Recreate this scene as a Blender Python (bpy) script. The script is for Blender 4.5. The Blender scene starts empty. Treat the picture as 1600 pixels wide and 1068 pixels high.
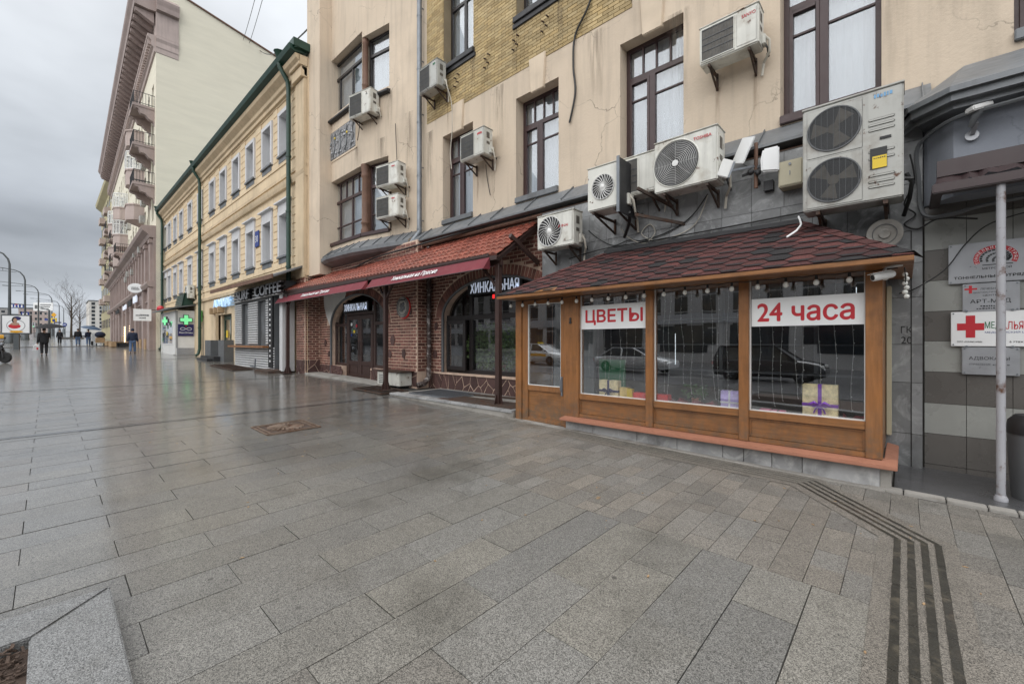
import bpy, bmesh, math, random
from mathutils import Matrix, Vector
R = random.Random(7)
SC = bpy.context.scene
COL = SC.collection
PI = math.pi
rad = math.radians

# ---------------------------------------------------------------- camera
cam = bpy.data.cameras.new('camera'); cam.lens = 15.0; cam.sensor_width = 36; cam.clip_start = .05; cam.clip_end = 3000
co = bpy.data.objects.new('camera', cam); COL.objects.link(co)
co.location = (0, 0, 1.65)
co.rotation_euler = (rad(90), 0, math.atan2(0.6769, 0.7361))
SC.camera = co

# ---------------------------------------------------------------- sky
w = bpy.data.worlds.new('World'); SC.world = w; w.use_nodes = True
nt = w.node_tree; N = nt.nodes; L = nt.links
bg = N['Background']; bg.inputs['Strength'].default_value = 0.1
SUN_EL, SUN_AZ = rad(40), rad(205)
sky = N.new('ShaderNodeTexSky'); sky.sky_type = 'NISHITA'; sky.sun_disc = False
sky.sun_elevation = SUN_EL; sky.sun_rotation = SUN_AZ
tc = N.new('ShaderNodeTexCoord'); sep = N.new('ShaderNodeSeparateXYZ'); L.new(tc.outputs['Generated'], sep.inputs[0])
ramp = N.new('ShaderNodeValToRGB'); L.new(sep.outputs['Z'], ramp.inputs[0])
cr = ramp.color_ramp
stops = [(0, (.36, .38, .41)), (.045, (.33, .35, .385)), (.12, (.26, .275, .30)), (.2, (.33, .35, .38)), (.30, (.50, .53, .565)), (.42, (.74, .775, .815)), (1, (1.25, 1.27, 1.3))]
while len(cr.elements) < len(stops): cr.elements.new(.5)
for e, (p, c) in zip(cr.elements, stops): e.position = p; e.color = (*c, 1)
# stratus: flatten the direction so that clouds shrink towards the horizon
zz = N.new('ShaderNodeMath'); zz.operation = 'ADD'; zz.inputs[1].default_value = .16; L.new(sep.outputs['Z'], zz.inputs[0])
dv = N.new('ShaderNodeVectorMath'); dv.operation = 'DIVIDE'; L.new(tc.outputs['Generated'], dv.inputs[0])
cmb = N.new('ShaderNodeCombineXYZ')
for k in ('X', 'Y', 'Z'): L.new(zz.outputs[0], cmb.inputs[k])
L.new(cmb.outputs[0], dv.inputs[1])
nz = N.new('ShaderNodeTexNoise'); nz.inputs['Scale'].default_value = .55; nz.inputs['Detail'].default_value = 6; nz.inputs['Roughness'].default_value = .5
L.new(dv.outputs[0], nz.inputs['Vector'])
mr = N.new('ShaderNodeMapRange'); mr.inputs[1].default_value = .3; mr.inputs[2].default_value = .7; mr.inputs[3].default_value = .55; mr.inputs[4].default_value = 1.45
L.new(nz.outputs['Fac'], mr.inputs[0])
ml = N.new('ShaderNodeVectorMath'); ml.operation = 'MULTIPLY'; L.new(ramp.outputs[0], ml.inputs[0])
sc2 = N.new('ShaderNodeVectorMath'); sc2.operation = 'SCALE'; sc2.inputs['Scale'].default_value = 9.0
L.new(mr.outputs[0], ml.inputs[1]); L.new(ml.outputs[0], sc2.inputs[0])
mx = N.new('ShaderNodeMixRGB'); mx.inputs[0].default_value = .93; L.new(sky.outputs[0], mx.inputs[1]); L.new(sc2.outputs[0], mx.inputs[2])
L.new(mx.outputs[0], bg.inputs['Color'])

sun = bpy.data.lights.new('sun', 'SUN'); sun.energy = 1.5; sun.angle = rad(100); sun.color = (1, .97, .93)
so = bpy.data.objects.new('sun', sun); COL.objects.link(so)
sd = Vector((.22, -.8, 0)).normalized() * math.cos(SUN_EL) + Vector((0, 0, math.sin(SUN_EL)))
so.rotation_euler = sd.to_track_quat('Z', 'Y').to_euler(); so.location = (0, -10, 30)
sky.sun_rotation = math.atan2(sd.x, sd.y)

vs = SC.view_settings; SC.display_settings.display_device = 'sRGB'
vs.view_transform = 'Standard'; vs.look = 'None'; vs.exposure = 0.72; vs.gamma = 1; vs.use_curve_mapping = False
SC.cycles.max_bounces = 8; SC.cycles.transparent_max_bounces = 16; SC.cycles.use_denoising = True
SC.cycles.sample_clamp_indirect = 4

# ---------------------------------------------------------------- helpers
SX, SY = -.0193, .0155
def gz(x, y): return SX * x + SY * y          # the pavement falls gently to the right and to the road

def srgb(r, g, b):
    f = lambda c: (c / 255 / 12.92) if c / 255 <= .04045 else ((c / 255 + .055) / 1.055) ** 2.4
    return (f(r), f(g), f(b))

class MB:
    def __init__(s): s.v = []; s.f = []; s.m = []; s.mi = 0
    def add(s, vs, fs):
        b = len(s.v); s.v += [tuple(p) for p in vs]; s.f += [tuple(b + i for i in f) for f in fs]; s.m += [s.mi] * len(fs); return s
    def quad(s, a, b, c, d): return s.add([a, b, c, d], [(0, 1, 2, 3)])
    def poly(s, ps): return s.add(ps, [tuple(range(len(ps)))])
    def box(s, x0, x1, y0, y1, z0, z1):
        return s.add([(x0,y0,z0),(x1,y0,z0),(x1,y1,z0),(x0,y1,z0),(x0,y0,z1),(x1,y0,z1),(x1,y1,z1),(x0,y1,z1)],
                     [(0,3,2,1),(4,5,6,7),(0,1,5,4),(1,2,6,5),(2,3,7,6),(3,0,4,7)])
    def hexa(s, p): return s.add(p, [(0,3,2,1),(4,5,6,7),(0,1,5,4),(1,2,6,5),(2,3,7,6),(3,0,4,7)])
    def bar(s, a, b, w, h=None, up=(0,0,1)):
        a = Vector(a); b = Vector(b); d = (b - a).normalized(); h = h or w; up = Vector(up)
        if abs(d.dot(up)) > .98: up = Vector((0, 1, 0))
        sd = d.cross(up).normalized(); u = sd.cross(d)
        ps = []
        for c in (a, b):
            for i, j in ((-1,-1),(1,-1),(1,1),(-1,1)): ps.append(c + sd * i * w / 2 + u * j * h / 2)
        return s.add(ps, [(0,3,2,1),(4,5,6,7),(0,1,5,4),(1,2,6,5),(2,3,7,6),(3,0,4,7)])
    def tube(s, path, r, n=8, cap=True):
        path = [Vector(p) for p in path]; rs = r if isinstance(r, (list, tuple)) else [r] * len(path)
        rings = []; prev = None
        for i, p in enumerate(path):
            d = (path[min(i+1, len(path)-1)] - path[max(i-1, 0)])
            d = d.normalized() if d.length > 1e-9 else Vector((0,0,1))
            if prev is None:
                ref = Vector((0,0,1)) if abs(d.z) < .9 else Vector((1,0,0)); a = d.cross(ref).normalized()
            else: a = (prev - d * prev.dot(d)); a = a.normalized() if a.length > 1e-6 else d.orthogonal().normalized()
            prev = a; b = d.cross(a)
            rings.append([p + (a * math.cos(2*PI*k/n) + b * math.sin(2*PI*k/n)) * rs[i] for k in range(n)])
        vs = [q for r_ in rings for q in r_]; fs = []
        for i in range(len(rings)-1):
            for k in range(n): fs.append((i*n+k, i*n+(k+1)%n, (i+1)*n+(k+1)%n, (i+1)*n+k))
        if cap: fs.append(tuple(range(n-1, -1, -1))); fs.append(tuple((len(rings)-1)*n+k for k in range(n)))
        return s.add(vs, fs)
    def cyl(s, a, b, r0, r1=None, n=16): return s.tube([a, b], [r0, r0 if r1 is None else r1], n)
    def lathe(s, prof, n=24, c=(0,0,0), axis='z'):
        vs = []; fs = []
        for r, h in prof:
            for k in range(n):
                x, y = r*math.cos(2*PI*k/n), r*math.sin(2*PI*k/n)
                vs.append((c[0]+x, c[1]+y, c[2]+h) if axis == 'z' else (c[0]+x, c[1]+h, c[2]+y) if axis == 'y' else (c[0]+h, c[1]+x, c[2]+y))
        m = len(prof)
        for i in range(m-1):
            for k in range(n): fs.append((i*n+k, i*n+(k+1)%n, (i+1)*n+(k+1)%n, (i+1)*n+k))
        fs.append(tuple(range(n-1,-1,-1))); fs.append(tuple((m-1)*n+k for k in range(n)))
        return s.add(vs, fs)
    def sphere(s, c, r, n=10, m=7, sc=(1,1,1)):
        vs = []; fs = []
        for i in range(m+1):
            t = PI*i/m
            for k in range(n): vs.append((c[0]+r*sc[0]*math.sin(t)*math.cos(2*PI*k/n), c[1]+r*sc[1]*math.sin(t)*math.sin(2*PI*k/n), c[2]+r*sc[2]*math.cos(t)))
        for i in range(m):
            for k in range(n): fs.append((i*n+k, (i+1)*n+k, (i+1)*n+(k+1)%n, i*n+(k+1)%n))
        return s.add(vs, fs)
    def extr(s, pts, d):              # 3D polygon pushed along the vector d
        n = len(pts); a = [Vector(p) for p in pts]; b = [p + Vector(d) for p in a]
        return s.add(a + b, [tuple(range(n)), tuple(range(2*n-1, n-1, -1))] + [(i, n+i, n+(i+1)%n, (i+1)%n) for i in range(n)])
    def mesh(s, name, mats, shift=(0,0,0), smooth=False, bevel=0, seg=2):
        me = bpy.data.meshes.new(name)
        me.from_pydata([(p[0]-shift[0], p[1]-shift[1], p[2]-shift[2]) for p in s.v], [], s.f)
        for m in (mats if isinstance(mats, (list, tuple)) else [mats]): me.materials.append(m)
        if any(s.m): me.polygons.foreach_set('material_index', s.m)
        bm = bmesh.new(); bm.from_mesh(me)
        bmesh.ops.recalc_face_normals(bm, faces=bm.faces)
        if bevel:
            bmesh.ops.remove_doubles(bm, verts=bm.verts, dist=1e-6)
            es = [e for e in bm.edges if len(e.link_faces) == 2 and e.calc_face_angle() > .6]
            bmesh.ops.bevel(bm, geom=es, offset=bevel, segments=seg, affect='EDGES', clamp_overlap=True)
        bm.to_mesh(me); bm.free()
        if smooth:
            me.polygons.foreach_set('use_smooth', [True]*len(me.polygons))
            me.set_sharp_from_angle(angle=rad(40))
        return me
    def build(s, name, mats, parent=None, M=None, smooth=False, bevel=0, seg=2, base=True):
        xs = [p[0] for p in s.v]; ys = [p[1] for p in s.v]; zs = [p[2] for p in s.v]
        o = ((min(xs)+max(xs))/2, (min(ys)+max(ys))/2, min(zs))
        me = s.mesh(name, mats, o, smooth, bevel, seg)
        return link(name, me, parent, (M or Matrix()) @ Matrix.Translation(o))

W = {}
def link(name, me, parent, world):
    ob = bpy.data.objects.new(name, me); COL.objects.link(ob); W[ob.name] = world.copy()
    if parent is not None:
        ob.parent = parent; ob.matrix_basis = W[parent.name].inverted() @ world
    else: ob.matrix_basis = world
    return ob
def thing(name, label, cat, loc=(0,0,0), rz=0, group=None):
    o = link(name, None, None, Matrix.Translation(loc) @ Matrix.Rotation(rz, 4, 'Z')); o.empty_display_size = .2
    return tag(o, label, cat, group)
def tag(o, label, cat, group=None):
    o['label'] = label; o['category'] = cat
    if group: o['group'] = group
    return o
def structure(o): o['kind'] = 'structure'; return o
def stuff(o, label=None):
    o['kind'] = 'stuff'
    if label: o['label'] = label
    return o
def dup(root, M, label=None):
    """copy a thing with its parts and sub-parts; M is the new world matrix of the thing"""
    r = root.copy(); COL.objects.link(r); r.matrix_basis = M; W[r.name] = M.copy()
    if label: r['label'] = label
    def rec(src, dst):
        for ch in list(src.children):
            c = ch.copy(); COL.objects.link(c); c.parent = dst; c.matrix_basis = ch.matrix_basis.copy()
            W[c.name] = W[dst.name] @ c.matrix_basis
            rec(ch, c)
    rec(root, r)
    return r
def TR(x, y, z, rz=0): return Matrix.Translation((x, y, z)) @ Matrix.Rotation(rz, 4, 'Z')
CAMP = Vector((0, 0, 1.65))
def pieces(name, parent, items, limit=300, rest_name=None, matr=None, lie=False):
    """items: (mesh, world matrix). The nearest ones become objects, the others one joined part"""
    def size(it):
        p = it[1].translation - CAMP; d = p.x * -.6769 + p.y * .7361; s_ = it[1].to_scale()
        if d < .2 or abs(p.x * .7361 + p.y * .6769) > d * 1.25 or abs(p.z) > d * .86: return 0
        return abs(s_.x * max(s_.y, s_.z)) * (abs(p.z) if lie else 1) / d ** (3 if lie else 2)
    items = sorted(items, key=size, reverse=True)
    for me, M in items[:limit]: link(name, me, parent, M)
    rest = items[limit:]
    if rest:
        v = []; f = []; a = []
        for me, M in rest:
            b = len(v); r = R.random()
            v += [tuple(M @ p.co) for p in me.vertices]
            for p in me.polygons: f.append(tuple(b + i for i in p.vertices)); a.append(r)
        me2 = bpy.data.meshes.new(name); me2.from_pydata(v, [], f); me2.materials.append(matr or rest[0][0].materials[0])
        at = me2.attributes.new('rnd', 'FLOAT', 'FACE'); at.data.foreach_set('value', a)
        stuff(link(rest_name or name, me2, parent, Matrix()))

# ---------------------------------------------------------------- materials
def mat(name, col, rough=.6, metal=0, var=.12, scale=2.5, bump=0, bscale=60, rnd=0, col2=None, streak=0, coat=0, emit=None, es=1, spec=.5, aniso=None, speck=0, crack=0, detail=5, dirt=None, rust=0, gum=False, splash=None):
    m = bpy.data.materials.new(name); m.use_nodes = True; t = m.node_tree; n = t.nodes; l = t.links
    b = n['Principled BSDF']; b.inputs['Roughness'].default_value = rough; b.inputs['Metallic'].default_value = metal
    b.inputs['Specular IOR Level'].default_value = spec
    if coat: b.inputs['Coat Weight'].default_value = coat; b.inputs['Coat Roughness'].default_value = .08
    if emit:
        b.inputs['Emission Color'].default_value = (*emit, 1); b.inputs['Emission Strength'].default_value = es
    g = n.new('ShaderNodeNewGeometry'); P = g.outputs['Position']
    if aniso:
        mp = n.new('ShaderNodeMapping'); mp.inputs['Scale'].default_value = aniso; l.new(P, mp.inputs[0]); PA = mp.outputs[0]
    else: PA = P
    def noise(sc, vec, det=detail, ro=.6):
        k = n.new('ShaderNodeTexNoise'); k.inputs['Scale'].default_value = sc; k.inputs['Detail'].default_value = det; k.inputs['Roughness'].default_value = ro; l.new(vec, k.inputs['Vector']); return k.outputs['Fac']
    def mth(op, a, b_=None, c=None):
        k = n.new('ShaderNodeMath'); k.operation = op
        for i, x in enumerate((a, b_, c)):
            if x is None: continue
            if isinstance(x, (int, float)): k.inputs[i].default_value = x
            else: l.new(x, k.inputs[i])
        return k.outputs[0]
    def rng(x, a, b_, c, d):
        k = n.new('ShaderNodeMapRange'); l.new(x, k.inputs[0])
        for i, q in enumerate((a, b_, c, d)): k.inputs[i+1].default_value = q
        return k.outputs[0]
    def mixc(f, a, b_, mode='MIX'):
        k = n.new('ShaderNodeMixRGB'); k.blend_type = mode
        for i, x in enumerate((f, a, b_)):
            if isinstance(x, (int, float)): k.inputs[i].default_value = x
            elif isinstance(x, tuple): k.inputs[i].default_value = (*x, 1)
            else: l.new(x, k.inputs[i])
        return k.outputs[0]
    c = mixc(0.0, col, col)
    rv = None
    if rnd or col2:
        oi = n.new('ShaderNodeObjectInfo'); at = n.new('ShaderNodeAttribute'); at.attribute_name = 'rnd'
        rv = mth('FRACT', mth('ADD', oi.outputs['Random'], at.outputs['Fac']))
    if col2: c = mixc(mth('FRACT', mth('MULTIPLY', rv, 7.31)), col, col2)
    if var:
        f = rng(noise(scale, PA), .3, .7, 1-var, 1+var); c = mixc(1.0, c, f, 'MULTIPLY')
    if rnd: c = mixc(1.0, c, rng(rv, 0, 1, 1-rnd, 1+rnd), 'MULTIPLY')
    if streak:
        mp = n.new('ShaderNodeMapping'); mp.inputs['Scale'].default_value = (5, 5, .35); l.new(P, mp.inputs[0])
        s_ = rng(noise(1.2, mp.outputs[0], 6), .5, .75, 0, streak); c = mixc(s_, c, tuple(x*.35 for x in col))
        s2 = rng(noise(.45, P, 4), .48, .7, 0, streak*.8); c = mixc(s2, c, tuple(x*.5 for x in (col[0], col[1]*.97, col[2]*.9)))
    if dirt:
        d_ = rng(noise(dirt[1], P, 6), .52, .68, 0, dirt[2]); c = mixc(d_, c, dirt[0])
    if rust:
        d_ = rng(noise(7, P, 8, .7), .56-.1*rust, .66, 0, 1); c = mixc(d_, c, (.09, .035, .014))
    if speck:
        vo = n.new('ShaderNodeTexVoronoi'); vo.inputs['Scale'].default_value = 230; l.new(P, vo.inputs['Vector'])
        sp = n.new('ShaderNodeSeparateColor'); l.new(vo.outputs['Color'], sp.inputs[0])
        c = mixc(1.0, c, rng(sp.outputs[0], 0, 1, 1-speck, 1+speck), 'MULTIPLY')
    if splash:                            # grey street dirt thrown up by the rain
        sz = n.new('ShaderNodeSeparateXYZ'); l.new(P, sz.inputs[0])
        k = mth('MULTIPLY', rng(sz.outputs['Z'], splash[0], splash[1], .75, 0), rng(noise(9, P, 7, .7), .42, .62, .15, 1)); c = mixc(k, c, (.10, .085, .065))
    if gum:
        vo = n.new('ShaderNodeTexVoronoi'); vo.inputs['Scale'].default_value = 2.1; l.new(P, vo.inputs['Vector'])
        c = mixc(rng(vo.outputs['Distance'], .028, .045, .75, 0), c, (.04, .038, .035))
        vo = n.new('ShaderNodeTexVoronoi'); vo.inputs['Scale'].default_value = 7; l.new(P, vo.inputs['Vector'])
        c = mixc(rng(vo.outputs['Distance'], .03, .05, .35, 0), c, (.06, .055, .045))
    if crack:
        w1 = n.new('ShaderNodeTexNoise'); w1.inputs['Scale'].default_value = 1.6; w1.inputs['Detail'].default_value = 6; l.new(P, w1.inputs['Vector'])
        ad = n.new('ShaderNodeVectorMath'); ad.operation = 'ADD'; l.new(P, ad.inputs[0])
        s3 = n.new('ShaderNodeVectorMath'); s3.operation = 'SCALE'; s3.inputs['Scale'].default_value = .9; l.new(w1.outputs['Color'], s3.inputs[0]); l.new(s3.outputs[0], ad.inputs[1])
        vo = n.new('ShaderNodeTexVoronoi'); vo.feature = 'DISTANCE_TO_EDGE'; vo.inputs['Scale'].default_value = .62; l.new(ad.outputs[0], vo.inputs['Vector'])
        gate = rng(noise(.5, P, 2), .46, .56, 0, 1)
        ck = mth('MULTIPLY', rng(vo.outputs['Distance'], .0, .006, crack, 0), gate)
        c = mixc(ck, c, tuple(x*.3 for x in col))
    l.new(c, b.inputs['Base Color'])
    rr = rng(noise(scale*2.3, P), .3, .7, max(.02, rough-.09), min(1, rough+.09)); l.new(rr, b.inputs['Roughness'])
    if bump:
        bp = n.new('ShaderNodeBump'); bp.inputs['Strength'].default_value = bump; bp.inputs['Distance'].default_value = .02
        l.new(noise(bscale, PA, 6), bp.inputs['Height']); l.new(bp.outputs[0], b.inputs['Normal'])
    return m

def stain(name, col):
    m = bpy.data.materials.new(name); m.use_nodes = True; t = m.node_tree; n = t.nodes; l = t.links; b = n['Principled BSDF']
    b.inputs['Base Color'].default_value = (*col, 1); b.inputs['Roughness'].default_value = .9
    tc = n.new('ShaderNodeTexCoord'); sp = n.new('ShaderNodeSeparateXYZ'); l.new(tc.outputs['Generated'], sp.inputs[0])
    g = n.new('ShaderNodeNewGeometry'); mp = n.new('ShaderNodeMapping'); mp.inputs['Scale'].default_value = (16, 16, 1.2); l.new(g.outputs['Position'], mp.inputs[0])
    nz = n.new('ShaderNodeTexNoise'); nz.inputs['Scale'].default_value = 1; nz.inputs['Detail'].default_value = 5; l.new(mp.outputs[0], nz.inputs['Vector'])
    def rr(s_, a, b_, c, d):
        k = n.new('ShaderNodeMapRange'); l.new(s_, k.inputs[0])
        for i, q in enumerate((a, b_, c, d)): k.inputs[i+1].default_value = q
        return k.outputs[0]
    def mu(a, b_):
        k = n.new('ShaderNodeMath'); k.operation = 'MULTIPLY'; l.new(a, k.inputs[0]); l.new(b_, k.inputs[1]); return k.outputs[0]
    e = mu(rr(sp.outputs['X'], 0, .35, 0, 1), rr(sp.outputs['X'], .65, 1, 1, 0))
    l.new(mu(mu(e, rr(sp.outputs['Z'], 0, 1, 0, .22)), rr(nz.outputs['Fac'], .38, .62, 0, 1)), b.inputs['Alpha'])
    return m

def glass(name, refl=.12, tint=(.9, .93, .93), rough=.01):
    m = bpy.data.materials.new(name); m.use_nodes = True; t = m.node_tree; n = t.nodes; l = t.links
    n.remove(n['Principled BSDF']); out = n['Material Output']
    tr = n.new('ShaderNodeBsdfTransparent'); tr.inputs[0].default_value = (*tint, 1)
    gl = n.new('ShaderNodeBsdfGlossy'); gl.inputs['Roughness'].default_value = rough; gl.inputs[0].default_value = (.95, .97, 1, 1)
    ge = n.new('ShaderNodeNewGeometry'); dt = n.new('ShaderNodeVectorMath'); dt.operation = 'DOT_PRODUCT'; l.new(ge.outputs['Normal'], dt.inputs[0]); l.new(ge.outputs['Incoming'], dt.inputs[1])
    ab = n.new('ShaderNodeMath'); ab.operation = 'ABSOLUTE'; l.new(dt.outputs['Value'], ab.inputs[0])
    om = n.new('ShaderNodeMath'); om.operation = 'SUBTRACT'; om.inputs[0].default_value = 1; l.new(ab.outputs[0], om.inputs[1])
    pw = n.new('ShaderNodeMath'); pw.operation = 'POWER'; pw.inputs[1].default_value = 5; l.new(om.outputs[0], pw.inputs[0])
    fr = n.new('ShaderNodeMath'); fr.operation = 'MULTIPLY_ADD'; fr.inputs[1].default_value = .96; fr.inputs[2].default_value = .04; l.new(pw.outputs[0], fr.inputs[0])
    ma = n.new('ShaderNodeMath'); ma.operation = 'MULTIPLY_ADD'; ma.inputs[1].default_value = 1.1; ma.inputs[2].default_value = refl; ma.use_clamp = True
    g = n.new('ShaderNodeNewGeometry'); nz = n.new('ShaderNodeTexNoise'); nz.inputs['Scale'].default_value = .8; l.new(g.outputs['Position'], nz.inputs['Vector'])
    bp = n.new('ShaderNodeBump'); bp.inputs['Strength'].default_value = .02; bp.inputs['Distance'].default_value = .1; l.new(nz.outputs['Fac'], bp.inputs['Height']); l.new(bp.outputs[0], gl.inputs['Normal'])
    mi = n.new('ShaderNodeMixShader'); l.new(fr.outputs[0], ma.inputs[0]); l.new(ma.outputs[0], mi.inputs[0]); l.new(tr.outputs[0], mi.inputs[1]); l.new(gl.outputs[0], mi.inputs[2]); l.new(mi.outputs[0], out.inputs[0])
    return m

def granite(name, col, wet=True, rnd=.12, warm=None):
    m = mat(name, col, .5, var=.16, scale=1.1, rnd=rnd, speck=.78, col2=warm, bump=.25, bscale=180, dirt=((.08, .076, .064), 1.1, .65), gum=True)
    if not wet: return m
    t = m.node_tree; n = t.nodes; l = t.links; b = n['Principled BSDF']
    g = n.new('ShaderNodeNewGeometry'); se = n.new('ShaderNodeSeparateXYZ'); l.new(g.outputs['Position'], se.inputs[0])
    nz = n.new('ShaderNodeTexNoise'); nz.inputs['Scale'].default_value = .55; nz.inputs['Detail'].default_value = 6; l.new(g.outputs['Position'], nz.inputs['Vector'])
    # rain has dried off near the shop fronts on the right: the film of water grows along the street
    k = n.new('ShaderNodeMath'); k.operation = 'MULTIPLY_ADD'; k.inputs[1].default_value = -.16; k.inputs[2].default_value = -.42; l.new(se.outputs['X'], k.inputs[0])
    k3 = n.new('ShaderNodeMath'); k3.operation = 'MULTIPLY_ADD'; k3.inputs[1].default_value = -.10; l.new(se.outputs['Y'], k3.inputs[0]); l.new(k.outputs[0], k3.inputs[2])
    k2 = n.new('ShaderNodeMath'); k2.operation = 'MULTIPLY_ADD'; k2.inputs[1].default_value = 1.3; k2.use_clamp = False; l.new(nz.outputs['Fac'], k2.inputs[0]); l.new(k3.outputs[0], k2.inputs[2])
    wr = n.new('ShaderNodeMapRange'); wr.inputs[1].default_value = .35; wr.inputs[2].default_value = 1.05; wr.inputs[3].default_value = .05; wr.inputs[4].default_value = .95; l.new(k2.outputs[0], wr.inputs[0])
    l.new(wr.outputs[0], b.inputs['Coat Weight'])
    cr_ = n.new('ShaderNodeMapRange'); cr_.inputs[3].default_value = .34; cr_.inputs[4].default_value = .13; l.new(wr.outputs[0], cr_.inputs[0]); l.new(cr_.outputs[0], b.inputs['Coat Roughness'])
    b.inputs['Coat IOR'].default_value = 1.5
    # wet stone is darker
    src = b.inputs['Base Color'].links[0].from_socket
    dk = n.new('ShaderNodeMapRange'); dk.inputs[3].default_value = 1.0; dk.inputs[4].default_value = .72; l.new(wr.outputs[0], dk.inputs[0])
    mm = n.new('ShaderNodeMixRGB'); mm.blend_type = 'MULTIPLY'; mm.inputs[0].default_value = 1; l.new(src, mm.inputs[1]); l.new(dk.outputs[0], mm.inputs[2]); l.new(mm.outputs[0], b.inputs['Base Color'])
    n2 = n.new('ShaderNodeTexNoise'); n2.inputs['Scale'].default_value = 9; n2.inputs['Detail'].default_value = 4; l.new(g.outputs['Position'], n2.inputs['Vector'])
    bp = n.new('ShaderNodeBump'); bp.inputs['Strength'].default_value = .10; bp.inputs['Distance'].default_value = .01; l.new(n2.outputs['Fac'], bp.inputs['Height']); l.new(bp.outputs[0], b.inputs['Coat Normal'])
    return m

def marble(name, col, vein, rough=.35):
    m = mat(name, col, rough, var=.18, scale=1.6, rnd=.18, dirt=((.05,.05,.05), 2.2, .5))
    t = m.node_tree; n = t.nodes; l = t.links; b = n['Principled BSDF']
    g = n.new('ShaderNodeNewGeometry'); wv = n.new('ShaderNodeTexNoise'); wv.inputs['Scale'].default_value = 2.2; wv.inputs['Detail'].default_value = 9; wv.inputs['Roughness'].default_value = .68; wv.inputs['Distortion'].default_value = 1.8
    mp = n.new('ShaderNodeMapping'); mp.inputs['Rotation'].default_value = (.3, .9, .4); l.new(g.outputs['Position'], mp.inputs[0]); l.new(mp.outputs[0], wv.inputs['Vector'])
    r = n.new('ShaderNodeMapRange'); r.inputs[1].default_value = .52; r.inputs[2].default_value = .72; r.inputs[3].default_value = 0; r.inputs[4].default_value = .7; l.new(wv.outputs['Fac'], r.inputs[0])
    src = b.inputs['Base Color'].links[0].from_socket
    mm = n.new('ShaderNodeMixRGB'); l.new(r.outputs[0], mm.inputs[0]); l.new(src, mm.inputs[1]); mm.inputs[2].default_value = (*vein, 1); l.new(mm.outputs[0], b.inputs['Base Color'])
    return m

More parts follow.
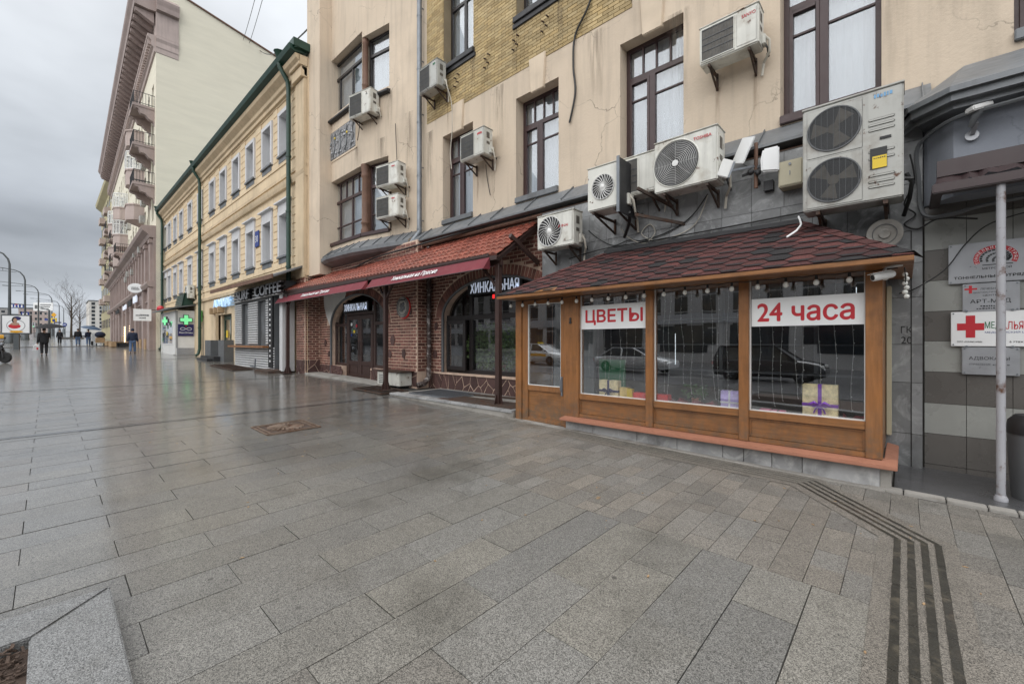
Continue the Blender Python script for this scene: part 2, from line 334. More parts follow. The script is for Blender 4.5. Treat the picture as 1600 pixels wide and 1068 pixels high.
S = srgb
M_ = {}
def mk():
    A = M_
    A['cream'] = mat('cream plaster', (.60, .498, .385), .85, var=.12, scale=.9, bump=.25, bscale=25, streak=.28, crack=.9)
    A['cream_key'] = mat('cream keystone', (.61, .505, .385), .85, var=.1, scale=2, bump=.2, streak=.25)
    A['ybrick'] = mat('yellow brick', (.40, .29, .135), .8, var=.14, scale=1.5, rnd=.22, col2=(.44, .34, .18), streak=.3, bump=.3, bscale=90)
    A['ymortar'] = mat('yellow mortar', (.24, .19, .12), .9, var=.15, bump=.3)
    A['rbrick'] = mat('red brick', (.165, .066, .050), .55, var=.25, scale=6, rnd=.38, col2=(.225, .10, .075), bump=.4, bscale=80, coat=.15)
    A['mortar'] = mat('pale mortar', (.62, .46, .36), .9, var=.2, scale=5, bump=.5, bscale=60, streak=.15)
    A['stone'] = mat('brown stone', (.085, .045, .040), .5, var=.2, scale=5, rnd=.25, bump=.3, bscale=50)
    A['brown'] = mat('brown paint', (.048, .026, .022), .4, var=.12, scale=6)
    A['wframe'] = mat('maroon window frame', (.050, .026, .026), .4, var=.1, scale=5)
    A['dframe'] = mat('dark window frame', (.022, .018, .018), .4, var=.1)
    A['wood'] = mat('varnished wood', (.265, .112, .036), .42, var=.2, scale=3, aniso=(9, 9, 1), bump=.12, bscale=12, coat=.15, splash=(.35, 1.0), dirt=((.10, .045, .02), 2.5, .5), streak=.25)
    A['woodh'] = mat('varnished board', (.255, .110, .036), .42, var=.25, scale=3, aniso=(1, 9, 11), bump=.12, bscale=9, coat=.15, splash=(.35, .8), dirt=((.10, .045, .02), 2.5, .5), streak=.25)
    A['terra'] = mat('terracotta paint', (.37, .165, .105), .55, var=.1, scale=4, streak=.15)
    A['metal'] = mat('grey sheet metal', (.17, .18, .19), .5, metal=.25, var=.14, scale=1.6, streak=.35, dirt=((.06,.055,.05), 1.3, .5))
    A['dmetal'] = mat('dark metal', (.035, .035, .037), .5, metal=.3, var=.2)
    A['zinc'] = mat('zinc pipe', (.19, .205, .225), .45, metal=.5, var=.15, scale=4, streak=.35)
    A['green'] = mat('green paint', (.012, .045, .030), .4, var=.2, scale=3)
    A['rustm'] = mat('rusty steel', (.07, .05, .04), .7, metal=.3, var=.3, scale=6, rust=.6)
    A['white'] = mat('white paint', (.70, .70, .68), .4, var=.05, scale=3, streak=.12)
    A['acw'] = mat('off white casing', (.66, .655, .60), .42, var=.08, scale=2.5, streak=.45, dirt=((.27,.22,.15), 3.5, .45), rust=-.5)
    A['acg'] = mat('aged grey casing', (.44, .44, .41), .45, var=.08, scale=2.5, streak=.42, dirt=((.18,.14,.10), 3, .45), rust=-.45)
    A['acd'] = mat('ac fin', (.13, .118, .10), .6, var=.3, scale=6, metal=.3)
    A['grill'] = mat('grey wire', (.40, .40, .39), .4, var=.1)
    A['cable'] = mat('black cable', (.012, .012, .012), .5, var=.1)
    A['wcable'] = mat('pale cable', (.5, .47, .40), .5, var=.1)
    A['rooft'] = mat('red roof tile', (.235, .068, .046), .36, var=.25, scale=3, rnd=.28, streak=.3, coat=.35)
    A['awn'] = mat('burgundy awning cloth', (.165, .024, .034), .75, var=.12, scale=3, bump=.1, bscale=200)
    A['shing'] = mat('bitumen shingle', (.060, .020, .020), .9, var=.3, scale=7, rnd=.28, col2=(.095, .030, .026), bump=.6, bscale=220, speck=.6)
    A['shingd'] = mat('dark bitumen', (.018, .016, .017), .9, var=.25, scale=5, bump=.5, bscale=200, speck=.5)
    A['marble'] = marble('grey marble', (.20, .205, .208), (.46, .47, .47))
    A['marblew'] = marble('pale marble', (.33, .33, .33), (.62, .62, .60))
    A['tile_l'] = mat('pale ceramic tile', (.30, .305, .285), .3, var=.05, scale=2, rnd=.04, coat=.3)
    A['tile_d'] = mat('taupe ceramic tile', (.115, .107, .098), .3, var=.06, scale=2, rnd=.05, coat=.3)
    A['grey'] = mat('grey blue plaster', (.26, .28, .32), .85, var=.1, scale=1.2, bump=.2, crack=.7, streak=.3)
    A['maroon'] = mat('maroon sheet', (.035, .018, .019), .4, var=.12, coat=.2)
    A['polew'] = mat('chipped white pole', (.34, .34, .36), .5, var=.08, rust=.35)
    A['plast'] = mat('grey plastic', (.10, .105, .11), .5, var=.1)
    A['gran'] = granite('granite slab', (.168, .164, .153), True, .11, (.180, .170, .148))
    A['gran2'] = granite('granite sett', (.165, .158, .144), True, .15, (.178, .160, .136))
    A['granb'] = granite('rough granite kerb', (.175, .177, .175), True, .05)
    A['joint'] = mat('joint mortar', (.045, .042, .038), .9, var=.2, scale=8)
    A['strip'] = granite('drain strip', (.08, .08, .08), True, .1)
    A['conc'] = mat('concrete', (.30, .285, .26), .8, var=.18, scale=2, bump=.3, bscale=40, dirt=((.12,.10,.08), 2.4, .6))
    A['asph'] = mat('wet asphalt', (.075, .075, .078), .35, var=.3, scale=1.5, bump=.3, bscale=150, coat=.4)
    A['yel'] = mat('yellow plaster', (.66, .525, .35), .85, var=.10, scale=.8, bump=.15, streak=.3)
    A['yelb'] = mat('yellow moulding', (.57, .45, .30), .85, var=.12, scale=1, streak=.35)
    A['wreveal'] = mat('white window surround', (.58, .58, .59), .7, var=.06, scale=2, streak=.2)
    A['pinkp'] = mat('pink grey plaster', (.44, .36, .33), .85, var=.1, scale=.5, streak=.3)
    A['pinks'] = mat('pink brown stone cladding', (.335, .262, .238), .6, var=.15, scale=.8, streak=.2)
    A['pale'] = mat('pale green cream plaster', (.69, .65, .53), .9, var=.05, scale=.4, bump=.5, bscale=5, aniso=(1, 1, 6))
    A['olive'] = mat('olive cream plaster', (.40, .36, .22), .9, var=.1, scale=.4)
    A['facegrey'] = mat('grey facade', (.34, .33, .32), .8, var=.15, scale=.5)
    A['farw'] = mat('far pale facade', (.58, .56, .52), .9, var=.06, scale=.2)
    A['black'] = mat('black', (.012, .012, .013), .5, var=.1)
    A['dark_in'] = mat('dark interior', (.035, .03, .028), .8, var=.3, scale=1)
    A['curt'] = mat('white curtain', (.33, .35, .365), .9, var=.12, scale=3, aniso=(6, 6, .2))
    A['red'] = mat('red print', (.50, .018, .030), .5, var=.04)
    A['sgnw'] = mat('white sign sheet', (.78, .79, .79), .5, var=.03)
    A['sgng'] = mat('brushed sign metal', (.36, .37, .39), .35, metal=.4, var=.08, scale=4)
    A['blk'] = mat('black print', (.015, .015, .016), .5, var=0)
    A['grn_p'] = mat('green print', (.03, .16, .07), .5, var=0)
    A['blue_p'] = mat('blue sign', (.012, .035, .21), .4, var=.05)
    A['navy'] = mat('navy sign', (.018, .016, .10), .4, var=.05)
    A['led'] = mat('white lit letters', (.75, .78, .85), .5, var=0, emit=(.72, .82, 1), es=.18)
    A['ledb'] = mat('pale blue lit letters', (.6, .75, .9), .5, var=0, emit=(.35, .65, 1), es=.16)
    A['ledg'] = mat('green lit cross', (.2, .8, .35), .5, var=0, emit=(.25, .9, .40), es=.26)
    A['ledr'] = mat('red lit letters', (.6, .02, .02), .5, var=0, emit=(1, .03, .03), es=.8)
    A['warm'] = mat('warm lamp', (.8, .7, .5), .5, var=0, emit=(1, .72, .4), es=2.2)
    A['bulb'] = mat('frosted bulb', (.62, .62, .58), .25, var=.03)
    A['glass'] = glass('window glass', .075, (.95, .965, .975))
    A['glassd'] = glass('shop glass', .12, (.975, .985, .985)); A['glassk'] = glass('kiosk glass', .14, (.98, .99, .99)); A['tube'] = mat('lit white tube', (.8, .85, .9), .5, var=0, emit=(.85, .93, 1), es=.8)
    A['skin'] = mat('skin', (.40, .23, .16), .6, var=.05)
    A['hair'] = mat('dark hair', (.02, .015, .012), .6, var=.1)
    A['coat'] = mat('black coat cloth', (.014, .014, .016), .9, var=.2, scale=8)
    A['jean'] = mat('blue denim', (.09, .14, .24), .9, var=.2, scale=8)
    A['bark'] = mat('bark', (.07, .055, .042), .9, var=.3, scale=5, bump=.5)
    A['leafb'] = mat('bright leaf', (.075, .125, .035), .6, var=.4, scale=6)
    A['leaf'] = mat('leaf', (.035, .085, .022), .6, var=.3, scale=5, rnd=.3)
    A['mulch'] = mat('bark mulch', (.055, .036, .026), .8, var=.4, scale=20, rnd=.4, bump=.5)
    A['lamp'] = mat('grey lamp post', (.10, .11, .115), .4, metal=.3, var=.1)
    A['tan'] = mat('tan board', (.36, .24, .13), .7, var=.2, scale=3)
    A['road_w'] = mat('road paint', (.5, .5, .48), .7, var=.2)
    A['yel_s'] = mat('yellow print', (.70, .50, .03), .5, var=.04)
    A['gold'] = mat('gold paper', (.75, .55, .20), .4, var=.2, scale=10)
    A['kraft'] = mat('printed gift paper', (.80, .68, .42), .6, var=.35, scale=14)
    A['lilac'] = mat('lilac gift paper', (.55, .45, .80), .5, var=.3, scale=12)
    A['purple'] = mat('purple ribbon', (.22, .06, .48), .35, var=.1)
    A['pinkg'] = mat('pink gift paper', (.75, .15, .32), .5, var=.2, scale=10)
    A['redg'] = mat('red gift paper', (.70, .03, .03), .45, var=.15, scale=8)
    A['beige'] = mat('beige plastic', (.46, .42, .30), .5, var=.08, streak=.25)
    A['relief'] = mat('mosaic stone', (.24, .24, .245), .6, var=.3, scale=6, rnd=.35, bump=.4)
    A['rusthead'] = mat('brown terracotta column', (.15, .08, .052), .7, var=.2, scale=3, streak=.3)
    A['taxi'] = mat('yellow taxi paint', (.75, .38, .02), .25, var=.03, coat=.6)
    A['carw'] = mat('white car paint', (.70, .70, .70), .25, var=.03, coat=.6)
    A['cars'] = mat('silver car paint', (.62, .63, .64), .25, metal=.2, var=.03, coat=.6)
    A['cark'] = mat('black car paint', (.02, .02, .022), .2, var=.03, coat=.8)
    A['tyre'] = mat('tyre', (.015, .015, .015), .8, var=.1)
    A['carg'] = mat('car glass', (.02, .025, .03), .05, var=.02, coat=.6)
mk()

FONT = None
def text(name, s, parent, M, w, h, mt, depth=.004, fat=0, skip_fit=False):
    """flat lettering standing in the local x-z plane of M, facing local -y, filling a w by h box from its lower left corner"""
    cu = bpy.data.curves.new(name, 'FONT'); cu.body = s; cu.extrude = .02 if depth > .005 else 0; cu.resolution_u = 4
    to = bpy.data.objects.new(name, cu); COL.objects.link(to)
    dg = bpy.context.evaluated_depsgraph_get()
    me = bpy.data.meshes.new_from_object(to.evaluated_get(dg)); COL.objects.unlink(to); bpy.data.objects.remove(to)
    xs = [v.co.x for v in me.vertices]; ys = [v.co.y for v in me.vertices]
    x0, x1, y0, y1 = min(xs), max(xs), min(ys), max(ys)
    for v in me.vertices:
        x, y, z = v.co; v.co = ((x-x0)/(x1-x0)*w, -(z+.02)/.04*depth, (y-y0)/(y1-y0)*h)
    me.materials.clear(); me.materials.append(mt); me.name = name
    if depth <= .005:                    # print: every face a hair in front of the next, as some glyphs overlap themselves
        nv = []; nf = []
        for i, p in enumerate(me.polygons):
            b = len(nv); nv += [(me.vertices[q].co.x, me.vertices[q].co.y + (i % 40)*4e-6, me.vertices[q].co.z) for q in p.vertices]; nf.append(tuple(range(b, len(nv))))
        me = bpy.data.meshes.new(name); me.from_pydata(nv, [], nf); me.materials.append(mt)
    if fat:                              # heavier strokes: a few slightly shifted copies behind each other
        k_ = fat * h * 1.3; base = [tuple(v.co) for v in me.vertices]; fs = [tuple(p.vertices) for p in me.polygons]; nv = []; nf = []
        for i, (dx, dz) in enumerate(((0, 0), (k_, 0), (-k_, 0), (0, k_), (0, -k_), (k_*.7, k_*.7), (-k_*.7, k_*.7), (k_*.7, -k_*.7), (-k_*.7, -k_*.7))):
            b = len(nv); nv += [(x+dx, y + i*depth*.12, z+dz) for x, y, z in base]; nf += [tuple(b+q for q in f) for f in fs]
        me = bpy.data.meshes.new(name); me.from_pydata(nv, [], nf); me.materials.append(mt)
    return link(name, me, parent, M)

def marks(name, parent, M, w, h, mt, n=6, depth=.004):
    """a row of small worn marks where the writing cannot be read"""
    r = random.Random(int(w*1000)+n); q = MB(); x = 0; ws = [r.uniform(.5, 1) for _ in range(n)]; k = w/(sum(ws)+.35*(n-1))
    for a in ws: z0 = r.choice((0, 0, .1)); q.box(x, x+a*k, -depth, 0, z0*h, h*r.choice((1, 1, .75))); x += (a+.35)*k
    return stuff(q.build(name, mt, parent, M))

def frame_at(x, y, z, U=(1, 0)): return TR(x, y, z, math.atan2(U[1], U[0]))
def wall(mb, u0, u1, z0, z1, ops, depth=.28, y=0.0):
    """wall in the local x-z plane facing -y with rectangular openings (u0,u1,z0,z1) whose reveals run inward"""
    us = sorted({u0, u1, *[min(max(o[i], u0), u1) for o in ops for i in (0, 1)]}); zs = sorted({z0, z1, *[min(max(o[i], z0), z1) for o in ops for i in (2, 3)]})
    for a, b in zip(us, us[1:]):
        for c, d in zip(zs, zs[1:]):
            m, k = (a+b)/2, (c+d)/2
            if any(o[0] < m < o[1] and o[2] < k < o[3] for o in ops): continue
            mb.quad((a, y, c), (b, y, c), (b, y, d), (a, y, d))
    for a, b, c, d in ops:
        e = y + depth
        mb.quad((a, y, c), (a, e, c), (a, e, d), (a, y, d)); mb.quad((b, y, c), (b, y, d), (b, e, d), (b, e, c))
        mb.quad((a, y, d), (a, e, d), (b, e, d), (b, y, d)); mb.quad((a, y, c), (b, y, c), (b, e, c), (a, e, c))

def clip(poly, a, b, c):              # keep a*x+b*y <= c
    out = []
    for i in range(len(poly)):
        p, q = poly[i], poly[(i+1) % len(poly)]
        dp, dq = a*p[0]+b*p[1]-c, a*q[0]+b*q[1]-c
        if dp <= 0: out.append(p)
        if dp*dq < 0:
            t = dp/(dp-dq); out.append((p[0]+(q[0]-p[0])*t, p[1]+(q[1]-p[1])*t))
    return out
def voronoi(rect, seeds, gap):
    res = []
    for i, s in enumerate(seeds):
        P = [(rect[0], rect[2]), (rect[1], rect[2]), (rect[1], rect[3]), (rect[0], rect[3])]
        for j, q in enumerate(seeds):
            if i == j or not P: continue
            a, b = q[0]-s[0], q[1]-s[1]; d = math.hypot(a, b)
            if d > 2.5 or d < 1e-6: continue
            P = clip(P, a/d, b/d, (a*(q[0]+s[0])/2+b*(q[1]+s[1])/2)/d - gap/2)
        if len(P) > 2: res.append(P)
    return res
# ================================================================ ground
A = M_
mb = MB(); mb.quad((-700,-300,gz(-700,-300)-.25),(120,-300,gz(120,-300)-.25),(120,200,gz(120,200)-.25),(-700,200,gz(-700,200)-.25))
structure(mb.build('ground', A['asph']))
mb = MB(); mb.quad((-500,-27,gz(-500,-27)-.14),(80,-27,gz(80,-27)-.14),(80,-3.75,gz(80,-3.75)-.14),(-500,-3.75,gz(-500,-3.75)-.14))
road = structure(mb.build('road', A['asph']))
mk_ = MB()
for i in range(-40, 8):
    for yy in (-9.5, -13, -16.5, -20): mk_.quad(*[(x, y, gz(x, y)-.134) for x, y in ((i*9, yy), (i*9+3, yy), (i*9+3, yy+.15), (i*9, yy+.15))])
mk_.build('lane_marking', A['road_w'], road)
def slab_quad(mb, x0, x1, y0, y1, dz): mb.quad(*[(x, y, gz(x, y)+dz) for x, y in ((x0,y0),(x1,y0),(x1,y1),(x0,y1))])
mb = MB(); slab_quad(mb, -62, 8, -3.6, 8, -.012)
pave = structure(mb.build('pavement', A['joint']))
mb = MB(); slab_quad(mb, -420, -62, -3.6, 12, 0)
structure(mb.build('pavement', A['gran']))
mb = MB()
for i in range(-48, 8): mb.hexa([(x, y, gz(x, y)+z) for z in (-.3, .012) for x, y in ((i*2, -3.75), (i*2+1.99, -3.75), (i*2+1.99, -3.6), (i*2, -3.6))])
mb.hexa([(x, y, gz(x, y)+z) for z in (-.3, .012) for x, y in ((-420, -3.75), (-96, -3.75), (-96, -3.6), (-420, -3.6))])
structure(mb.build('kerb', A['granb']))

# granite slabs laid in rows that run from the road to the fronts
TILT = Matrix.Rotation(math.atan(SY), 4, 'X') @ Matrix.Rotation(-math.atan(SX), 4, 'Y')
u = MB(); u.box(-.5, .5, -.5, .5, -.02, 0)
slabme = u.mesh('paving_slab', A['gran']); settme = u.mesh('paving_slab', A['gran2'])
items = []
def slab(me, x0, x1, y0, y1, g=.0055):
    cx, cy = (x0+x1)/2, (y0+y1)/2
    M = Matrix.Translation((cx, cy, gz(cx, cy) + R.uniform(-.0025, .001))) @ TILT @ Matrix.Rotation(R.gauss(0, .0012), 4, 'X') @ Matrix.Rotation(R.gauss(0, .0015), 4, 'Y') @ Matrix.Diagonal((x1-x0-g*R.uniform(.5, 1.5), y1-y0-g*R.uniform(.5, 1.5), 1, 1))
    items.append((me, M))
P_ = .343
for i in range(-170, 9):
    x0 = -.445 + i*P_; x1 = x0 + P_
    top = 3.38 if x0 > -10 else 6.6
    if x0 < -60: continue
    off = (2.86 if i % 2 else 2.35) + R.choice((0, 0, 0, .0))
    ys = [off + k for k in range(-8, 6)]
    ys = [-3.59] + [y for y in ys if -3.5 < y < top-.06] + [top]
    for a, b in zip(ys, ys[1:]):
        if x0 > -3.6 and b < .34 and x1 < 3: 
            if x0 > -3.5 and a < .27: b2 = .27
            if a < .2 and x0 > -3.58: continue
        slab(slabme, x0, x1, a, b)
x = -9.9
while x < 4:
    x1 = x + .2
    y = 3.38 + R.choice((0, .1, .2)) * 0
    first = True
    while y < 5.85:
        l = R.choice((.2, .3, .4, .4, .5)); y1 = min(y + l, 5.90 if x > -5.6 else 6.0)
        if y1 - y < .06: break
        slab(settme, x, x1, y, y1, .004); y = y1
    if x <= -5.6:
        if y < 6: slab(settme, x, x1, y, 6.0, .004)
    x = x1
pieces('paving_slab', pave, items, 300, lie=True)
# strips of dark stone across the pavement
def ribbon(mb, pts, wdt, dz):
    L_ = []
    for i, p in enumerate(pts):
        a = Vector(pts[max(i-1, 0)]); b = Vector(pts[min(i+1, len(pts)-1)]); p = Vector(p)
        d1 = (p - a).normalized() if i else (b - p).normalized(); d2 = (b - p).normalized() if i < len(pts)-1 else d1
        n1 = Vector((-d1.y, d1.x)); n2 = Vector((-d2.y, d2.x)); m_ = (n1+n2).normalized(); L_.append((p, m_ / max(.4, m_.dot(n1))))
    for (p, n), (q, k) in zip(L_, L_[1:]):
        mb.quad(*[(v.x, v.y, gz(v.x, v.y)+dz) for v in (p-n*wdt/2, q-k*wdt/2, q+k*wdt/2, p+n*wdt/2)])
for pts, wd in (([(-10.3,-3.5),(-9.47,5.9)], .17), ([(-18.1,-3.5),(-16.0,6.1)], .16), ([(-33.5,-3.5),(-31.0,5.6)], .3), ([(-47,-3.5),(-44.0,5.8)], .3)):
    mb = MB()
    n_ = 12
    for k in range(n_):
        a = [pts[0][i] + (pts[1][i]-pts[0][i])*k/n_ for i in (0, 1)]; b = [pts[0][i] + (pts[1][i]-pts[0][i])*(k+.985)/n_ for i in (0, 1)]
        ribbon(mb, [a, b], wd, .004)
    structure(mb.build('drain_strip', A['strip'], pave))
# tactile guide strip: pale band with four dark grooves
path = [(.075, -2.5), (.075, 4.64), (-.80, 5.66), (-4.2, 5.74)]
mb = MB(); ribbon(mb, path, .46, .0035); tact = structure(mb.build('tactile_strip', A['gran2']))
def offs(pts, d):
    out = []
    for i, p in enumerate(pts):
        a = Vector(pts[max(i-1, 0)]); b = Vector(pts[min(i+1, len(pts)-1)]); p = Vector(p)
        d1 = (p - a).normalized() if i else (b - p).normalized(); d2 = (b - p).normalized() if i < len(pts)-1 else d1
        n1 = Vector((-d1.y, d1.x)); n2 = Vector((-d2.y, d2.x)); m_ = (n1+n2).normalized(); q = p + m_ * d / max(.4, m_.dot(n1)); out.append((q.x, q.y))
    return out
A['groove'] = mat('groove rubber', (.028, .025, .018), .6, var=.4, scale=12, bump=.5, dirt=((.12,.10,.07), 9, .7), coat=.3)
A['groove2'] = mat('worn groove', (.12, .113, .095), .75, var=.4, scale=14, dirt=((.25,.23,.19), 9, .8))
for d in (-.118, -.04, .038, .116):
    pp = offs(path, d)
    for seg, m_, wd in ((pp[0:2], 'groove', .041), (pp[1:3], 'groove', .030), (pp[2:4], 'groove2', .022)):
        mb = MB()
        n_ = max(2, int((Vector(seg[1])-Vector(seg[0])).length/.06))
        a, b = Vector(seg[0]), Vector(seg[1]); dr = (b-a)/n_; nn = Vector((-dr.y, dr.x)).normalized()
        ws = [wd/2*R.uniform(.92, 1.08) for _ in range(2*n_+2)]
        for k in range(n_):
            p, q = a+dr*k, a+dr*(k+1)
            if k % 8 == 7: q = q - dr*.12
            mb.quad(*[(v.x, v.y, gz(v.x, v.y)+.0075) for v in (p-nn*ws[2*k], q-nn*ws[2*k+2], q+nn*ws[2*k+3], p+nn*ws[2*k+1])])
        mb.build('groove', A[m_], tact)

# kerb of the tree pit at the lower left, mulch in it
pit = thing('tree_pit_kerb', 'rough granite kerb stones mitred round a mulch filled tree pit', 'kerb', (-3.4, 0, gz(-3.4, 0)))
def prismz(mb, pts, z0, z1): mb.extr([(x, y, gz(x, y)+z0) for x, y in pts], (0, 0, z1-z0))
mb = MB(); prismz(mb, [(-3.535, .255), (-3.235, -.065), (1.2, -.065), (1.2, .255)], -.05, .10); mb.build('kerb_stone', A['granb'], pit, bevel=.008)
mb = MB(); prismz(mb, [(-3.55, .262), (-3.55, -2.6), (-3.25, -2.6), (-3.25, -.058)], -.05, .10); mb.build('kerb_stone', A['granb'], pit, bevel=.008)
mb = MB()
slab_quad(mb, -3.26, 1.2, -2.6, -.06, .045)
for k in range(5000):
    x, y = R.uniform(-3.24, -1.6), R.uniform(-1.5, -.075); a = R.uniform(0, PI); l, w_ = R.uniform(.015, .05), R.uniform(.006, .016); z = gz(x, y) + R.uniform(.03, .09)
    t = R.uniform(-.5, .5); c, s = math.cos(a), math.sin(a)
    mb.extr([(x+c*l*i-s*w_*j, y+s*l*i+c*w_*j, z+t*l*i+R.uniform(-.004,.004)) for i, j in ((-.5,-.5),(.5,-.4),(.6,.4),(-.5,.5))], (0, 0, .006))
stuff(mb.build('mulch', A['mulch']), 'brown bark mulch in the tree pit')

# ================================================================ the plastered corner building
HB = thing('plaster_building', 'cream plastered old building with a bay, yellow brick upper wall and maroon windows', 'building', (-8, 7.7, gz(-8, 7.7)))
TOP = 16.5
WX = [(-9.79, -8.50), (-6.95, -5.67), (-4.16, -2.91), (-1.42, -.23), (.95, 2.2)]
TX = [(-9.75, -8.48), (-6.93, -5.60), (-3.3, -2.1)]
ops = [(a, b, 5.0, 7.55) for a, b in WX[:4]] + [(.95, 2.2, 5.25, 7.55)]
tops = [(a, b, 9.45, 11.95) for a, b in TX[:2]]
BX0, BX1, BZ = -10.55, -3.9, 8.16
mb = MB()
wall(mb, -10.96, BX0, BZ, TOP, []); wall(mb, -10.96, 3.2, 4.3, BZ, ops); wall(mb, BX1, 3.2, BZ, TOP, [])
mb.box(-10.96, 3.2, .9, 8, TOP, TOP+.3)
mb.quad((3.2, 0, 0), (3.2, 8, 0), (3.2, 8, TOP), (3.2, 0, TOP))
mb.build('wall', A['cream'], HB, frame_at(0, 7.7, 0))
mb = MB(); wall(mb, BX0, BX1, BZ, TOP, tops + [(-9.75, -8.48, 13.4, 15.6), (-6.93, -5.6, 13.4, 15.6)], .28, .012)
mb.build('brick_wall', A['ymortar'], HB, frame_at(0, 7.7, 0))
# yellow bricks
u = MB(); u.box(-.5, .5, -.5, .5, -.5, .5); yb = u.mesh('brick', A['ybrick'])
items = []; row = 0; z = BZ
while z < TOP - .1:
    x = BX0 - (.125 if row % 2 else 0)
    while x < BX1:
        a, b = max(x, BX0), min(x + .25, BX1); z1 = z + .078
        if b - a > .05:
            hit = [o for o in tops if a < o[1] and b > o[0] and z < o[3] and z1 > o[2]]
            for o in hit:
                if a < o[0]: b = o[0]
                elif b > o[1]: a = o[1]
                else: b = a
            if b - a > .03: items.append((yb, TR((a+b)/2, 7.7+.004+R.uniform(-.002, .002), z+.039) @ Matrix.Diagonal((b-a-.012, .03, .066, 1))))
        x += .25
    z += .078; row += 1
pieces('brick', HB, items, 300)

def window(M, w_, h, kind='brown', curtain=True, rec=0):
    """local frame: x 0..w, z 0..h, y=0 is the outer face of the frame"""
    fm = A['wframe'] if kind == 'brown' else A['dframe']
    mb = MB(); t = .075; d = .07
    def b(x0, x1, z0, z1, y0=0, y1=d): mb.box(x0, x1, y0, y1, z0, z1)
    b(0, t, 0, h); b(w_-t, w_, 0, h); b(t, w_-t, 0, t); b(t, w_-t, h-t, h)
    panes = []
    if kind == 'brown':
        zt = h*.735; xm = w_*.44
        b(t, w_-t, zt-.05, zt+.05); b(xm-.055, xm+.055, t, zt-.05, -.012)
        zb = h*.555
        for x0, x1, s in ((t, xm-.055, .05), (xm+.055, w_-t, .0)):
            if s: b(x0, x0+s, t, zt-.05, -.02, .05); b(x1-s, x1, t, zt-.05, -.02, .05); b(x0+s, x1-s, t, t+s, -.02, .05); b(x0+s, x1-s, zt-.05-s, zt-.05, -.02, .05)
            b(x0+s, x1-s, zb-.018, zb+.018, .005, .05)
            panes += [(x0+s, x1-s, t+s, zb-.018), (x0+s, x1-s, zb+.018, zt-.05-s)]
        n_ = 4; p = (w_-2*t)/n_
        for k in range(n_):
            if k: b(t+p*k-.018, t+p*k+.018, zt+.05, h-t, .0, .05)
            panes.append((t+p*k+(.018 if k else 0), t+p*(k+1)-(.018 if k < n_-1 else 0), zt+.05, h-t))
    else:
        zt = h*.72; xm = w_*.5
        b(t, w_-t, zt-.045, zt+.045); b(xm-.05, xm+.05, t, zt-.045)
        panes += [(t, xm-.05, t, zt-.045), (xm+.05, w_-t, t, zt-.045), (t, w_-t, zt+.045, h-t)]
    f = mb.build('window', fm, HB, M, bevel=.004, seg=1)
    for x0, x1, z0, z1 in panes:
        q = MB(); q.box(x0, x1, .03, .036, z0, z1); q.build('pane', A['glass'], f, M)
    q = MB()
    if curtain:
        n_ = 26
        for k in range(n_):
            x0, x1 = -.25 + (w_+.5)*k/n_, -.25 + (w_+.5)*(k+1)/n_
            q.quad((x0, .12+.015*math.sin(k*1.9), -.1), (x1, .12+.015*math.sin((k+1)*1.9), -.1), (x1, .12+.015*math.sin((k+1)*1.9), h+.3), (x0, .12+.015*math.sin(k*1.9), h+.3))
        q.build('curtain', A['curt'], f, M)
    return f
for i, (a, b) in enumerate(WX):
    z0 = 5.13 if i < 4 else 5.3
    window(frame_at(a, 7.97, z0), b-a, 7.55-z0)
    q = MB(); zs = z0 - .13; q.box(a-.0, b+.0, -.06, .27, zs, z0); 
    q.build('sill', A['wframe'] if i == 3 else A['metal'], HB, frame_at(0, 7.7, 0), bevel=.01)
for a, b in TX[:2]:
    window(frame_at(a, 7.97, 9.5), b-a, 2.45, 'dark')
    q = MB(); q.box(a-.06, b+.06, -.09, .27, 9.36, 9.5); q.box(a-.1, b+.1, -.05, .02, 9.24, 9.36); q.build('sill', A['dmetal'], HB, frame_at(0, 7.7, 0), bevel=.01)
for a, b in WX[:3]:
    c = (a+b)/2 + .05; q = MB()
    q.extr([(c-.19, -.05, 7.47), (c+.19, -.05, 7.47), (c+.25, -.05, 8.28), (c-.25, -.05, 8.28)], (0, .1, 0)); q.build('keystone', A['cream_key'], HB, frame_at(0, 7.7, 0), bevel=.015)
# sloped sheet metal apron above the shop fronts, with seams and the moulding under it
def apron(x0, x1):
    mb = MB(); mb.add([(x0, 7.72, 5.0), (x1, 7.72, 5.0), (x1, 7.24, 4.60), (x0, 7.24, 4.60), (x0, 7.24, 4.56), (x1, 7.24, 4.56), (x1, 7.7, 4.50), (x0, 7.7, 4.50)], [(0,1,2,3), (3,2,5,4), (4,5,6,7), (0,3,4,7), (1,6,5,2)])
    return mb
ap = apron(-10.9, .25).build('metal_apron', A['metal'], HB)
x = -10.3
while x < .2:
    q = MB(); q.bar((x, 7.70, 5.005), (x, 7.235, 4.617), .012, .035); q.build('seam', A['metal'], ap); x += R.uniform(.8, 1.15)
q = MB(); q.box(-10.9, .25, 7.36, 7.66, 4.42, 4.5); q.box(-10.9, .25, 7.46, 7.66, 4.34, 4.42); q.build('cornice', A['rusthead'], HB, bevel=.02)

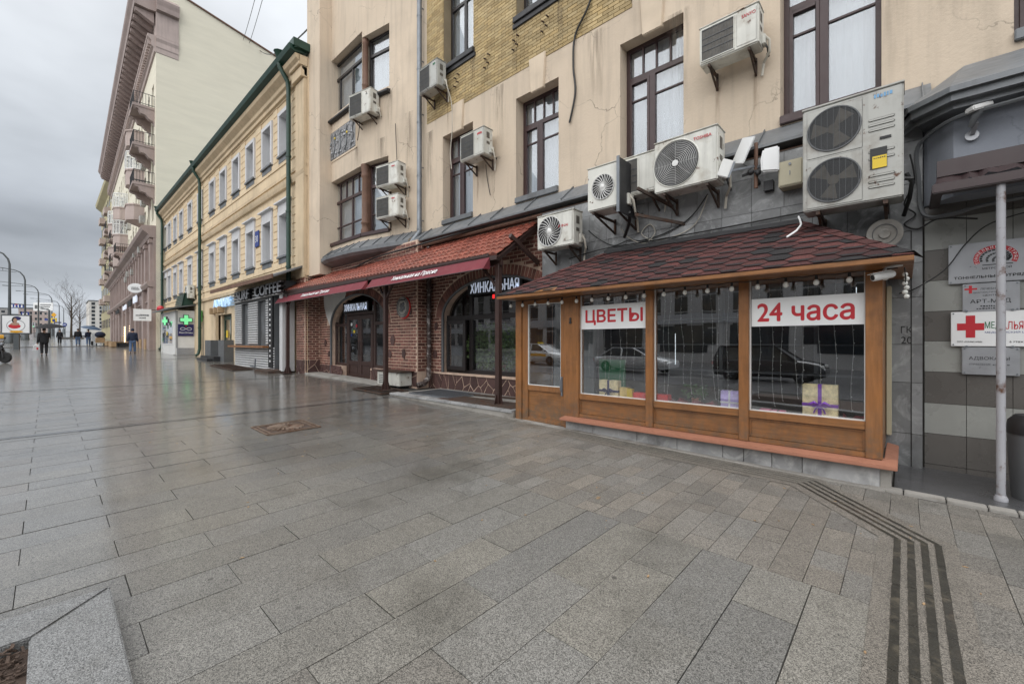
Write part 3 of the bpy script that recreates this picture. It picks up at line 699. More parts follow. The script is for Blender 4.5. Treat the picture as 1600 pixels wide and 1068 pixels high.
# ---- bay: front parallel to the street, right face turned a little
UF = (-13.5, 7.19); RU = (.981, .194)
mb = MB()
wall(mb, -3.6, 0, 4.9, 18, [(-3.28, -.003, 10.06, 12.15), (-3.28, -.003, 5.3, 7.62)], .30)
MF = frame_at(UF[0], UF[1], 0); MR = frame_at(UF[0], UF[1], 0, RU)
bay = mb.build('bay_wall', A['cream'], HB, MF)
mb = MB(); wall(mb, 0, 2.62, 4.9, 18, [(.003, 1.31, 9.9, 11.93), (.003, 1.27, 5.3, 7.66)], .30)
mb.build('bay_wall', A['cream'], HB, MR)
mb = MB(); mb.box(-17.1, -10.9, 7.7, 12, 18, 18.2); mb.build('bay_roof', A['metal'], HB)
def bay_window(M, w_, z0, z1, cols, style):
    h = z1 - z0; t = .07; mb = MB(); d = .07
    def b(x0, x1, c0, c1, y0=0, y1=d): mb.box(x0, x1, y0, y1, c0, c1)
    b(0, t, 0, h); b(w_-t, w_, 0, h); b(t, w_-t, 0, t); b(t, w_-t, h-t, h)
    panes = []; zt = h*(.68 if style == 'low' else .70)
    b(t, w_-t, zt-.05, zt+.05, -.01)
    p = (w_-2*t)/cols
    for k in range(cols):
        x0, x1 = t+p*k+(.04 if k else 0), t+p*(k+1)-(.04 if k < cols-1 else 0)
        if k: b(t+p*k-.04, t+p*k+.04, t, zt-.05)
        if style == 'low':
            b(x0, x1, h*.27-.02, h*.27+.02); panes += [(x0, x1, t, h*.27-.02), (x0, x1, h*.27+.02, zt-.05)]
            n_ = 2
            for j in range(n_):
                a0, a1 = t+p*k+p*j/n_, t+p*k+p*(j+1)/n_
                if j or k: b(a0-.018, a0+.018, zt+.05, h-t)
                panes.append((a0+.018, a1-.018, zt+.05, h-t))
        else: panes.append((x0, x1, t, zt-.05))
    if style != 'low': panes.append((t, w_-t, zt+.05, h-t))
    f = mb.build('window', A['wframe'] if style == 'low' else A['dframe'], HB, M @ Matrix.Translation((0, 0, z0)), bevel=.004, seg=1)
    for x0, x1, c0, c1 in panes:
        q = MB(); q.box(x0, x1, .03, .036, c0, c1); q.build('pane', A['glass'], f, M @ Matrix.Translation((0, 0, z0)))
    q = MB(); q.quad((-.1, .14, -.1), (w_+.12, .14, -.1), (w_+.12, .14, h+.3), (-.1, .14, h+.3)); q.build('curtain', A['curt'], f, M @ Matrix.Translation((0, 0, z0)))
bay_window(MF @ Matrix.Translation((-3.12, .22, 0)), 3.06, 10.1, 12.12, 3, 'high')
bay_window(MR @ Matrix.Translation((.10, .22, 0)), 1.21, 9.98, 11.92, 1, 'high')
bay_window(MF @ Matrix.Translation((-3.06, .22, 0)), 2.94, 5.33, 7.6, 3, 'low')
bay_window(MR @ Matrix.Translation((.16, .22, 0)), 1.10, 5.33, 7.64, 1, 'low')
for x, M, z0, z1, r in ((-3.08, MF, 10.1, 12.12, .09), (.0, MF, 10.0, 12.15, .10), (-3.08, MF, 5.33, 7.6, .12), (.0, MF, 5.33, 7.66, .12)):
    q = MB(); hh = z1 - z0
    q.lathe([(r*1.2, 0), (r*1.2, .12), (r, .16), (r, .3), (r*1.18, .33), (r*1.18, .37), (r, .41), (r*.95, hh*.8), (r*1.15, hh*.82), (r*1.15, hh*.85), (r, hh*.87), (r*1.2, hh-.08), (r*1.2, hh)], 16, (x, .12, z0))
    q.build('column', A['rusthead'], HB, M, smooth=True)
q = MB(); q.box(.0, .14, .1, .3, 5.33, 7.62); q.build('column', A['rusthead'], HB, MR)
# sills and ledges of the bay
for M, a, b, z in ((MF, -3.62, .03, 9.86), (MR, -.0, 1.36, 9.75)):
    q = MB(); q.extr([(a, -.14, z), (a, .3, z+.12), (a, .3, z), (a, -.06, z-.1), (a, -.14, z-.06)], (b-a, 0, 0)); q.build('sill', A['dmetal'], HB, M)
for M, a, b in ((MF, -3.3, 0), (MR, 0, 1.34)):
    q = MB(); q.box(a, b, -.06, .28, 5.2, 5.32); q.build('sill', A['wframe'], HB, M, bevel=.01)
arc = [(-16.95, 7.3), (-16.2, 6.86), (-15.2, 6.70), (-14.2, 6.68), (-13.3, 6.74), (-12.2, 6.96), (-11.3, 7.16), (-10.85, 7.24)]
top_ = [(-16.95, 7.3), (-16.5, 7.2), (-15.2, 7.19), (-14.2, 7.19), (-13.5, 7.19), (-12.4, 7.41), (-11.5, 7.58), (-10.9, 7.69)]
mb = MB()
for (a, b), (c, d) in zip(zip(arc, top_), zip(arc[1:], top_[1:])):
    mb.quad((*a, 4.70), (*c, 4.70), (*d, 5.06), (*b, 5.06)); mb.quad((*a, 4.58), (*c, 4.58), (*c, 4.70), (*a, 4.70))
    mb.quad((a[0], a[1]+.1, 4.50), (c[0], c[1]+.1, 4.50), (*c, 4.58), (*a, 4.58)); mb.quad((a[0], a[1]+.1, 4.50), (c[0], c[1]+.1, 4.50), (d[0], d[1]+.4, 4.30), (b[0], b[1]+.4, 4.30))
ba = mb.build('bay_apron', A['metal'], HB)
for k in range(1, 13):
    t = k/13*(len(arc)-1); i = int(t); f = t-i
    a = [arc[i][j]+(arc[i+1][j]-arc[i][j])*f for j in (0, 1)]; b = [top_[i][j]+(top_[i+1][j]-top_[i][j])*f for j in (0, 1)]
    q = MB(); q.bar((*a, 4.715), (*b, 5.07), .012, .035); q.build('seam', A['metal'], ba)
# mosaic panel with stems between the bay windows
seeds = [(R.uniform(-2.72, -.44), R.uniform(8.42, 9.38)) for _ in range(190)]
mb = MB(); mb.box(-2.75, -.42, -.012, .01, 8.4, 9.42); rp = mb.build('relief_panel', A['relief'], HB, MF)
items = []
items = []
TB = MB()
for P in voronoi((-2.73, -.44, 8.42, 9.4), seeds, .018):
    cx = sum(p[0] for p in P)/len(P); cz = sum(p[1] for p in P)/len(P); hh = R.uniform(.012, .03)
    TB.extr([(p[0], -.012, p[1]) for p in P], (0, -hh, 0))
stuff(TB.build('mosaic_stones', A['relief'], rp, MF))
for k in range(5):
    x = -2.55 + k*.46; q = MB(); q.tube([(x+.07*math.sin(t*5.5)+t*.25, -.05, 8.48+t*.8) for t in [i/10 for i in range(11)]], .022, 6); q.build('stem', A['metal'], rp, MF, smooth=True)
for k in range(16):
    x, z = R.uniform(-2.6, -.55), R.uniform(8.5, 9.3); q = MB(); q.sphere((x, -.05, z), .045, 8, 5, (1, .6, 1)); q.build('flower', A['yel_s'] if k % 8 == 0 else A['sgng'], rp, MF, smooth=True)
q = MB(); q.box(-2.83, -.34, -.022, .0, 8.33, 8.395); q.box(-2.83, -.34, -.022, .0, 9.425, 9.48); q.box(-2.83, -2.76, -.022, 0, 8.397, 9.422); q.box(-.41, -.34, -.022, 0, 8.397, 9.422); q.build('panel_border', A['cream_key'], HB, MF)
# pier at the left end, and the downpipe
mb = MB(); mb.box(-16.92, -15.80, 6.75, 7.6, 4.15, 18); mb.build('end_pier', A['cream'], HB)
mb = MB(); mb.box(-16.92, -16.7, 6.76, 12, 4.15, 18); mb.build('side_wall', A['cream'], HB)
mb = MB(); mb.tube([(-10.72, 7.55, 16.5), (-10.72, 7.55, 4.95), (-10.78, 7.42, 4.75), (-10.84, 7.3, 4.55), (-10.84, 7.3, 4.3)], .075, 14)
for z in (5.0, 6.6, 8.2, 9.8, 11.4, 13): mb.lathe([(.082, 0), (.082, .05)], 14, (-10.72, 7.55, z)); mb.box(-10.735, -10.705, 7.6, 7.75, z+.3, z+.32)
mb.build('downpipe', A['zinc'], HB, smooth=True)

# rain and rust runs on the plaster, below sills, brackets and bolts
A['rust_run'] = stain('rust run', (.16, .075, .03)); A['soot_run'] = stain('soot run', (.13, .105, .08))
for x, z, w_, h, m_ in ((-2.33, 5.95, .10, .8, 'rust_run'), (-1.75, 5.95, .12, 1.0, 'rust_run'), (-8.3, 6.1, .10, .9, 'rust_run'), (-7.72, 6.1, .12, .8, 'rust_run'), (-10.1, 8.5, .1, .9, 'rust_run'), (-9.55, 8.5, .1, 1.0, 'rust_run'), (-6.95, 9.25, .22, 1.2, 'soot_run'), (-5.62, 9.25, .25, 1.4, 'soot_run'), (-8.5, 9.25, .25, 1.2, 'soot_run'), (-6.25, 7.46, .2, .01, 'soot_run'),
                        (-4.7, 8.1, .5, 1.6, 'soot_run'), (-3.0, 7.6, .5, 2.0, 'soot_run'), (-.15, 7.6, .45, 2.4, 'soot_run'), (.5, 7.8, .7, 2.4, 'soot_run'), (-7.5, 8.1, .5, 1.6, 'soot_run'), (-10.4, 7.9, .4, 2.8, 'soot_run'), (-2.7, 9.5, .6, 2.2, 'soot_run')):
    if h < .1: continue
    q = MB(); q.box(x-w_/2, x+w_/2, 7.682, 7.684, z-h, z); q.build('weather_stain', A[m_], HB)
for x, z, w_, h in ((.35, 9.7, .3, 1.3), (1.35, 9.7, .3, 1.5), (1.0, 8.3, .5, 1.2), (2.2, 8.8, .4, 2.2), (.75, 5.25, .2, .3), (1.4, 5.2, .3, .25)):
    q = MB(); q.box(x-w_/2, x+w_/2, -.022, -.02, z-h, z); q.build('weather_stain', A['soot_run'], HB, MR)
for x, z, w_, h in ((-2.9, 9.8, .3, .45), (-.3, 8.35, .4, .8), (-2.6, 8.3, .5, .6)):
    q = MB(); q.box(x-w_/2, x+w_/2, -.026, -.024, z-h, z); q.build('weather_stain', A['soot_run'], HB, MF)

# ---- marble cladding above and beside the flower shop
mb = MB(); mb.box(-5.75, .165, 7.215, 7.62, 3.0, 4.42); mb.box(-.2, .165, 7.215, 7.62, 0, 3.0); mw = mb.build('marble_wall', A['joint'], HB)
u = MB(); u.box(-.5, .5, 0, 1, -.5, .5); mp = u.mesh('panel', A['marble'])
items = []
def panel(x0, x1, z0, z1, y=7.2): items.append((mp, TR((x0+x1)/2, y+R.uniform(-.003, .002), (z0+z1)/2) @ Matrix.Diagonal((x1-x0-.006, .014, z1-z0-.006, 1))))
for z0, z1 in ((3.02, 3.6), (3.6, 4.12), (4.12, 4.40)):
    x = -5.74
    while x < .1:
        x1 = min(x + R.choice((.42, .42, .38)), .165); panel(x, x1, z0, z1); x = x1
for z0, z1 in ((.1, .52), (.52, 1.15), (1.15, 1.62), (1.62, 2.2), (2.2, 2.62), (2.62, 3.02)): panel(-.2, .06, z0, z1); panel(.064, .165, z0, z1, 7.19)
pieces('panel', mw, items, 300)
for s, z, w_ in (('ГК', 1.76, .10), ('20', 1.63, .10)): text('painted_letters', s, mw, frame_at(-.03, 7.193, z), w_, .085, A['blk'], .001)

# ---- tiled wall of the entrance at the right
mb = MB(); mb.box(.165, 3.2, 7.29, 7.7, 0, 3.7); tw = mb.build('tiled_wall', A['joint'], HB)
u = MB(); u.box(-.5, .5, 0, 1, -.5, .5); tl = u.mesh('tile', A['tile_l']); td = u.mesh('tile', A['tile_d'])
zs = [.02, .17, .54, .91, 1.29, 1.66, 2.02, 2.39, 2.76, 3.13, 3.5]; xs = [.18, .535, .89, 1.245, 1.6, 1.955, 2.31, 2.665, 3.02]
items = []
for j in range(len(zs)-1):
    for a, b in zip(xs, xs[1:]): items.append((tl if j in (2, 4, 6, 8) else td, TR((a+b)/2, 7.27+R.uniform(-.001, .001), (zs[j]+zs[j+1])/2) @ Matrix.Diagonal((b-a-.005, .018, zs[j+1]-zs[j]-.005, 1))))
pieces('tile', tw, items, 300)
# the grey hood over the entrance
mb = MB()
PA, PB, PC = (.175, 7.25), (.41, 6.95), (3.2, 6.95)
for p, q in ((PA, PB), (PB, PC)): mb.quad((*p, 3.3), (*q, 3.3), (*q, 4.36), (*p, 4.36))
mb.poly([(*PA, 3.3), (*PB, 3.3), (*PC, 3.3), (3.2, 7.7, 3.3), (.175, 7.7, 3.3)])
mb.quad((*PA, 3.3), (*PA, 4.36), (.175, 7.7, 4.36), (.175, 7.7, 3.3))
mb.build('hood_wall', A['grey'], HB)
T_, K_, E_ = (.03, 6.84), (.36, 6.58), (3.2, 6.58)
mb = MB()
mb.poly([(*T_, 4.40), (*K_, 4.40), (.55, 7.71, 5.08)]); mb.quad((*K_, 4.40), (*E_, 4.40), (3.2, 7.71, 5.08), (.55, 7.71, 5.08)); mb.poly([(*T_, 4.40), (.55, 7.71, 5.08), (-.1, 7.71, 4.5)])
for z0, z1, o in ((4.34, 4.40, 0), (4.26, 4.34, .05), (4.2, 4.26, .14)):
    t, k, e = (T_[0]+o*.5, T_[1]+o*.9), (K_[0]+o*.25, K_[1]+o), (E_[0], E_[1]+o)
    mb.quad((*t, z0), (*k, z0), (*k, z1), (*t, z1)); mb.quad((*k, z0), (*e, z0), (*e, z1), (*k, z1)); mb.poly([(*t, z0), (*k, z0), (*e, z0), (3.2, 7.3, z0), (.2, 7.3, z0)])
    mb.quad((*t, z0), (*t, z1), (-.1, 7.4, z1), (-.1, 7.4, z0))
mb.build('entrance_hood', A['metal'], HB)
# maroon porch roof under the hood, held by the thin pole
po = thing('porch_roof', 'maroon sheet metal porch roof on a chipped white pole beside the sign plates', 'porch roof', (.70, 6.35, gz(.7, 6.35)))
mb = MB(); mb.box(.27, 3.2, 6.78, 6.86, 3.50, 3.68); mb.build('upper_fascia', A['maroon'], po)
mb = MB(); n_ = 46
for k in range(n_):
    a, b = .24+2.9*k/n_, .24+2.9*(k+1)/n_; f = lambda x: .028*math.sin(x*42)+.02*math.sin(x*11)
    mb.quad((a, 6.36, 3.32+f(a)), (b, 6.36, 3.32+f(b)), (b+.03, 6.8, 3.50+f(b)*.5), (a+.03, 6.8, 3.50+f(a)*.5))
mb.build('corrugated_sheet', A['maroon'], po, smooth=True)
mb = MB(); mb.box(.215, 3.2, 6.28, 6.40, 3.20, 3.30); mb.box(.215, .30, 6.40, 7.1, 3.22, 3.29); mb.build('gutter', A['maroon'], po, bevel=.01)
mb = MB(); mb.tube([(.70, 6.35, gz(.7,6.35)), (.70, 6.35, 3.2)], .033, 16); mb.lathe([(.05, 0), (.05, .03), (.036, .06)], 16, (.70, 6.35, gz(.7, 6.35))); mb.build('pole', A['polew'], po, smooth=True)
# ================================================================ brick restaurant front
RF = thing('restaurant_front', 'dark red brick restaurant front with pale joints, two arched openings and a stone plinth', 'shop front', (-11, 7.4, gz(-11, 7.4)))
def arch(cx, a, zs, b): return lambda x: zs + b*math.sqrt(max(0, 1-((x-cx)/a)**2))
OA = (-15.90, -12.0, .40, 2.25, 1.05); OB = (-9.69, -5.62, .78, 2.36, .95)
def arched(mb, x0, x1, z0, z1, o, depth):
    a, b, zb, zs, rise = o; f = arch((a+b)/2, (b-a)/2, zs, rise)
    if a > x0: mb.quad((x0,0,z0),(a,0,z0),(a,0,z1),(x0,0,z1))
    if b < x1: mb.quad((b,0,z0),(x1,0,z0),(x1,0,z1),(b,0,z1))
    if zb > z0: mb.quad((a,0,z0),(b,0,z0),(b,0,zb),(a,0,zb))
    n_ = 30; X = [(a+b)/2-(b-a)/2*math.cos(PI*k/n_) for k in range(n_+1)]
    for p, q in zip(X, X[1:]):
        mb.quad((p,0,f(p)),(q,0,f(q)),(q,0,z1),(p,0,z1)); mb.quad((p,0,f(p)),(p,depth,f(p)),(q,depth,f(q)),(q,0,f(q)))
    mb.quad((a,0,zb),(a,depth,zb),(a,depth,zs),(a,0,zs)); mb.quad((b,0,zb),(b,0,zs),(b,depth,zs),(b,depth,zb)); mb.quad((a,0,zb),(b,0,zb),(b,depth,zb),(a,depth,zb))
YA, YB = 7.2, 7.6
mb = MB(); arched(mb, -17.2, -10.33, 0, 4.6, OA, .3); wa = mb.build('wall', A['mortar'], RF, frame_at(0, YA, 0))
mb = MB(); arched(mb, -10.33, -5.3, 0, 4.4, OB, .26); wb = mb.build('wall', A['mortar'], RF, frame_at(0, YB, 0))
mb = MB(); mb.quad((-10.33, YA, 0), (-10.33, YB, 0), (-10.33, YB, 4.6), (-10.33, YA, 4.6)); wc = mb.build('wall', A['mortar'], RF)
mb = MB(); mb.box(-17.62, -16.8, 6.62, 7.2, .2, 4.16); wd = mb.build('pier', A['mortar'], RF)
u = MB(); u.box(-.5, .5, -.5, .5, -.5, .5); rb = u.mesh('brick', A['rbrick'])
items = []
def bricks(x0, x1, z0, z1, MM, o=None, phase=0):
    row = phase; z = z0
    while z < z1-.04:
        x = x0 - (.13 if row % 2 else 0); h = .074
        while x < x1:
            a, b = max(x, x0), min(x+.26, x1); ok = b-a > .05
            if ok and o:
                oa, ob, zb, zs, rise = o; f = arch((oa+ob)/2, (ob-oa)/2+.29, zs, rise+.29); m = .02
                ins = lambda q: oa-(m if z < zs else .29) < q < ob+(m if z < zs else .29) and z+h > zb and z < (f(q) if z+h > zs else 99)
                if ins(a) and ins(b): ok = False
                elif ins(a) or ins(b):
                    lo, hi = a, b; ia = ins(a)
                    for _ in range(12):
                        md = (lo+hi)/2
                        if ins(md) == ia: lo = md
                        else: hi = md
                    if ia: a = hi
                    else: b = lo
                    ok = b-a > .04
            if ok: items.append((rb, MM @ TR((a+b)/2, R.uniform(-.004, .003), z+h/2) @ Matrix.Diagonal((b-a-.034, .026, h-.006, 1))))
            x += .26
        z += .092; row += 1
bricks(-17.15, -10.34, .80, 4.55, frame_at(0, YA, 0), OA)
bricks(-10.32, -5.32, .80, 4.38, frame_at(0, YB, 0), OB)
MCc = frame_at(-10.33, YA, 0, (0, 1)); bricks(.01, .38, .80, 4.5, MCc)
bricks(-17.61, -16.81, .98, 4.12, frame_at(0, 6.62, 0)); bricks(.01, .57, .98, 4.12, frame_at(-16.8, 6.62, 0, (0, 1)), None, 1)
for o, y in ((OA, YA), (OB, YB)):                     # voussoirs
    a, b, zb, zs, rise = o; cx = (a+b)/2; hw = (b-a)/2+.135; rr = rise+.135
    n_ = 54
    for k in range(n_):
        t = PI*(k+.5)/n_; x, z = cx+hw*math.cos(t), zs+rr*math.sin(t)
        if y == YA and t > PI*.80: continue
        nx, nz_ = math.cos(t)/hw, math.sin(t)/rr; ang = math.atan2(nx, nz_)
        items.append((rb, TR(x, y, z) @ Matrix.Rotation(ang, 4, 'Y') @ Matrix.Diagonal((.082, .034, .255, 1))))
pieces('brick', RF, items, 300)
# white plastered spandrel at the left of the door arch and grey trim round the openings
q = MB(); f = arch((OA[0]+OA[1])/2, 1.95, 2.25, 1.05); pts = [(-15.93, 2.28)] + [(-15.93+.12*k, f(-15.93+.12*k)+.01) for k in range(1, 11)] + [(-14.62, 3.42), (-16.45, 3.42), (-16.4, 3.0), (-16.2, 2.6)]
q.extr([(x, -.02, z) for x, z in pts], (0, .03, 0)); q.build('spandrel', A['white'], RF, frame_at(0, YA, 0))
for o, y in ((OA, YA), (OB, YB)):
    a, b, zb, zs, rise = o; f = arch((a+b)/2, (b-a)/2, zs, rise); path = [(a, .0, zb), (a, 0, zs)] + [((a+b)/2-(b-a)/2*math.cos(PI*k/24), 0, zs+rise*math.sin(PI*k/24)) for k in range(1, 24)] + [(b, 0, zs), (b, 0, zb)]
    q = MB(); q.tube([(p[0], .02, p[2]) for p in path], .045, 6); q.build('arch_trim', A['plast'], RF, frame_at(0, y, 0), smooth=True)
# crazy paving plinth: brown stones in pale mortar
def plinth(x0, x1, z0, z1, MM, skip=None, n_=0):
    w_ = x1-x0; n_ = max(4, int(w_*7.5)); seeds = [(x0+w_*(k+R.uniform(.1, .9))/n_*1.0, R.uniform(z0, z1)) for k in range(n_)]
    for P in voronoi((x0, x1, z0, z1), seeds, .028):
        cx = sum(p[0] for p in P)/len(P)
        if skip and skip[0] < cx < skip[1]: continue
        q = MB(); q.extr([(p[0]+R.uniform(-.006,.006), -.012-R.uniform(0, .008), p[1]+R.uniform(-.006,.006)) for p in P], (0, .02, 0)); q.build('stone', A['stone'], RF, MM)
plinth(-17.15, -10.35, .36, .78, frame_at(0, YA, 0), (-15.0, -12.95)); plinth(-10.32, -5.4, .26, .75, frame_at(0, YB, 0))
plinth(-17.61, -16.81, .36, .96, frame_at(0, 6.62, 0)); plinth(.02, .56, .36, .96, frame_at(-16.8, 6.62, 0, (0, 1)))
q = MB(); q.box(-9.75, -5.5, -.05, .26, .74, .79); q.build('sill', A['mortar'], RF, frame_at(0, YB, 0), bevel=.01)
for x, z, s in ((-11.6, 1.72, .15), (-11.0, 1.3, .13), (-11.75, 1.28, .12), (-16.3, 1.6, .12), (-16.0, 1.2, .1), (-10.0, 1.3, .12), (-9.95, 2.1, .1), (-10.65, 2.55, .1)):
    y = YA if x < -10.33 else YB; q = MB(); n_ = 6; pts = [(x+s*(.75+R.random()*.4)*math.cos(2*PI*k/n_)*.8, y-.03, z+s*(.75+R.random()*.4)*math.sin(2*PI*k/n_)*1.2) for k in range(n_)]; q.extr(pts, (0, .03, 0)); q.build('stone', A['stone'], RF)

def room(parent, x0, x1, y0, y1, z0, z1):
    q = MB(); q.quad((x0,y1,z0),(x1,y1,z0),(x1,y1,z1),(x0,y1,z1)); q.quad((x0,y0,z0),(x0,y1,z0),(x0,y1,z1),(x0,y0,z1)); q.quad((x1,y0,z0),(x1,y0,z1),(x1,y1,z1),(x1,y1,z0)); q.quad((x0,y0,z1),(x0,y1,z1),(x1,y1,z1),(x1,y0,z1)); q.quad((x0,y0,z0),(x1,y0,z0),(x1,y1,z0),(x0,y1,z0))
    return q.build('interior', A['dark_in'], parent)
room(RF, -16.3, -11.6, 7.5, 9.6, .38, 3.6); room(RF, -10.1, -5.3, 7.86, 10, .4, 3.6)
# the entrance: glazed double door with side lights and fanlight
def bars(mb, lst, y0, y1):
    for x0, x1, z0, z1 in lst: mb.box(x0, x1, y0, y1, z0, z1)
MA = frame_at(0, YA+.18, 0); a, b = OA[0], OA[1]
fa = arch((a+b)/2, 1.95, 2.25, 1.05)
mb = MB(); bars(mb, [(-15.0, -14.88, .42, 3.2), (-13.10, -12.98, .42, 3.2), (a, -15.0, .78, .88), (-12.98, b, .78, .88), (a, -15, 2.22, 2.32), (-12.98, b, 2.22, 2.32), (-14.88, -13.1, 2.60, 2.70), (a, a+.09, .78, 2.4), (b-.09, b, .78, 2.4)], 0, .09)
fr = mb.build('entrance_frame', A['brown'], RF, MA, bevel=.006, seg=1)
for x0, x1, z0, z1 in ((a+.09, -15, .88, 2.22), (-12.98, b-.09, .88, 2.22), (-14.88, -13.1, 2.7, 3.0)):
    q = MB(); q.box(x0, x1, .03, .038, z0, z1); q.build('pane', A['glassd'], fr, MA)
for x0, x1 in ((a+.06, -15.0), (-12.98, b-.06)):
    q = MB(); X = [x0+(x1-x0)*k/6 for k in range(7)]
    for p, r_ in zip(X, X[1:]): q.quad((p, .03, 2.32), (r_, .03, 2.32), (r_, .03, fa(r_)), (p, .03, fa(p)))
    q.build('pane', A['glassd'], fr, MA)
for x0, x1 in ((a, -15.0), (-12.98, b)): q = MB(); q.box(x0, x1, .0, .32, .25, .78); q.build('plinth_wall', A['mortar'], RF, frame_at(0, YA+.01, 0))
mid = -13.99
for x0, x1, hx in ((-14.87, mid-.006, mid-.10), (mid+.006, -13.11, mid+.07)):
    mb = MB(); bars(mb, [(x0, x0+.13, .42, 2.58), (x1-.13, x1, .42, 2.58), (x0+.13, x1-.13, 2.44, 2.58), (x0+.13, x1-.13, .84, .98), (x0+.13, x1-.13, .42, .52)], -.02, .05); mb.box(x0+.13, x1-.13, .0, .03, .52, .84); mb.box(x0+.19, x1-.19, -.012, .0, .58, .78)
    d = mb.build('door', A['brown'], RF, MA, bevel=.006, seg=1)
    q = MB(); q.box(x0+.13, x1-.13, .01, .018, .98, 2.44); q.build('pane', A['glassd'], d, MA)
    q = MB(); q.tube([(hx, -.03, 1.2), (hx, -.08, 1.24), (hx, -.08, 1.62), (hx, -.03, 1.66)], .012, 8); q.build('handle', A['dmetal'], d, MA, smooth=True)
for k, (x, z, r, m_) in enumerate(((-14.62, 2.28, .06, 'ledb'), (-14.5, 2.08, .05, 'grn_p'), (-14.42, 2.02, .06, 'yel_s'), (-14.62, 1.9, .05, 'blue_p'), (-14.25, 2.22, .06, 'red'))):
    q = MB(); q.lathe([(r, 0), (r, .003)], 14, (x, .0, z), 'y'); o = q.build('sticker', A['sgnw' if m_ == 'ledb' else m_], None, MA); tag(o, ['white', 'green', 'yellow', 'blue', 'red'][k] + ' round sticker on the restaurant door glass', 'sticker', 'stickers on the restaurant door')
# arched window with an open casement at its left
MBm = frame_at(0, YB+.16, 0); a, b = OB[0], OB[1]; fb = arch((a+b)/2, (b-a)/2, OB[3], OB[4])
mb = MB(); bars(mb, [(a, a+.08, .79, 2.4), (-8.72, -8.60, .79, fb(-8.66)), (-6.75, -6.65, .79, fb(-6.7)), (a+.08, -8.72, .79, .87), (-8.6, -6.75, .79, .90), (-6.65, b, .79, .90), (a+.08, -8.72, 2.25, 2.38), (-8.6, -6.75, 2.25, 2.38), (-6.65, b, 2.25, 2.38)], 0, .09)
fr = mb.build('window', A['dframe'], RF, MBm, bevel=.006, seg=1)
for x0, x1 in ((-8.6, -6.75), (-6.65, b)):
    q = MB(); q.box(x0, x1, .04, .048, .9, 2.25); q.build('pane', A['glassd'], fr, MBm)
for x0, x1 in ((a+.02, -8.72), (-8.6, -6.75), (-6.65, b-.02)):
    q = MB(); X = [x0+(x1-x0)*k/8 for k in range(9)]
    for p, r_ in zip(X, X[1:]): q.quad((p, .04, 2.38), (r_, .04, 2.38), (r_, .04, max(2.38, fb(r_))), (p, .04, max(2.38, fb(p))))
    q.build('pane', A['glassd'], fr, MBm)
MO = frame_at(a+.09, YB+.14, 0, (math.cos(-.10), math.sin(-.10)))
mb = MB(); bars(mb, [(0, .09, .88, 2.24), (.80, .90, .88, 2.24), (.09, .80, .88, .98), (.09, .80, 2.14, 2.24)], -.06, .0); cs = mb.build('open_casement', A['dframe'], RF, MO, bevel=.006, seg=1)
q = MB(); q.box(.09, .80, -.035, -.028, .98, 2.14); q.build('pane', A['glassd'], cs, MO)
# window lettering
for x0, x1, z0, z1, y in ((-15.05, -13.45, 2.76, 3.0, YA+.13), (-8.6, -6.85, 2.95, 3.22, YB+.10)):
    s = thing('lit_sign', 'black board with white lit letters %s' % ('above the restaurant door' if x0 < -12 else 'in the arched window by the flower shop'), 'sign', (x0, y, z0), 0, 'lit restaurant signs')
    q = MB(); q.box(x0-.12, x1+.10, y, y+.03, z0-.06, z1+.06); q.build('backing', A['black'], s, bevel=.005)
    text('lettering', 'ХИНКАЛЬНАЯ', s, frame_at(x0, y-.004, z0), x1-x0, z1-z0, A['led'], .012, .01)
    if x0 > -12: marks('lettering', s, frame_at(-7.75, y-.004, 2.76), .78, .1, A['ledr'], 7)
# big leafy plant behind the window
pl = thing('window_plant', 'big leafy green plant standing behind the arched restaurant window', 'plant', (-7.95, 8.25, .8))
q = MB(); q.lathe([(.16, 0), (.22, .35)], 16, (-7.95, 8.25, .8)); q.build('pot', A['terra'], pl)
q = MB()
for k in range(14): an = R.uniform(0, 2*PI); q.tube([(-7.95, 8.25, 1.1), (-7.95+.3*math.cos(an), 8.25+.12*math.sin(an), 1.5), (-7.95+1.0*math.cos(an), 8.22+.2*math.sin(an), R.uniform(1.2, 2.1))], .012, 5)
q.build('stem', A['bark'], pl)
q = MB()
for k in range(1300):
    an, r = R.uniform(0, 2*PI), R.random()**.6; c = Vector((-7.95+1.15*r*math.cos(an), 7.98+.12*R.uniform(-1, 1), 1.55+.62*r*math.sin(an))); d = Vector((R.gauss(0, 1), R.gauss(0, .6), R.gauss(-.5, .7))).normalized()*R.uniform(.07, .14); s_ = d.orthogonal().normalized()*d.length*.3
    q.add([c, c+d*.5+s_, c+d, c+d*.5-s_], [(0, 1, 2, 3)])
stuff(q.build('foliage', A['leafb'], pl))
q = MB()
for k in range(24):
    x0, x1 = -8.5+.05*k, -8.45+.05*k; q.quad((x0, 8.2+.03*math.sin(k*1.7), .95), (x1, 8.2+.03*math.sin((k+1)*1.7), .95), (x1-.35*(k/24), 8.2+.03*math.sin((k+1)*1.7), 2.25), (x0-.35*(k/24), 8.2+.03*math.sin(k*1.7), 2.25))
tag(q.build('net_curtain', A['curt']), 'pale curtain gathered inside the arched restaurant window', 'curtain')
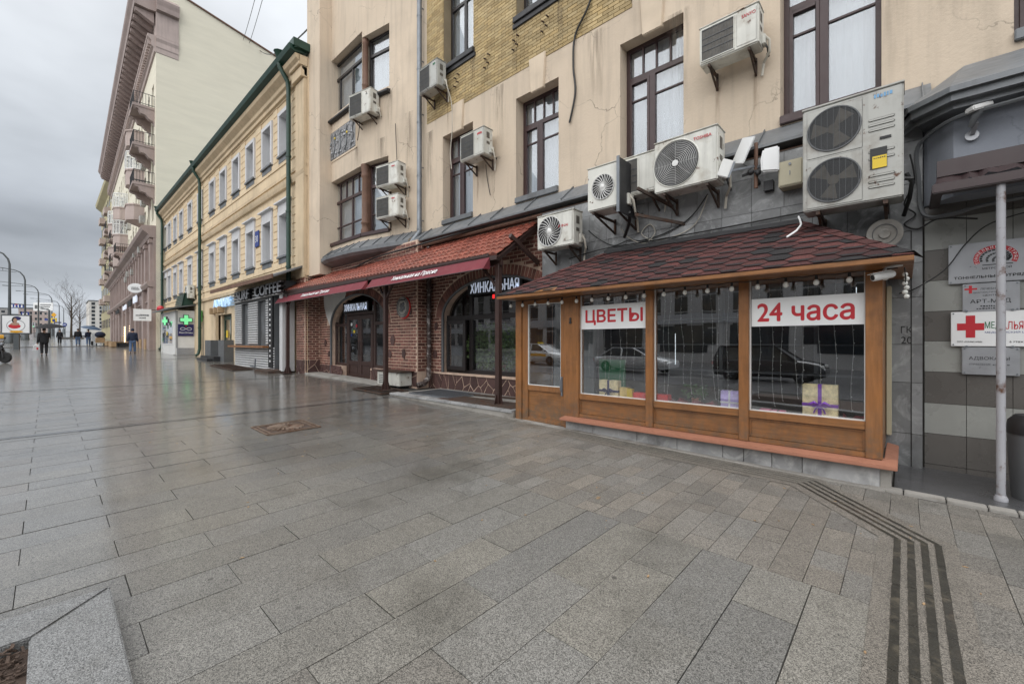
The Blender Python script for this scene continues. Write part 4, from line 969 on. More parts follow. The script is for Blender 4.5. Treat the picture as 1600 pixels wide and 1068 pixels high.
# round relief plaque
pq = thing('round_plaque', 'round pale relief plaque with a red rim on the brick wall', 'plaque', (-10.97, YA-.08, 2.68))
q = MB(); q.lathe([(.01, 0), (.31, 0), (.31, .07), (.01, .07)], 40, (-10.97, YA-.08, 2.68), 'y'); q.build('disc', A['conc'], pq, smooth=True)
q = MB(); q.lathe([(.01, 0), (.325, 0), (.325, .03), (.01, .03)], 40, (-10.955, YA-.045, 2.665), 'y'); q.build('backing', A['redg'], pq, smooth=True)
for r in (.29, .235):
    q = MB(); q.tube([(-10.97+r*math.cos(2*PI*k/40), YA-.085, 2.68+r*math.sin(2*PI*k/40)) for k in range(41)], .010, 6); q.build('ring', A['plast'], pq, smooth=True)
q = MB()
for x, z, r in ((-.06, .05, .07), (.05, .09, .06), (-.02, -.06, .08), (.08, -.03, .06), (-.10, -.08, .05), (.02, .0, .05)): q.sphere((-10.97+x, YA-.085, 2.68+z), r, 10, 6, (1, .4, 1))
q.build('relief_figure', A['plast'], pq, smooth=True)
marks('lettering', pq, frame_at(-11.13, YA-.092, 2.875), .32, .045, A['blk'], 8)
# brown downpipe in the corner, with flaking paint
A['flake'] = mat('flaking brown paint', (.045, .028, .024), .5, var=.2, dirt=((.45, .42, .40), 11, .9), scale=4)
dp = MB(); dp.tube([(-10.12, 7.46, 4.4), (-10.12, 7.46, .95), (-10.12, 7.44, .62), (-10.14, 7.30, .46), (-10.18, 7.10, .42)], [.07, .07, .075, .08, .085], 14)
for z in (1.4, 2.3, 3.2): dp.lathe([(.082, 0), (.082, .05)], 14, (-10.12, 7.46, z))
tag(dp.build('brown_downpipe', A['flake'], smooth=True), 'brown rainwater pipe with flaking paint in the corner of the brick front', 'downpipe')

# ================================================================ tiled canopy over the restaurant
CP = thing('tiled_canopy', 'lean-to canopy of red roof tiles on brown steel posts before the restaurant', 'canopy', (-12, 6.4, gz(-12, 6.4)))
XL, XR = -18.05, -6.12
def eave(x): return 3.43 + (XR-x)*.016
def ridge(x): return 4.40 + (XR-x)*.003
n_ = 9; q = MB(); wv = [(i/n_-.5, math.sin(PI*i/n_)**.8*.045) for i in range(n_+1)]
q.add([(x, v, h+dz) for v, dz in ((0, .022), (1.08, 0)) for x, h in wv], [(i, i+1, n_+2+i, n_+1+i) for i in range(n_)])
q.add([(x, 0, h+.022) for x, h in wv] + [(x, 0, -.01) for x, h in wv], [(i, i+1, n_+2+i, n_+1+i) for i in range(n_)])
tm = q.mesh('tile', A['rooft'], smooth=True)
items = []; nc = 66; nr = 7
for i in range(nc):
    x = XL + (XR-XL)*(i+.5)/nc
    v = Vector((0, 7.58-6.2, ridge(x)-eave(x))); L_ = v.length; v.normalize(); xd = Vector((1, 0, -.016)).normalized(); nn = xd.cross(v)
    for j in range(nr):
        p = Vector((x, 6.2, eave(x))) + v*L_*j/nr + nn*R.uniform(0, .004)
        M = Matrix((( xd.x, v.x, nn.x, p.x), (xd.y, v.y, nn.y, p.y), (xd.z, v.z, nn.z, p.z), (0,0,0,1))) @ Matrix.Rotation(R.gauss(0, .01), 4, 'Z') @ Matrix.Diagonal(((XR-XL)/nc*1.0, L_/nr, 1, 1)); items.append((tm, M))
pieces('tile', CP, items, 300)
q = MB(); q.hexa([(XL, 6.24, eave(XL)-.06), (XR, 6.24, eave(XR)-.06), (XR, 7.58, ridge(XR)-.06), (XL, 7.58, ridge(XL)-.06), (XL, 6.24, eave(XL)-.015), (XR, 6.24, eave(XR)-.015), (XR, 7.58, ridge(XR)-.015), (XL, 7.58, ridge(XL)-.015)]); q.build('deck', A['brown'], CP)
q = MB(); q.bar((XL, 6.20, eave(XL)-.05), (XR, 6.20, eave(XR)-.05), .025, .09); q.build('fascia', A['brown'], CP)
q = MB(); q.bar((XL+.2, 6.40, eave(XL)-.12), (XR-.05, 6.40, eave(XR)-.12), .08, .12); q.build('beam', A['brown'], CP)
for x in (-17.7, -16.2, -14.7, -13.2, -11.7, -10.2, -8.7, -7.4, -6.2):
    q = MB(); q.bar((x, 6.3, eave(x)-.05), (x, 7.58, ridge(x)-.13), .06, .1); q.build('rafter', A['brown'], CP)
POSTS = [(-17.35, 6.20), (-10.62, 6.36), (-6.27, 6.40)]
for x, y in POSTS:
    g0 = gz(x, y) + (.08 if x > -7 else .02)
    q = MB(); q.box(x-.055, x+.055, y-.055, y+.055, g0, eave(x)-.15); ps = q.build('post', A['brown'], CP, bevel=.006, seg=1)
    q = MB(); q.box(x-.16, x+.16, y-.16, y+.16, g0-.0, g0+.014)
    for dx, dy in ((1,0),(-1,0),(0,1),(0,-1)): q.extr([(x+dx*.056+dy*.006, y+dy*.056-dx*.006, g0+.014), (x+dx*.15+dy*.006, y+dy*.15-dx*.006, g0+.014), (x+dx*.056+dy*.006, y+dy*.056-dx*.006, g0+.30)], (-dy*.012, dx*.012, 0))
    q.build('base_plate', A['brown'], ps)
    for s in (-1, 1):
        if x + s*.5 < XL+.3 or x+s*.5 > XR+.1 and s > 0: continue
        q = MB(); q.bar((x+s*.05, y, eave(x)-.62), (x+s*.48, y, eave(x)-.16), .05, .05, (0,1,0)); q.build('brace', A['brown'], CP)
q = MB(); q.bar((-6.14, 7.55, 3.45), (-6.14, 6.62, 3.9), .07, .09); q.build('gable_brace', A['brown'], CP)
# two burgundy awnings hang under the eave
for x0, x1, fit, lb in ((-18.15, -11.32, (-15.75, -13.55), 'long burgundy awning over the restaurant door, far end of the canopy'), (-11.05, -6.32, (-9.85, -7.95), 'shorter burgundy awning between the middle post and the flower shop')):
    aw = thing('awning', lb, 'awning', ((x0+x1)/2, 6.2, 3.1), 0, 'burgundy awnings')
    zt, zb = 3.42, 3.14
    q = MB(); n_ = 40
    for k in range(n_):
        a, b = x0+(x1-x0)*k/n_, x0+(x1-x0)*(k+1)/n_; wv = lambda x: .006*math.sin(x*7)+.004*math.sin(x*17)
        q.quad((a, 6.00+wv(a), zb), (b, 6.00+wv(b), zb), (b, 6.2, zt), (a, 6.2, zt))
    q.build('cloth', A['awn'], aw, smooth=True)
    for x in (x0+.01, x1-.01): q = MB(); q.extr([(x, 6.0, zb), (x, 6.2, zt), (x, 6.2, zb+.02)], (.008, 0, 0)); q.build('end_flap', A['awn'], aw)
    q = MB(); q.box(x0, x1, 6.17, 6.28, zt-.01, zt+.075); q.build('cassette', A['brown'], aw, bevel=.015)
    q = MB(); q.tube([(x0, 6.0, zb), (x1, 6.0, zb)], .013, 8); q.build('front_bar', A['maroon'], aw)
    M = frame_at(fit[0], 5.985+.042, zb+.075) @ Matrix.Rotation(-math.atan2(.2, .28), 4, 'X')
    text('lettering', 'Хинкальная на Пресне', aw, M, fit[1]-fit[0], .175, A['sgnw'], .002, .012)
# small warm lamp between the awnings
q = MB(); q.sphere((-11.18, 6.2, 3.25), .035); tag(q.build('warm_lamp', A['warm'], smooth=True), 'tiny warm lamp in the gap between the two burgundy awnings', 'lamp')

# ---- what stands on the pavement before the restaurant
mb = MB(); mb.hexa([(x, y, z) for z0 in (0, 1) for x, y, z in ((-9.75, 5.95, gz(-9.75,5.95)-.1 if not z0 else .325), (-5.44, 5.95, 0.1 if not z0 else .325), (-5.44, 7.6, .1 if not z0 else .335), (-9.75, 7.6, .1 if not z0 else .335))])
st = structure(mb.build('stone_platform', A['conc'], bevel=.012))
x = -9.74
while x < -5.5:
    x1 = min(x+R.uniform(.7, .95), -5.46); q = MB(); q.box(x+.004, x1-.004, 5.93, 6.2, .30, .348); q.build('edge_stone', A['marblew'], st, bevel=.008); x = x1
mb = MB(); mb.hexa([(x, y, gz(x, y)+z) for z in (-.05, .055) for x, y in ((-17.4, 6.6), (-11.5, 6.75), (-11.5, 7.25), (-17.4, 7.25))])
structure(mb.build('door_step', A['conc'], bevel=.01))
def grate(name, lb, x0, x1, y0, y1, z, nb, mt, tilt=True, bw=.02):
    t = thing(name, lb, 'grate', ((x0+x1)/2, (y0+y1)/2, z)); zf = (lambda x, y: z+gz(x, y)-gz((x0+x1)/2, (y0+y1)/2)) if tilt else (lambda x, y: z)
    q = MB()
    for a, b in (((x0,y0),(x1,y0)), ((x0,y1),(x1,y1)), ((x0,y0),(x0,y1)), ((x1,y0),(x1,y1))): q.bar((*a, zf(*a)+.02), (*b, zf(*b)+.02), .04, .03)
    q.build('rim', mt, t)
    for k in range(1, nb):
        x = x0+(x1-x0)*k/nb; q = MB(); q.bar((x, y0, zf(x, y0)+.02), (x, y1, zf(x, y1)+.02), bw, .02); q.build('bar', mt, t)
    q = MB(); q.quad(*[(x, y, zf(x, y)+.003) for x, y in ((x0,y0),(x1,y0),(x1,y1),(x0,y1))]); q.build('pit', A['black'], t)
grate('floor_grate', 'rusty floor grate of wide bars at the foot of the middle canopy post', -11.45, -9.9, 5.82, 6.6, gz(-10.7, 6.2)+.01, 6, A['rustm'], bw=.05)
grate('floor_grate', 'light steel bar grate on the stone platform by the brown pipe', -9.3, -7.75, 6.25, 7.25, .333, 14, A['zinc'], False, .035)
q = MB(); q.box(-7.9, -5.6, 6.06, 6.75, .349, .357); tag(q.build('steel_sheet', A['rustm']), 'rusty brown steel sheet lying under the nearest canopy post', 'steel sheet')
q = MB(); q.bar((-7.9, 7.05, .36), (-6.2, 7.3, .36), .09, .03); tag(q.build('steel_bar', A['rustm']), 'dark steel bar lying along the wall beside the light grate', 'bar')
# white boxed unit on the ground between door and pipe
wu = thing('boxed_unit', 'squat white louvred box unit on the ground by the brown downpipe', 'ventilation unit', (-11.2, 6.9, gz(-11.2, 6.9)))
g0 = gz(-11.2, 6.9); q = MB(); q.box(-11.75, -10.55, 6.75, 7.17, g0+.06, g0+.45); q.build('casing', A['acw'], wu, bevel=.015)
q = MB(); q.box(-11.79, -10.45, 6.70, 7.18, g0+.455, g0+.485); q.build('lid', A['rustm'], wu, bevel=.006)
for k in range(5): q = MB(); q.box(-11.65, -11.15, 6.738, 6.752, g0+.12+.055*k, g0+.145+.055*k); q.build('slat', A['plast'], wu)
for x in (-11.6, -10.7): q = MB(); q.box(x-.04, x+.04, 6.78, 7.14, g0, g0+.06); q.build('foot', A['dmetal'], wu)
# manhole with a cast rosette
A['rustl'] = mat('worn cast iron', (.16, .115, .085), .55, metal=.3, var=.3, scale=8, rust=.3)
mh = thing('manhole_cover', 'square rusty cast iron manhole cover with a radial rosette in the paving', 'manhole cover', (-7.75, 2.72, gz(-7.75, 2.72)))
MM = Matrix.Translation((-7.78, 2.75, gz(-7.78, 2.75)+.003)) @ TILT
q = MB(); q.box(-.42, .42, -.42, .42, -.03, .0); q.build('plate', A['rustm'], mh, MM)
for a in (.41, .345):
    q = MB()
    for s in (-1, 1): q.box(-a, a, s*a-.016, s*a+.016, .0, .012); q.box(s*a-.016, s*a+.016, -a, a, .0, .0118)
    q.build('border', A['rustl'], mh, MM)
for k in range(20):
    t = 2*PI*k/20; q = MB(); q.tube([(r*math.cos(t+r*.5), r*math.sin(t+r*.5), .004) for r in (.07, .14, .21, .28)], [.012, .022, .028, .018], 6); q.build('ray', A['rustl'], mh, MM)
q = MB(); q.lathe([(.05, 0), (.05, .014), (.0, .02)], 18); q.build('hub', A['rustl'], mh, MM)

# ================================================================ flower shop kiosk
FK = thing('flower_kiosk', 'wooden flower shop kiosk with three display windows and a hipped shingle roof', 'kiosk', (-2.8, 6.5, gz(-2.8, 6.5)))
YF = 6.02; KF = frame_at(0, YF, 0)
def plank(name, x0, x1, z0, z1, y0, y1, mt='wood', bv=.006, par=None): q = MB(); q.box(x0, x1, y0, y1, z0, z1); return q.build(name, A[mt], par or FK, KF, bevel=bv, seg=2)
for x0, x1, z0 in ((-5.42, -5.27, .17), (-4.30, -4.0, .17), (-2.825, -2.71, .395), (-1.565, -1.45, .395), (-.312, -.17, .395)): plank('post', x0, x1, z0, 2.45, -.03, .12)
plank('header', -5.42, -.17, 2.43, 2.62, -.02, .13, 'woodh')
BAYS = [(-4.0, -2.825), (-2.71, -1.565), (-1.45, -.312)]
for x0, x1 in BAYS:
    plank('rail', x0, x1, .695, .785, -.015, .11, 'woodh'); plank('rail', x0, x1, .395, .455, -.015, .11, 'woodh')
    plank('panel', x0+.003, x1-.003, .458, .692, .028, .05, 'woodh', 0)
    q = MB(); t = .022
    q.box(x0, x1, .015, .03, .46, .46+t); q.box(x0, x1, .015, .03, .69-t, .69); q.box(x0, x0+t, .015, .0299, .46+t, .69-t); q.box(x1-t, x1, .015, .0299, .46+t, .69-t); q.build('bead', A['wood'], FK, KF)
    q = MB(); q.box(x0+.002, x1-.002, .05, .058, .785, 2.43); q.build('pane', A['glassk'], FK, KF)
    q = MB(); t = .012
    q.box(x0, x1, .03, .05, .785, .785+t); q.box(x0, x0+t, .03, .0499, .785+t, 2.43); q.box(x1-t, x1, .03, .0499, .785+t, 2.43); q.build('glazing_bead', A['white'], FK, KF)
q = MB(); q.hexa([(-4.28, 5.83, .335), (-.05, 5.83, .335), (-.05, 6.1, .335), (-4.28, 6.1, .335), (-4.28, 5.83, .375), (-.05, 5.83, .375), (-.05, 6.1, .40), (-4.28, 6.1, .40)]); q.hexa([(-.16, 6.1, .335), (-.05, 6.1, .335), (-.05, 7.1, .335), (-.16, 7.1, .335), (-.16, 6.1, .40), (-.05, 6.1, .375), (-.05, 7.1, .375), (-.16, 7.1, .40)]); q.build('sill', A['terra'], FK, bevel=.006)
for a, b in ((-4.25, -3.72), (-3.72, -2.95), (-2.95, -2.35), (-2.35, -1.75), (-1.75, -1.50), (-1.50, -1.19), (-1.19, -.88), (-.88, -.19)):
    q = MB(); q.box(a+.003, b-.003, 5.97+R.uniform(-.004, .004), 6.1, gz(a, 6)-.05, .333); q.build('plinth_block', A['marblew'], FK, bevel=.005, seg=1)
q = MB(); q.box(-4.28, -.1, 6.1, 6.3, 0, .332); q.box(-.19, -.10, 5.99, 7.1, 0, .333); q.build('plinth_core', A['conc'], FK)
q = MB(); q.hexa([(x, y, gz(x, y)+z) for z in (-.03, .012) for x, y in ((-5.5, 5.88), (-.15, 5.88), (-.15, 6.02), (-5.5, 6.02))]); structure(q.build('mortar_edge', A['conc']))
# door
dz0, dz1 = .20, 2.42
mb = MB(); bars(mb, [(-5.265, -5.13, dz0, dz1), (-4.38, -4.305, dz0, dz1), (-5.13, -4.38, 2.34, dz1), (-5.13, -4.38, .76, .86), (-5.13, -4.38, dz0, .27)], -.01, .06); dr = mb.build('door', A['wood'], FK, KF, bevel=.006)
q = MB(); q.box(-5.13, -4.38, .02, .04, .27, .76); q.build('door_panel', A['woodh'], dr, KF)
q = MB(); q.box(-5.13, -4.38, .02, .028, .86, 2.34); q.build('pane', A['glassk'], dr, KF)
q = MB(); t = .012; q.box(-5.13, -4.38, -.003, .02, .86, .86+t); q.box(-5.13, -4.38, -.003, .02, 2.34-t, 2.34); q.box(-5.13, -5.13+t, -.003, .0199, .86+t, 2.34-t); q.box(-4.38-t, -4.38, -.003, .0199, .86+t, 2.34-t); q.build('glazing_bead', A['white'], dr, KF)
q = MB(); q.box(-4.365, -4.335, -.03, -.01, .72, 1.05); q.tube([(-4.35, -.045, .8), (-4.35, -.065, .84), (-4.35, -.065, 1.0), (-4.35, -.045, 1.04)], .009, 8); q.build('handle', A['zinc'], dr, KF)
q = MB(); q.lathe([(.022, 0), (.022, .02)], 14, (-4.16, -.048, 1.98), 'y'); q.box(-4.175, -4.145, -.045, -.03, 2.0, 2.06); q.build('lock', A['dmetal'], FK, KF)
plank('side_wall', -.185, -.172, .4, 2.6, .12, 1.18, 'wood', 0); plank('side_wall', -5.42, -5.40, .2, 2.6, .12, 1.18, 'wood', 0)
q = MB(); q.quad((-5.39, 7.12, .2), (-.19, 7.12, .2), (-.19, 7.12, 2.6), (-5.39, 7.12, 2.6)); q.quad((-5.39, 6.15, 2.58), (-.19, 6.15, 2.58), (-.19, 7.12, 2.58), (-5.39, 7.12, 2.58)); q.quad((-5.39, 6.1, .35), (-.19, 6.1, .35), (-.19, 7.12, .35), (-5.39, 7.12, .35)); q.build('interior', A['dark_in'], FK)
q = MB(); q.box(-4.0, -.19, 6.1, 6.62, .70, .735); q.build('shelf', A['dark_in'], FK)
for x in (-3.3, -2.1, -.9): q = MB(); q.box(x, x+.05, 7.0, 7.1, .75, 2.5); q.build('shelf_upright', A['plast'], FK)
for z in (1.2, 1.6, 2.0): q = MB(); q.box(-3.9, -.2, 6.85, 7.1, z, z+.02); q.build('shelf', A['plast'], FK)
# roof: hexagonal bitumen shingles, hips left and right
EV, RG = Vector((0, 5.58, 2.50)), Vector((0, 7.2, 3.34)); XA, XB, XC, XD = -5.52, .07, -4.2, -1.06
vd = (RG-EV); SL = vd.length; vd.normalize(); nn = Vector((1,0,0)).cross(vd)
q = MB(); q.add([(XA, 5.58, 2.485), (XB, 5.58, 2.485), (XD, 7.2, 3.325), (XC, 7.2, 3.325), (XA, 7.2, 2.485), (XB, 7.2, 2.485)], [(0,1,2,3), (1,5,2), (0,3,4), (0,4,5,1)]); q.build('roof', A['shingd'], FK)
hw, hh, g = .31, .115, .004
TRAP = [(XA, 0), (XB, 0), (XD, SL), (XC, SL)]
ni = int((XB-XA)/(.75*hw))+2
for i in range(ni):
    for j in range(9):
        cx, cy = XA + i*.75*hw, j*2*hh + (hh if i % 2 else 0)
        P = [(cx-hw/2+g, cy), (cx-hw/4, cy-hh+g), (cx+hw/4, cy-hh+g), (cx+hw/2-g, cy), (cx+hw/4, cy+hh-g), (cx-hw/4, cy+hh-g)]
        for k in range(4):
            a, b = TRAP[k], TRAP[(k+1) % 4]; nx, ny = b[1]-a[1], -(b[0]-a[0])
            if len(P) > 2: P = clip(P, nx, ny, nx*a[0]+ny*a[1])
        if len(P) < 3: continue
        def at(p, e): 
            lift = .010*(1-(p[1]-(cy-hh))/(2*hh)) + e; v = Vector((p[0], 5.58, 2.487)) + vd*p[1] + nn*lift; return v
        jt = R.uniform(-.001, .002); q = MB(); t_ = [at(p, .004+jt) for p in P]; b_ = [at(p, -.002) for p in P]; n_ = len(P)
        q.add(t_+b_, [tuple(range(n_))] + [(k, n_+k, n_+(k+1)%n_, (k+1)%n_) for k in range(n_)])
        if not (cx < -4.15 and cx > -4.5 and j == 0): q.build('shingle', A['shingd'] if R.random() < .10 else A['shing'], FK)
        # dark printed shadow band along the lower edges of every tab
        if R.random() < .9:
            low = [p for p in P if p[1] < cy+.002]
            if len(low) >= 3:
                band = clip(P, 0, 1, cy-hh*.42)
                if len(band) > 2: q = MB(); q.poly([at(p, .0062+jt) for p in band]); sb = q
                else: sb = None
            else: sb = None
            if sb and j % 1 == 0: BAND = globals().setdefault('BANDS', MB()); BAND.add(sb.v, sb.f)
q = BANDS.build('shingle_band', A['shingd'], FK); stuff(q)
for a, b in (((XB, 5.6, 2.50), (XD, 7.2, 3.34)), ((XA, 5.6, 2.50), (XC, 7.2, 3.34))):
    a, b = Vector(a), Vector(b)
    for k in range(9):
        p, r_ = a+(b-a)*k/9, a+(b-a)*(k+1.12)/9; q = MB(); s = 1 if a.x > -2 else -1
        n1 = nn*.014; q.quad(p+n1+Vector((-s*.12, 0, 0)), p+n1*1.8, r_+n1*.9, r_+n1*.6+Vector((-s*.12, 0, 0))); q.quad(p+n1*1.8, p+Vector((s*.08, .1, -.05)), r_+Vector((s*.08, .1, -.05)), r_+n1*.9); q.build('hip_cap', A['shingd'] if k == 0 else A['shing'], FK)
q = MB(); q.box(XC, XD, 7.14, 7.2, 3.32, 3.38); q.build('flashing', A['dmetal'], FK)
plank('fascia', XA, XB, 2.43, 2.485, -.44, -.415, 'woodh'); 
q = MB(); q.quad((XA+.01, 5.59, 2.435), (XB-.01, 5.59, 2.435), (XB-.01, 7.19, 2.435), (XA+.01, 7.19, 2.435)); q.build('soffit', A['woodh'], FK)
q = MB(); q.box(XB-.02, XB, 5.606, 7.19, 2.43, 2.485); q.build('fascia', A['wood'], FK)
q = MB(); q.extr([(-4.62, 5.57, 2.49), (-4.18, 5.57, 2.49), (-4.22, 5.57+.13, 2.555), (-4.5, 5.57+.10, 2.54)], (0, 0, .004)); q.build('bare_wood_patch', A['woodh'], FK)
# string of bulbs under the eave
sl = thing('bulb_string', 'string of frosted bulbs on black sockets under the kiosk eave', 'string lights', (-2.8, 5.8, 2.4))
q = MB(); q.tube([(-5.45+.1*k, 5.84, 2.40-.012*(k % 3 == 1)) for k in range(55)], .006, 5); q.build('cable', A['cable'], sl)
for k in range(19):
    x = -5.4 + k*.292; q = MB(); q.lathe([(.014, 0), (.016, -.045), (.013, -.05)], 10, (x, 5.84, 2.40)); s = q.build('socket', A['cable'], sl)
    q = MB(); q.lathe([(.012, -.048), (.024, -.062), (.030, -.082), (.026, -.102), (.012, -.113), (.001, -.115)], 12, (x, 5.84, 2.40)); q.build('bulb', A['bulb'], sl, smooth=True)
q = MB(); q.tube([(.0, 5.84, 2.40), (.01, 5.9, 2.3), (0, 5.95, 2.1)], .005, 5)
q.build('cable', A['cable'], sl)
for k in range(6): q = MB(); q.sphere((.005+.012*(k % 2), 5.93, 2.34-.045*k), .024); q.build('bulb', A['bulb'], sl, smooth=True)
# banners on the glass
for x0, x1, z0, z1, s, tx0, tx1, tz0, tz1, lb in ((-3.985, -2.835, 1.86, 2.25, 'ЦВЕТЫ', -3.90, -2.90, 1.93, 2.17, 'white banner with the red word for flowers in the left display window'), (-1.43, -.325, 1.845, 2.19, '24 часа', -1.36, -.41, 1.905, 2.125, 'white banner with red twenty four hour lettering in the right window')):
    bn = thing('banner', lb, 'banner', ((x0+x1)/2, YF+.04, z0), 0, 'banners on the kiosk windows')
    q = MB(); q.box(x0, x1, YF+.034, YF+.040, z0, z1); q.build('sheet', A['sgnw'], bn)
    text('lettering', s, bn, frame_at(tx0, YF+.0335, tz0), tx1-tx0, tz1-tz0, A['red'], .002, .022)
# light curtains behind the glass
lc = thing('light_curtain', 'curtain of thin wires with tiny bulbs hanging behind the kiosk glass', 'string lights', (-2.1, 6.25, .8))
qw, qb = MB(), MB()
for x0, x1 in BAYS:
    x = x0 + .08
    while x < x1 - .05:
        dx = R.uniform(-.12, .06) if R.random() < .5 else 0; zb_ = R.uniform(.8, 1.1); pts = [(x+dx*t+.012*math.sin(t*9+x*7), 6.2+.01*math.sin(t*13), 2.4-(2.4-zb_)*t) for t in [k/10 for k in range(11)]]
        qw.tube(pts, .0013, 4)
        for k in range(1, 11):
            p = pts[k]; qb.sphere((p[0]+.008, p[1]-.004, p[2]), .0048, 5, 3)
        x += R.uniform(.09, .17)
qw.build('wire', A['white'], lc); stuff(qb.build('tiny_bulbs', A['sgnw'], lc))
# interior light tubes
for x, y, z0, z1, lb in ((-2.62, 6.6, 1.3, 1.78, 'upright white light tube inside the middle display window'), (-4.55, 6.6, .95, 2.2, 'upright white light tube inside the kiosk door'), (-.42, 6.5, 2.1, 2.3, 'short white light tube at the top of the right display window')):
    q = MB(); q.tube([(x, y, z0), (x, y, z1)], .004, 6); tag(q.build('light_tube', A['tube']), lb, 'lamp', 'light tubes inside the kiosk')
q = MB(); q.box(-5.25, -4.3, 6.95, 7.05, .4, 2.35); tag(q.build('pale_fridge', A['curt'], bevel=.01), 'pale upright display fridge inside behind the kiosk door', 'fridge')
q = MB(); q.box(-3.95, -3.45, 6.55, 6.60, .74, 1.35); tag(q.build('green_screen', A['grn_p'], bevel=.01), 'green upright screen board behind the left display window', 'screen')
# gifts on the shelf
def gift(name, lb, x0, x1, y, d, z1, paper, ribbon, bow=True, z0=.736):
    y -= .06
    g = thing(name, lb, 'gift box', ((x0+x1)/2, y+d/2, z0), 0, 'gift boxes in the kiosk window'); q = MB(); q.box(x0, x1, y, y+d, z0, z1); q.build('box', A[paper], g, bevel=.006)
    if ribbon:
        cx = (x0+x1)/2; cz = z0+(z1-z0)*.42; w_ = (x1-x0)*.055; q = MB(); q.box(cx-w_, cx+w_, y-.003, y+d+.003, z0+.001, z1+.003); q.box(x0-.003, x1+.003, y-.0025, y+d+.0025, cz-w_, cz+w_); q.build('ribbon', A[ribbon], g)
        if bow:
            q = MB(); s = (x1-x0)*.3
            for a in (-1, 1): q.tube([(cx, y-.01, cz), (cx+a*s*.5, y-.05, cz+s*.35), (cx+a*s, y-.03, cz+s*.1), (cx+a*s*.55, y-.02, cz-s*.1), (cx, y-.012, cz)], [.008, .018, .014, .016, .01], 6); q.tube([(cx, y-.012, cz), (cx+a*s*.4, y-.02, cz-s*.5), (cx+a*s*.55, y-.02, cz-s*.95)], .008, 5)
            q.sphere((cx, y-.015, cz), .018); q.build('bow', A[ribbon], g, smooth=True)
gift('gift_box', 'cream gift box with a thin blue ribbon at the left of the window', -3.70, -3.36, 6.20, .12, 1.03, 'kraft', 'navy')
gift('gift_box', 'small gold foil gift bag beside the cream box', -3.34, -3.20, 6.22, .1, .93, 'gold', None)
gift('gift_box', 'glossy yellow gift packet between the gold bag and the red box', -3.19, -3.10, 6.17, .08, .92, 'yel_s', None)
gift('gift_box', 'flat bright red gift box by the first window post', -3.10, -2.55, 6.2, .14, .87, 'redg', None)
gift('gift_box', 'lilac patterned gift box by the second window post', -1.82, -1.60, 6.18, .12, 1.0, 'lilac', 'sgnw', False)
gift('gift_box', 'flat pink gift box on the shelf of the right window', -1.36, -1.24, 6.18, .12, .80, 'pinkg', None)
gift('gift_box', 'flat pink gift box with a dark band beside its twin', -1.225, -1.08, 6.16, .12, .80, 'pinkg', 'maroon', False)
gift('gift_box', 'large cream gift box tied with a purple ribbon and bow', -.90, -.56, 6.18, .12, 1.15, 'kraft', 'purple')
for x0, x1, lb in ((-2.7, -1.9, 'dark red crumpled cloth on the shelf of the middle window'), (-.52, -.22, 'dark red crumpled cloth at the right end of the shelf')):
    q = MB(); n_ = 16
    for k in range(n_): a, b = x0+(x1-x0)*k/n_, x0+(x1-x0)*(k+1)/n_; f = lambda x: .80+.03*math.sin(x*31)+.02*math.sin(x*57); q.quad((a, 6.12, .737), (b, 6.12, .737), (b, 6.2, f(b)), (a, 6.2, f(a))); q.quad((a, 6.2, f(a)), (b, 6.2, f(b)), (b, 6.4, f(b)-.03), (a, 6.4, f(a)-.03))
    tag(q.build('red_cloth', A['awn'], smooth=True), lb, 'cloth')
pp = thing('potted_plant', 'small potted plant on the shelf of the middle window', 'plant', (-2.2, 6.3, .737))
q = MB(); q.lathe([(.05, 0), (.068, .11), (.06, .11)], 16, (-2.2, 6.3, .737)); q.build('pot', A['terra'], pp)
q = MB()
for k in range(90):
    an = R.uniform(0, 2*PI); c = Vector((-2.2+R.uniform(.02, .2)*math.cos(an), 6.3+.06*math.sin(an), R.uniform(.85, 1.03))); d = Vector((R.gauss(0,1), R.gauss(0,1), R.gauss(0,1))).normalized()*.05; s_ = d.orthogonal()*.35; q.add([c, c+d*.5+s_, c+d, c+d*.5-s_], [(0,1,2,3)])
stuff(q.build('foliage', A['leaf'], pp))
q = MB(); q.box(-.165, -.115, 7.04, 7.18, .5, 2.34); tag(q.build('cable_trunking', A['beige'], bevel=.006), 'cream plastic trunking upright between kiosk and marble pillar', 'trunking')
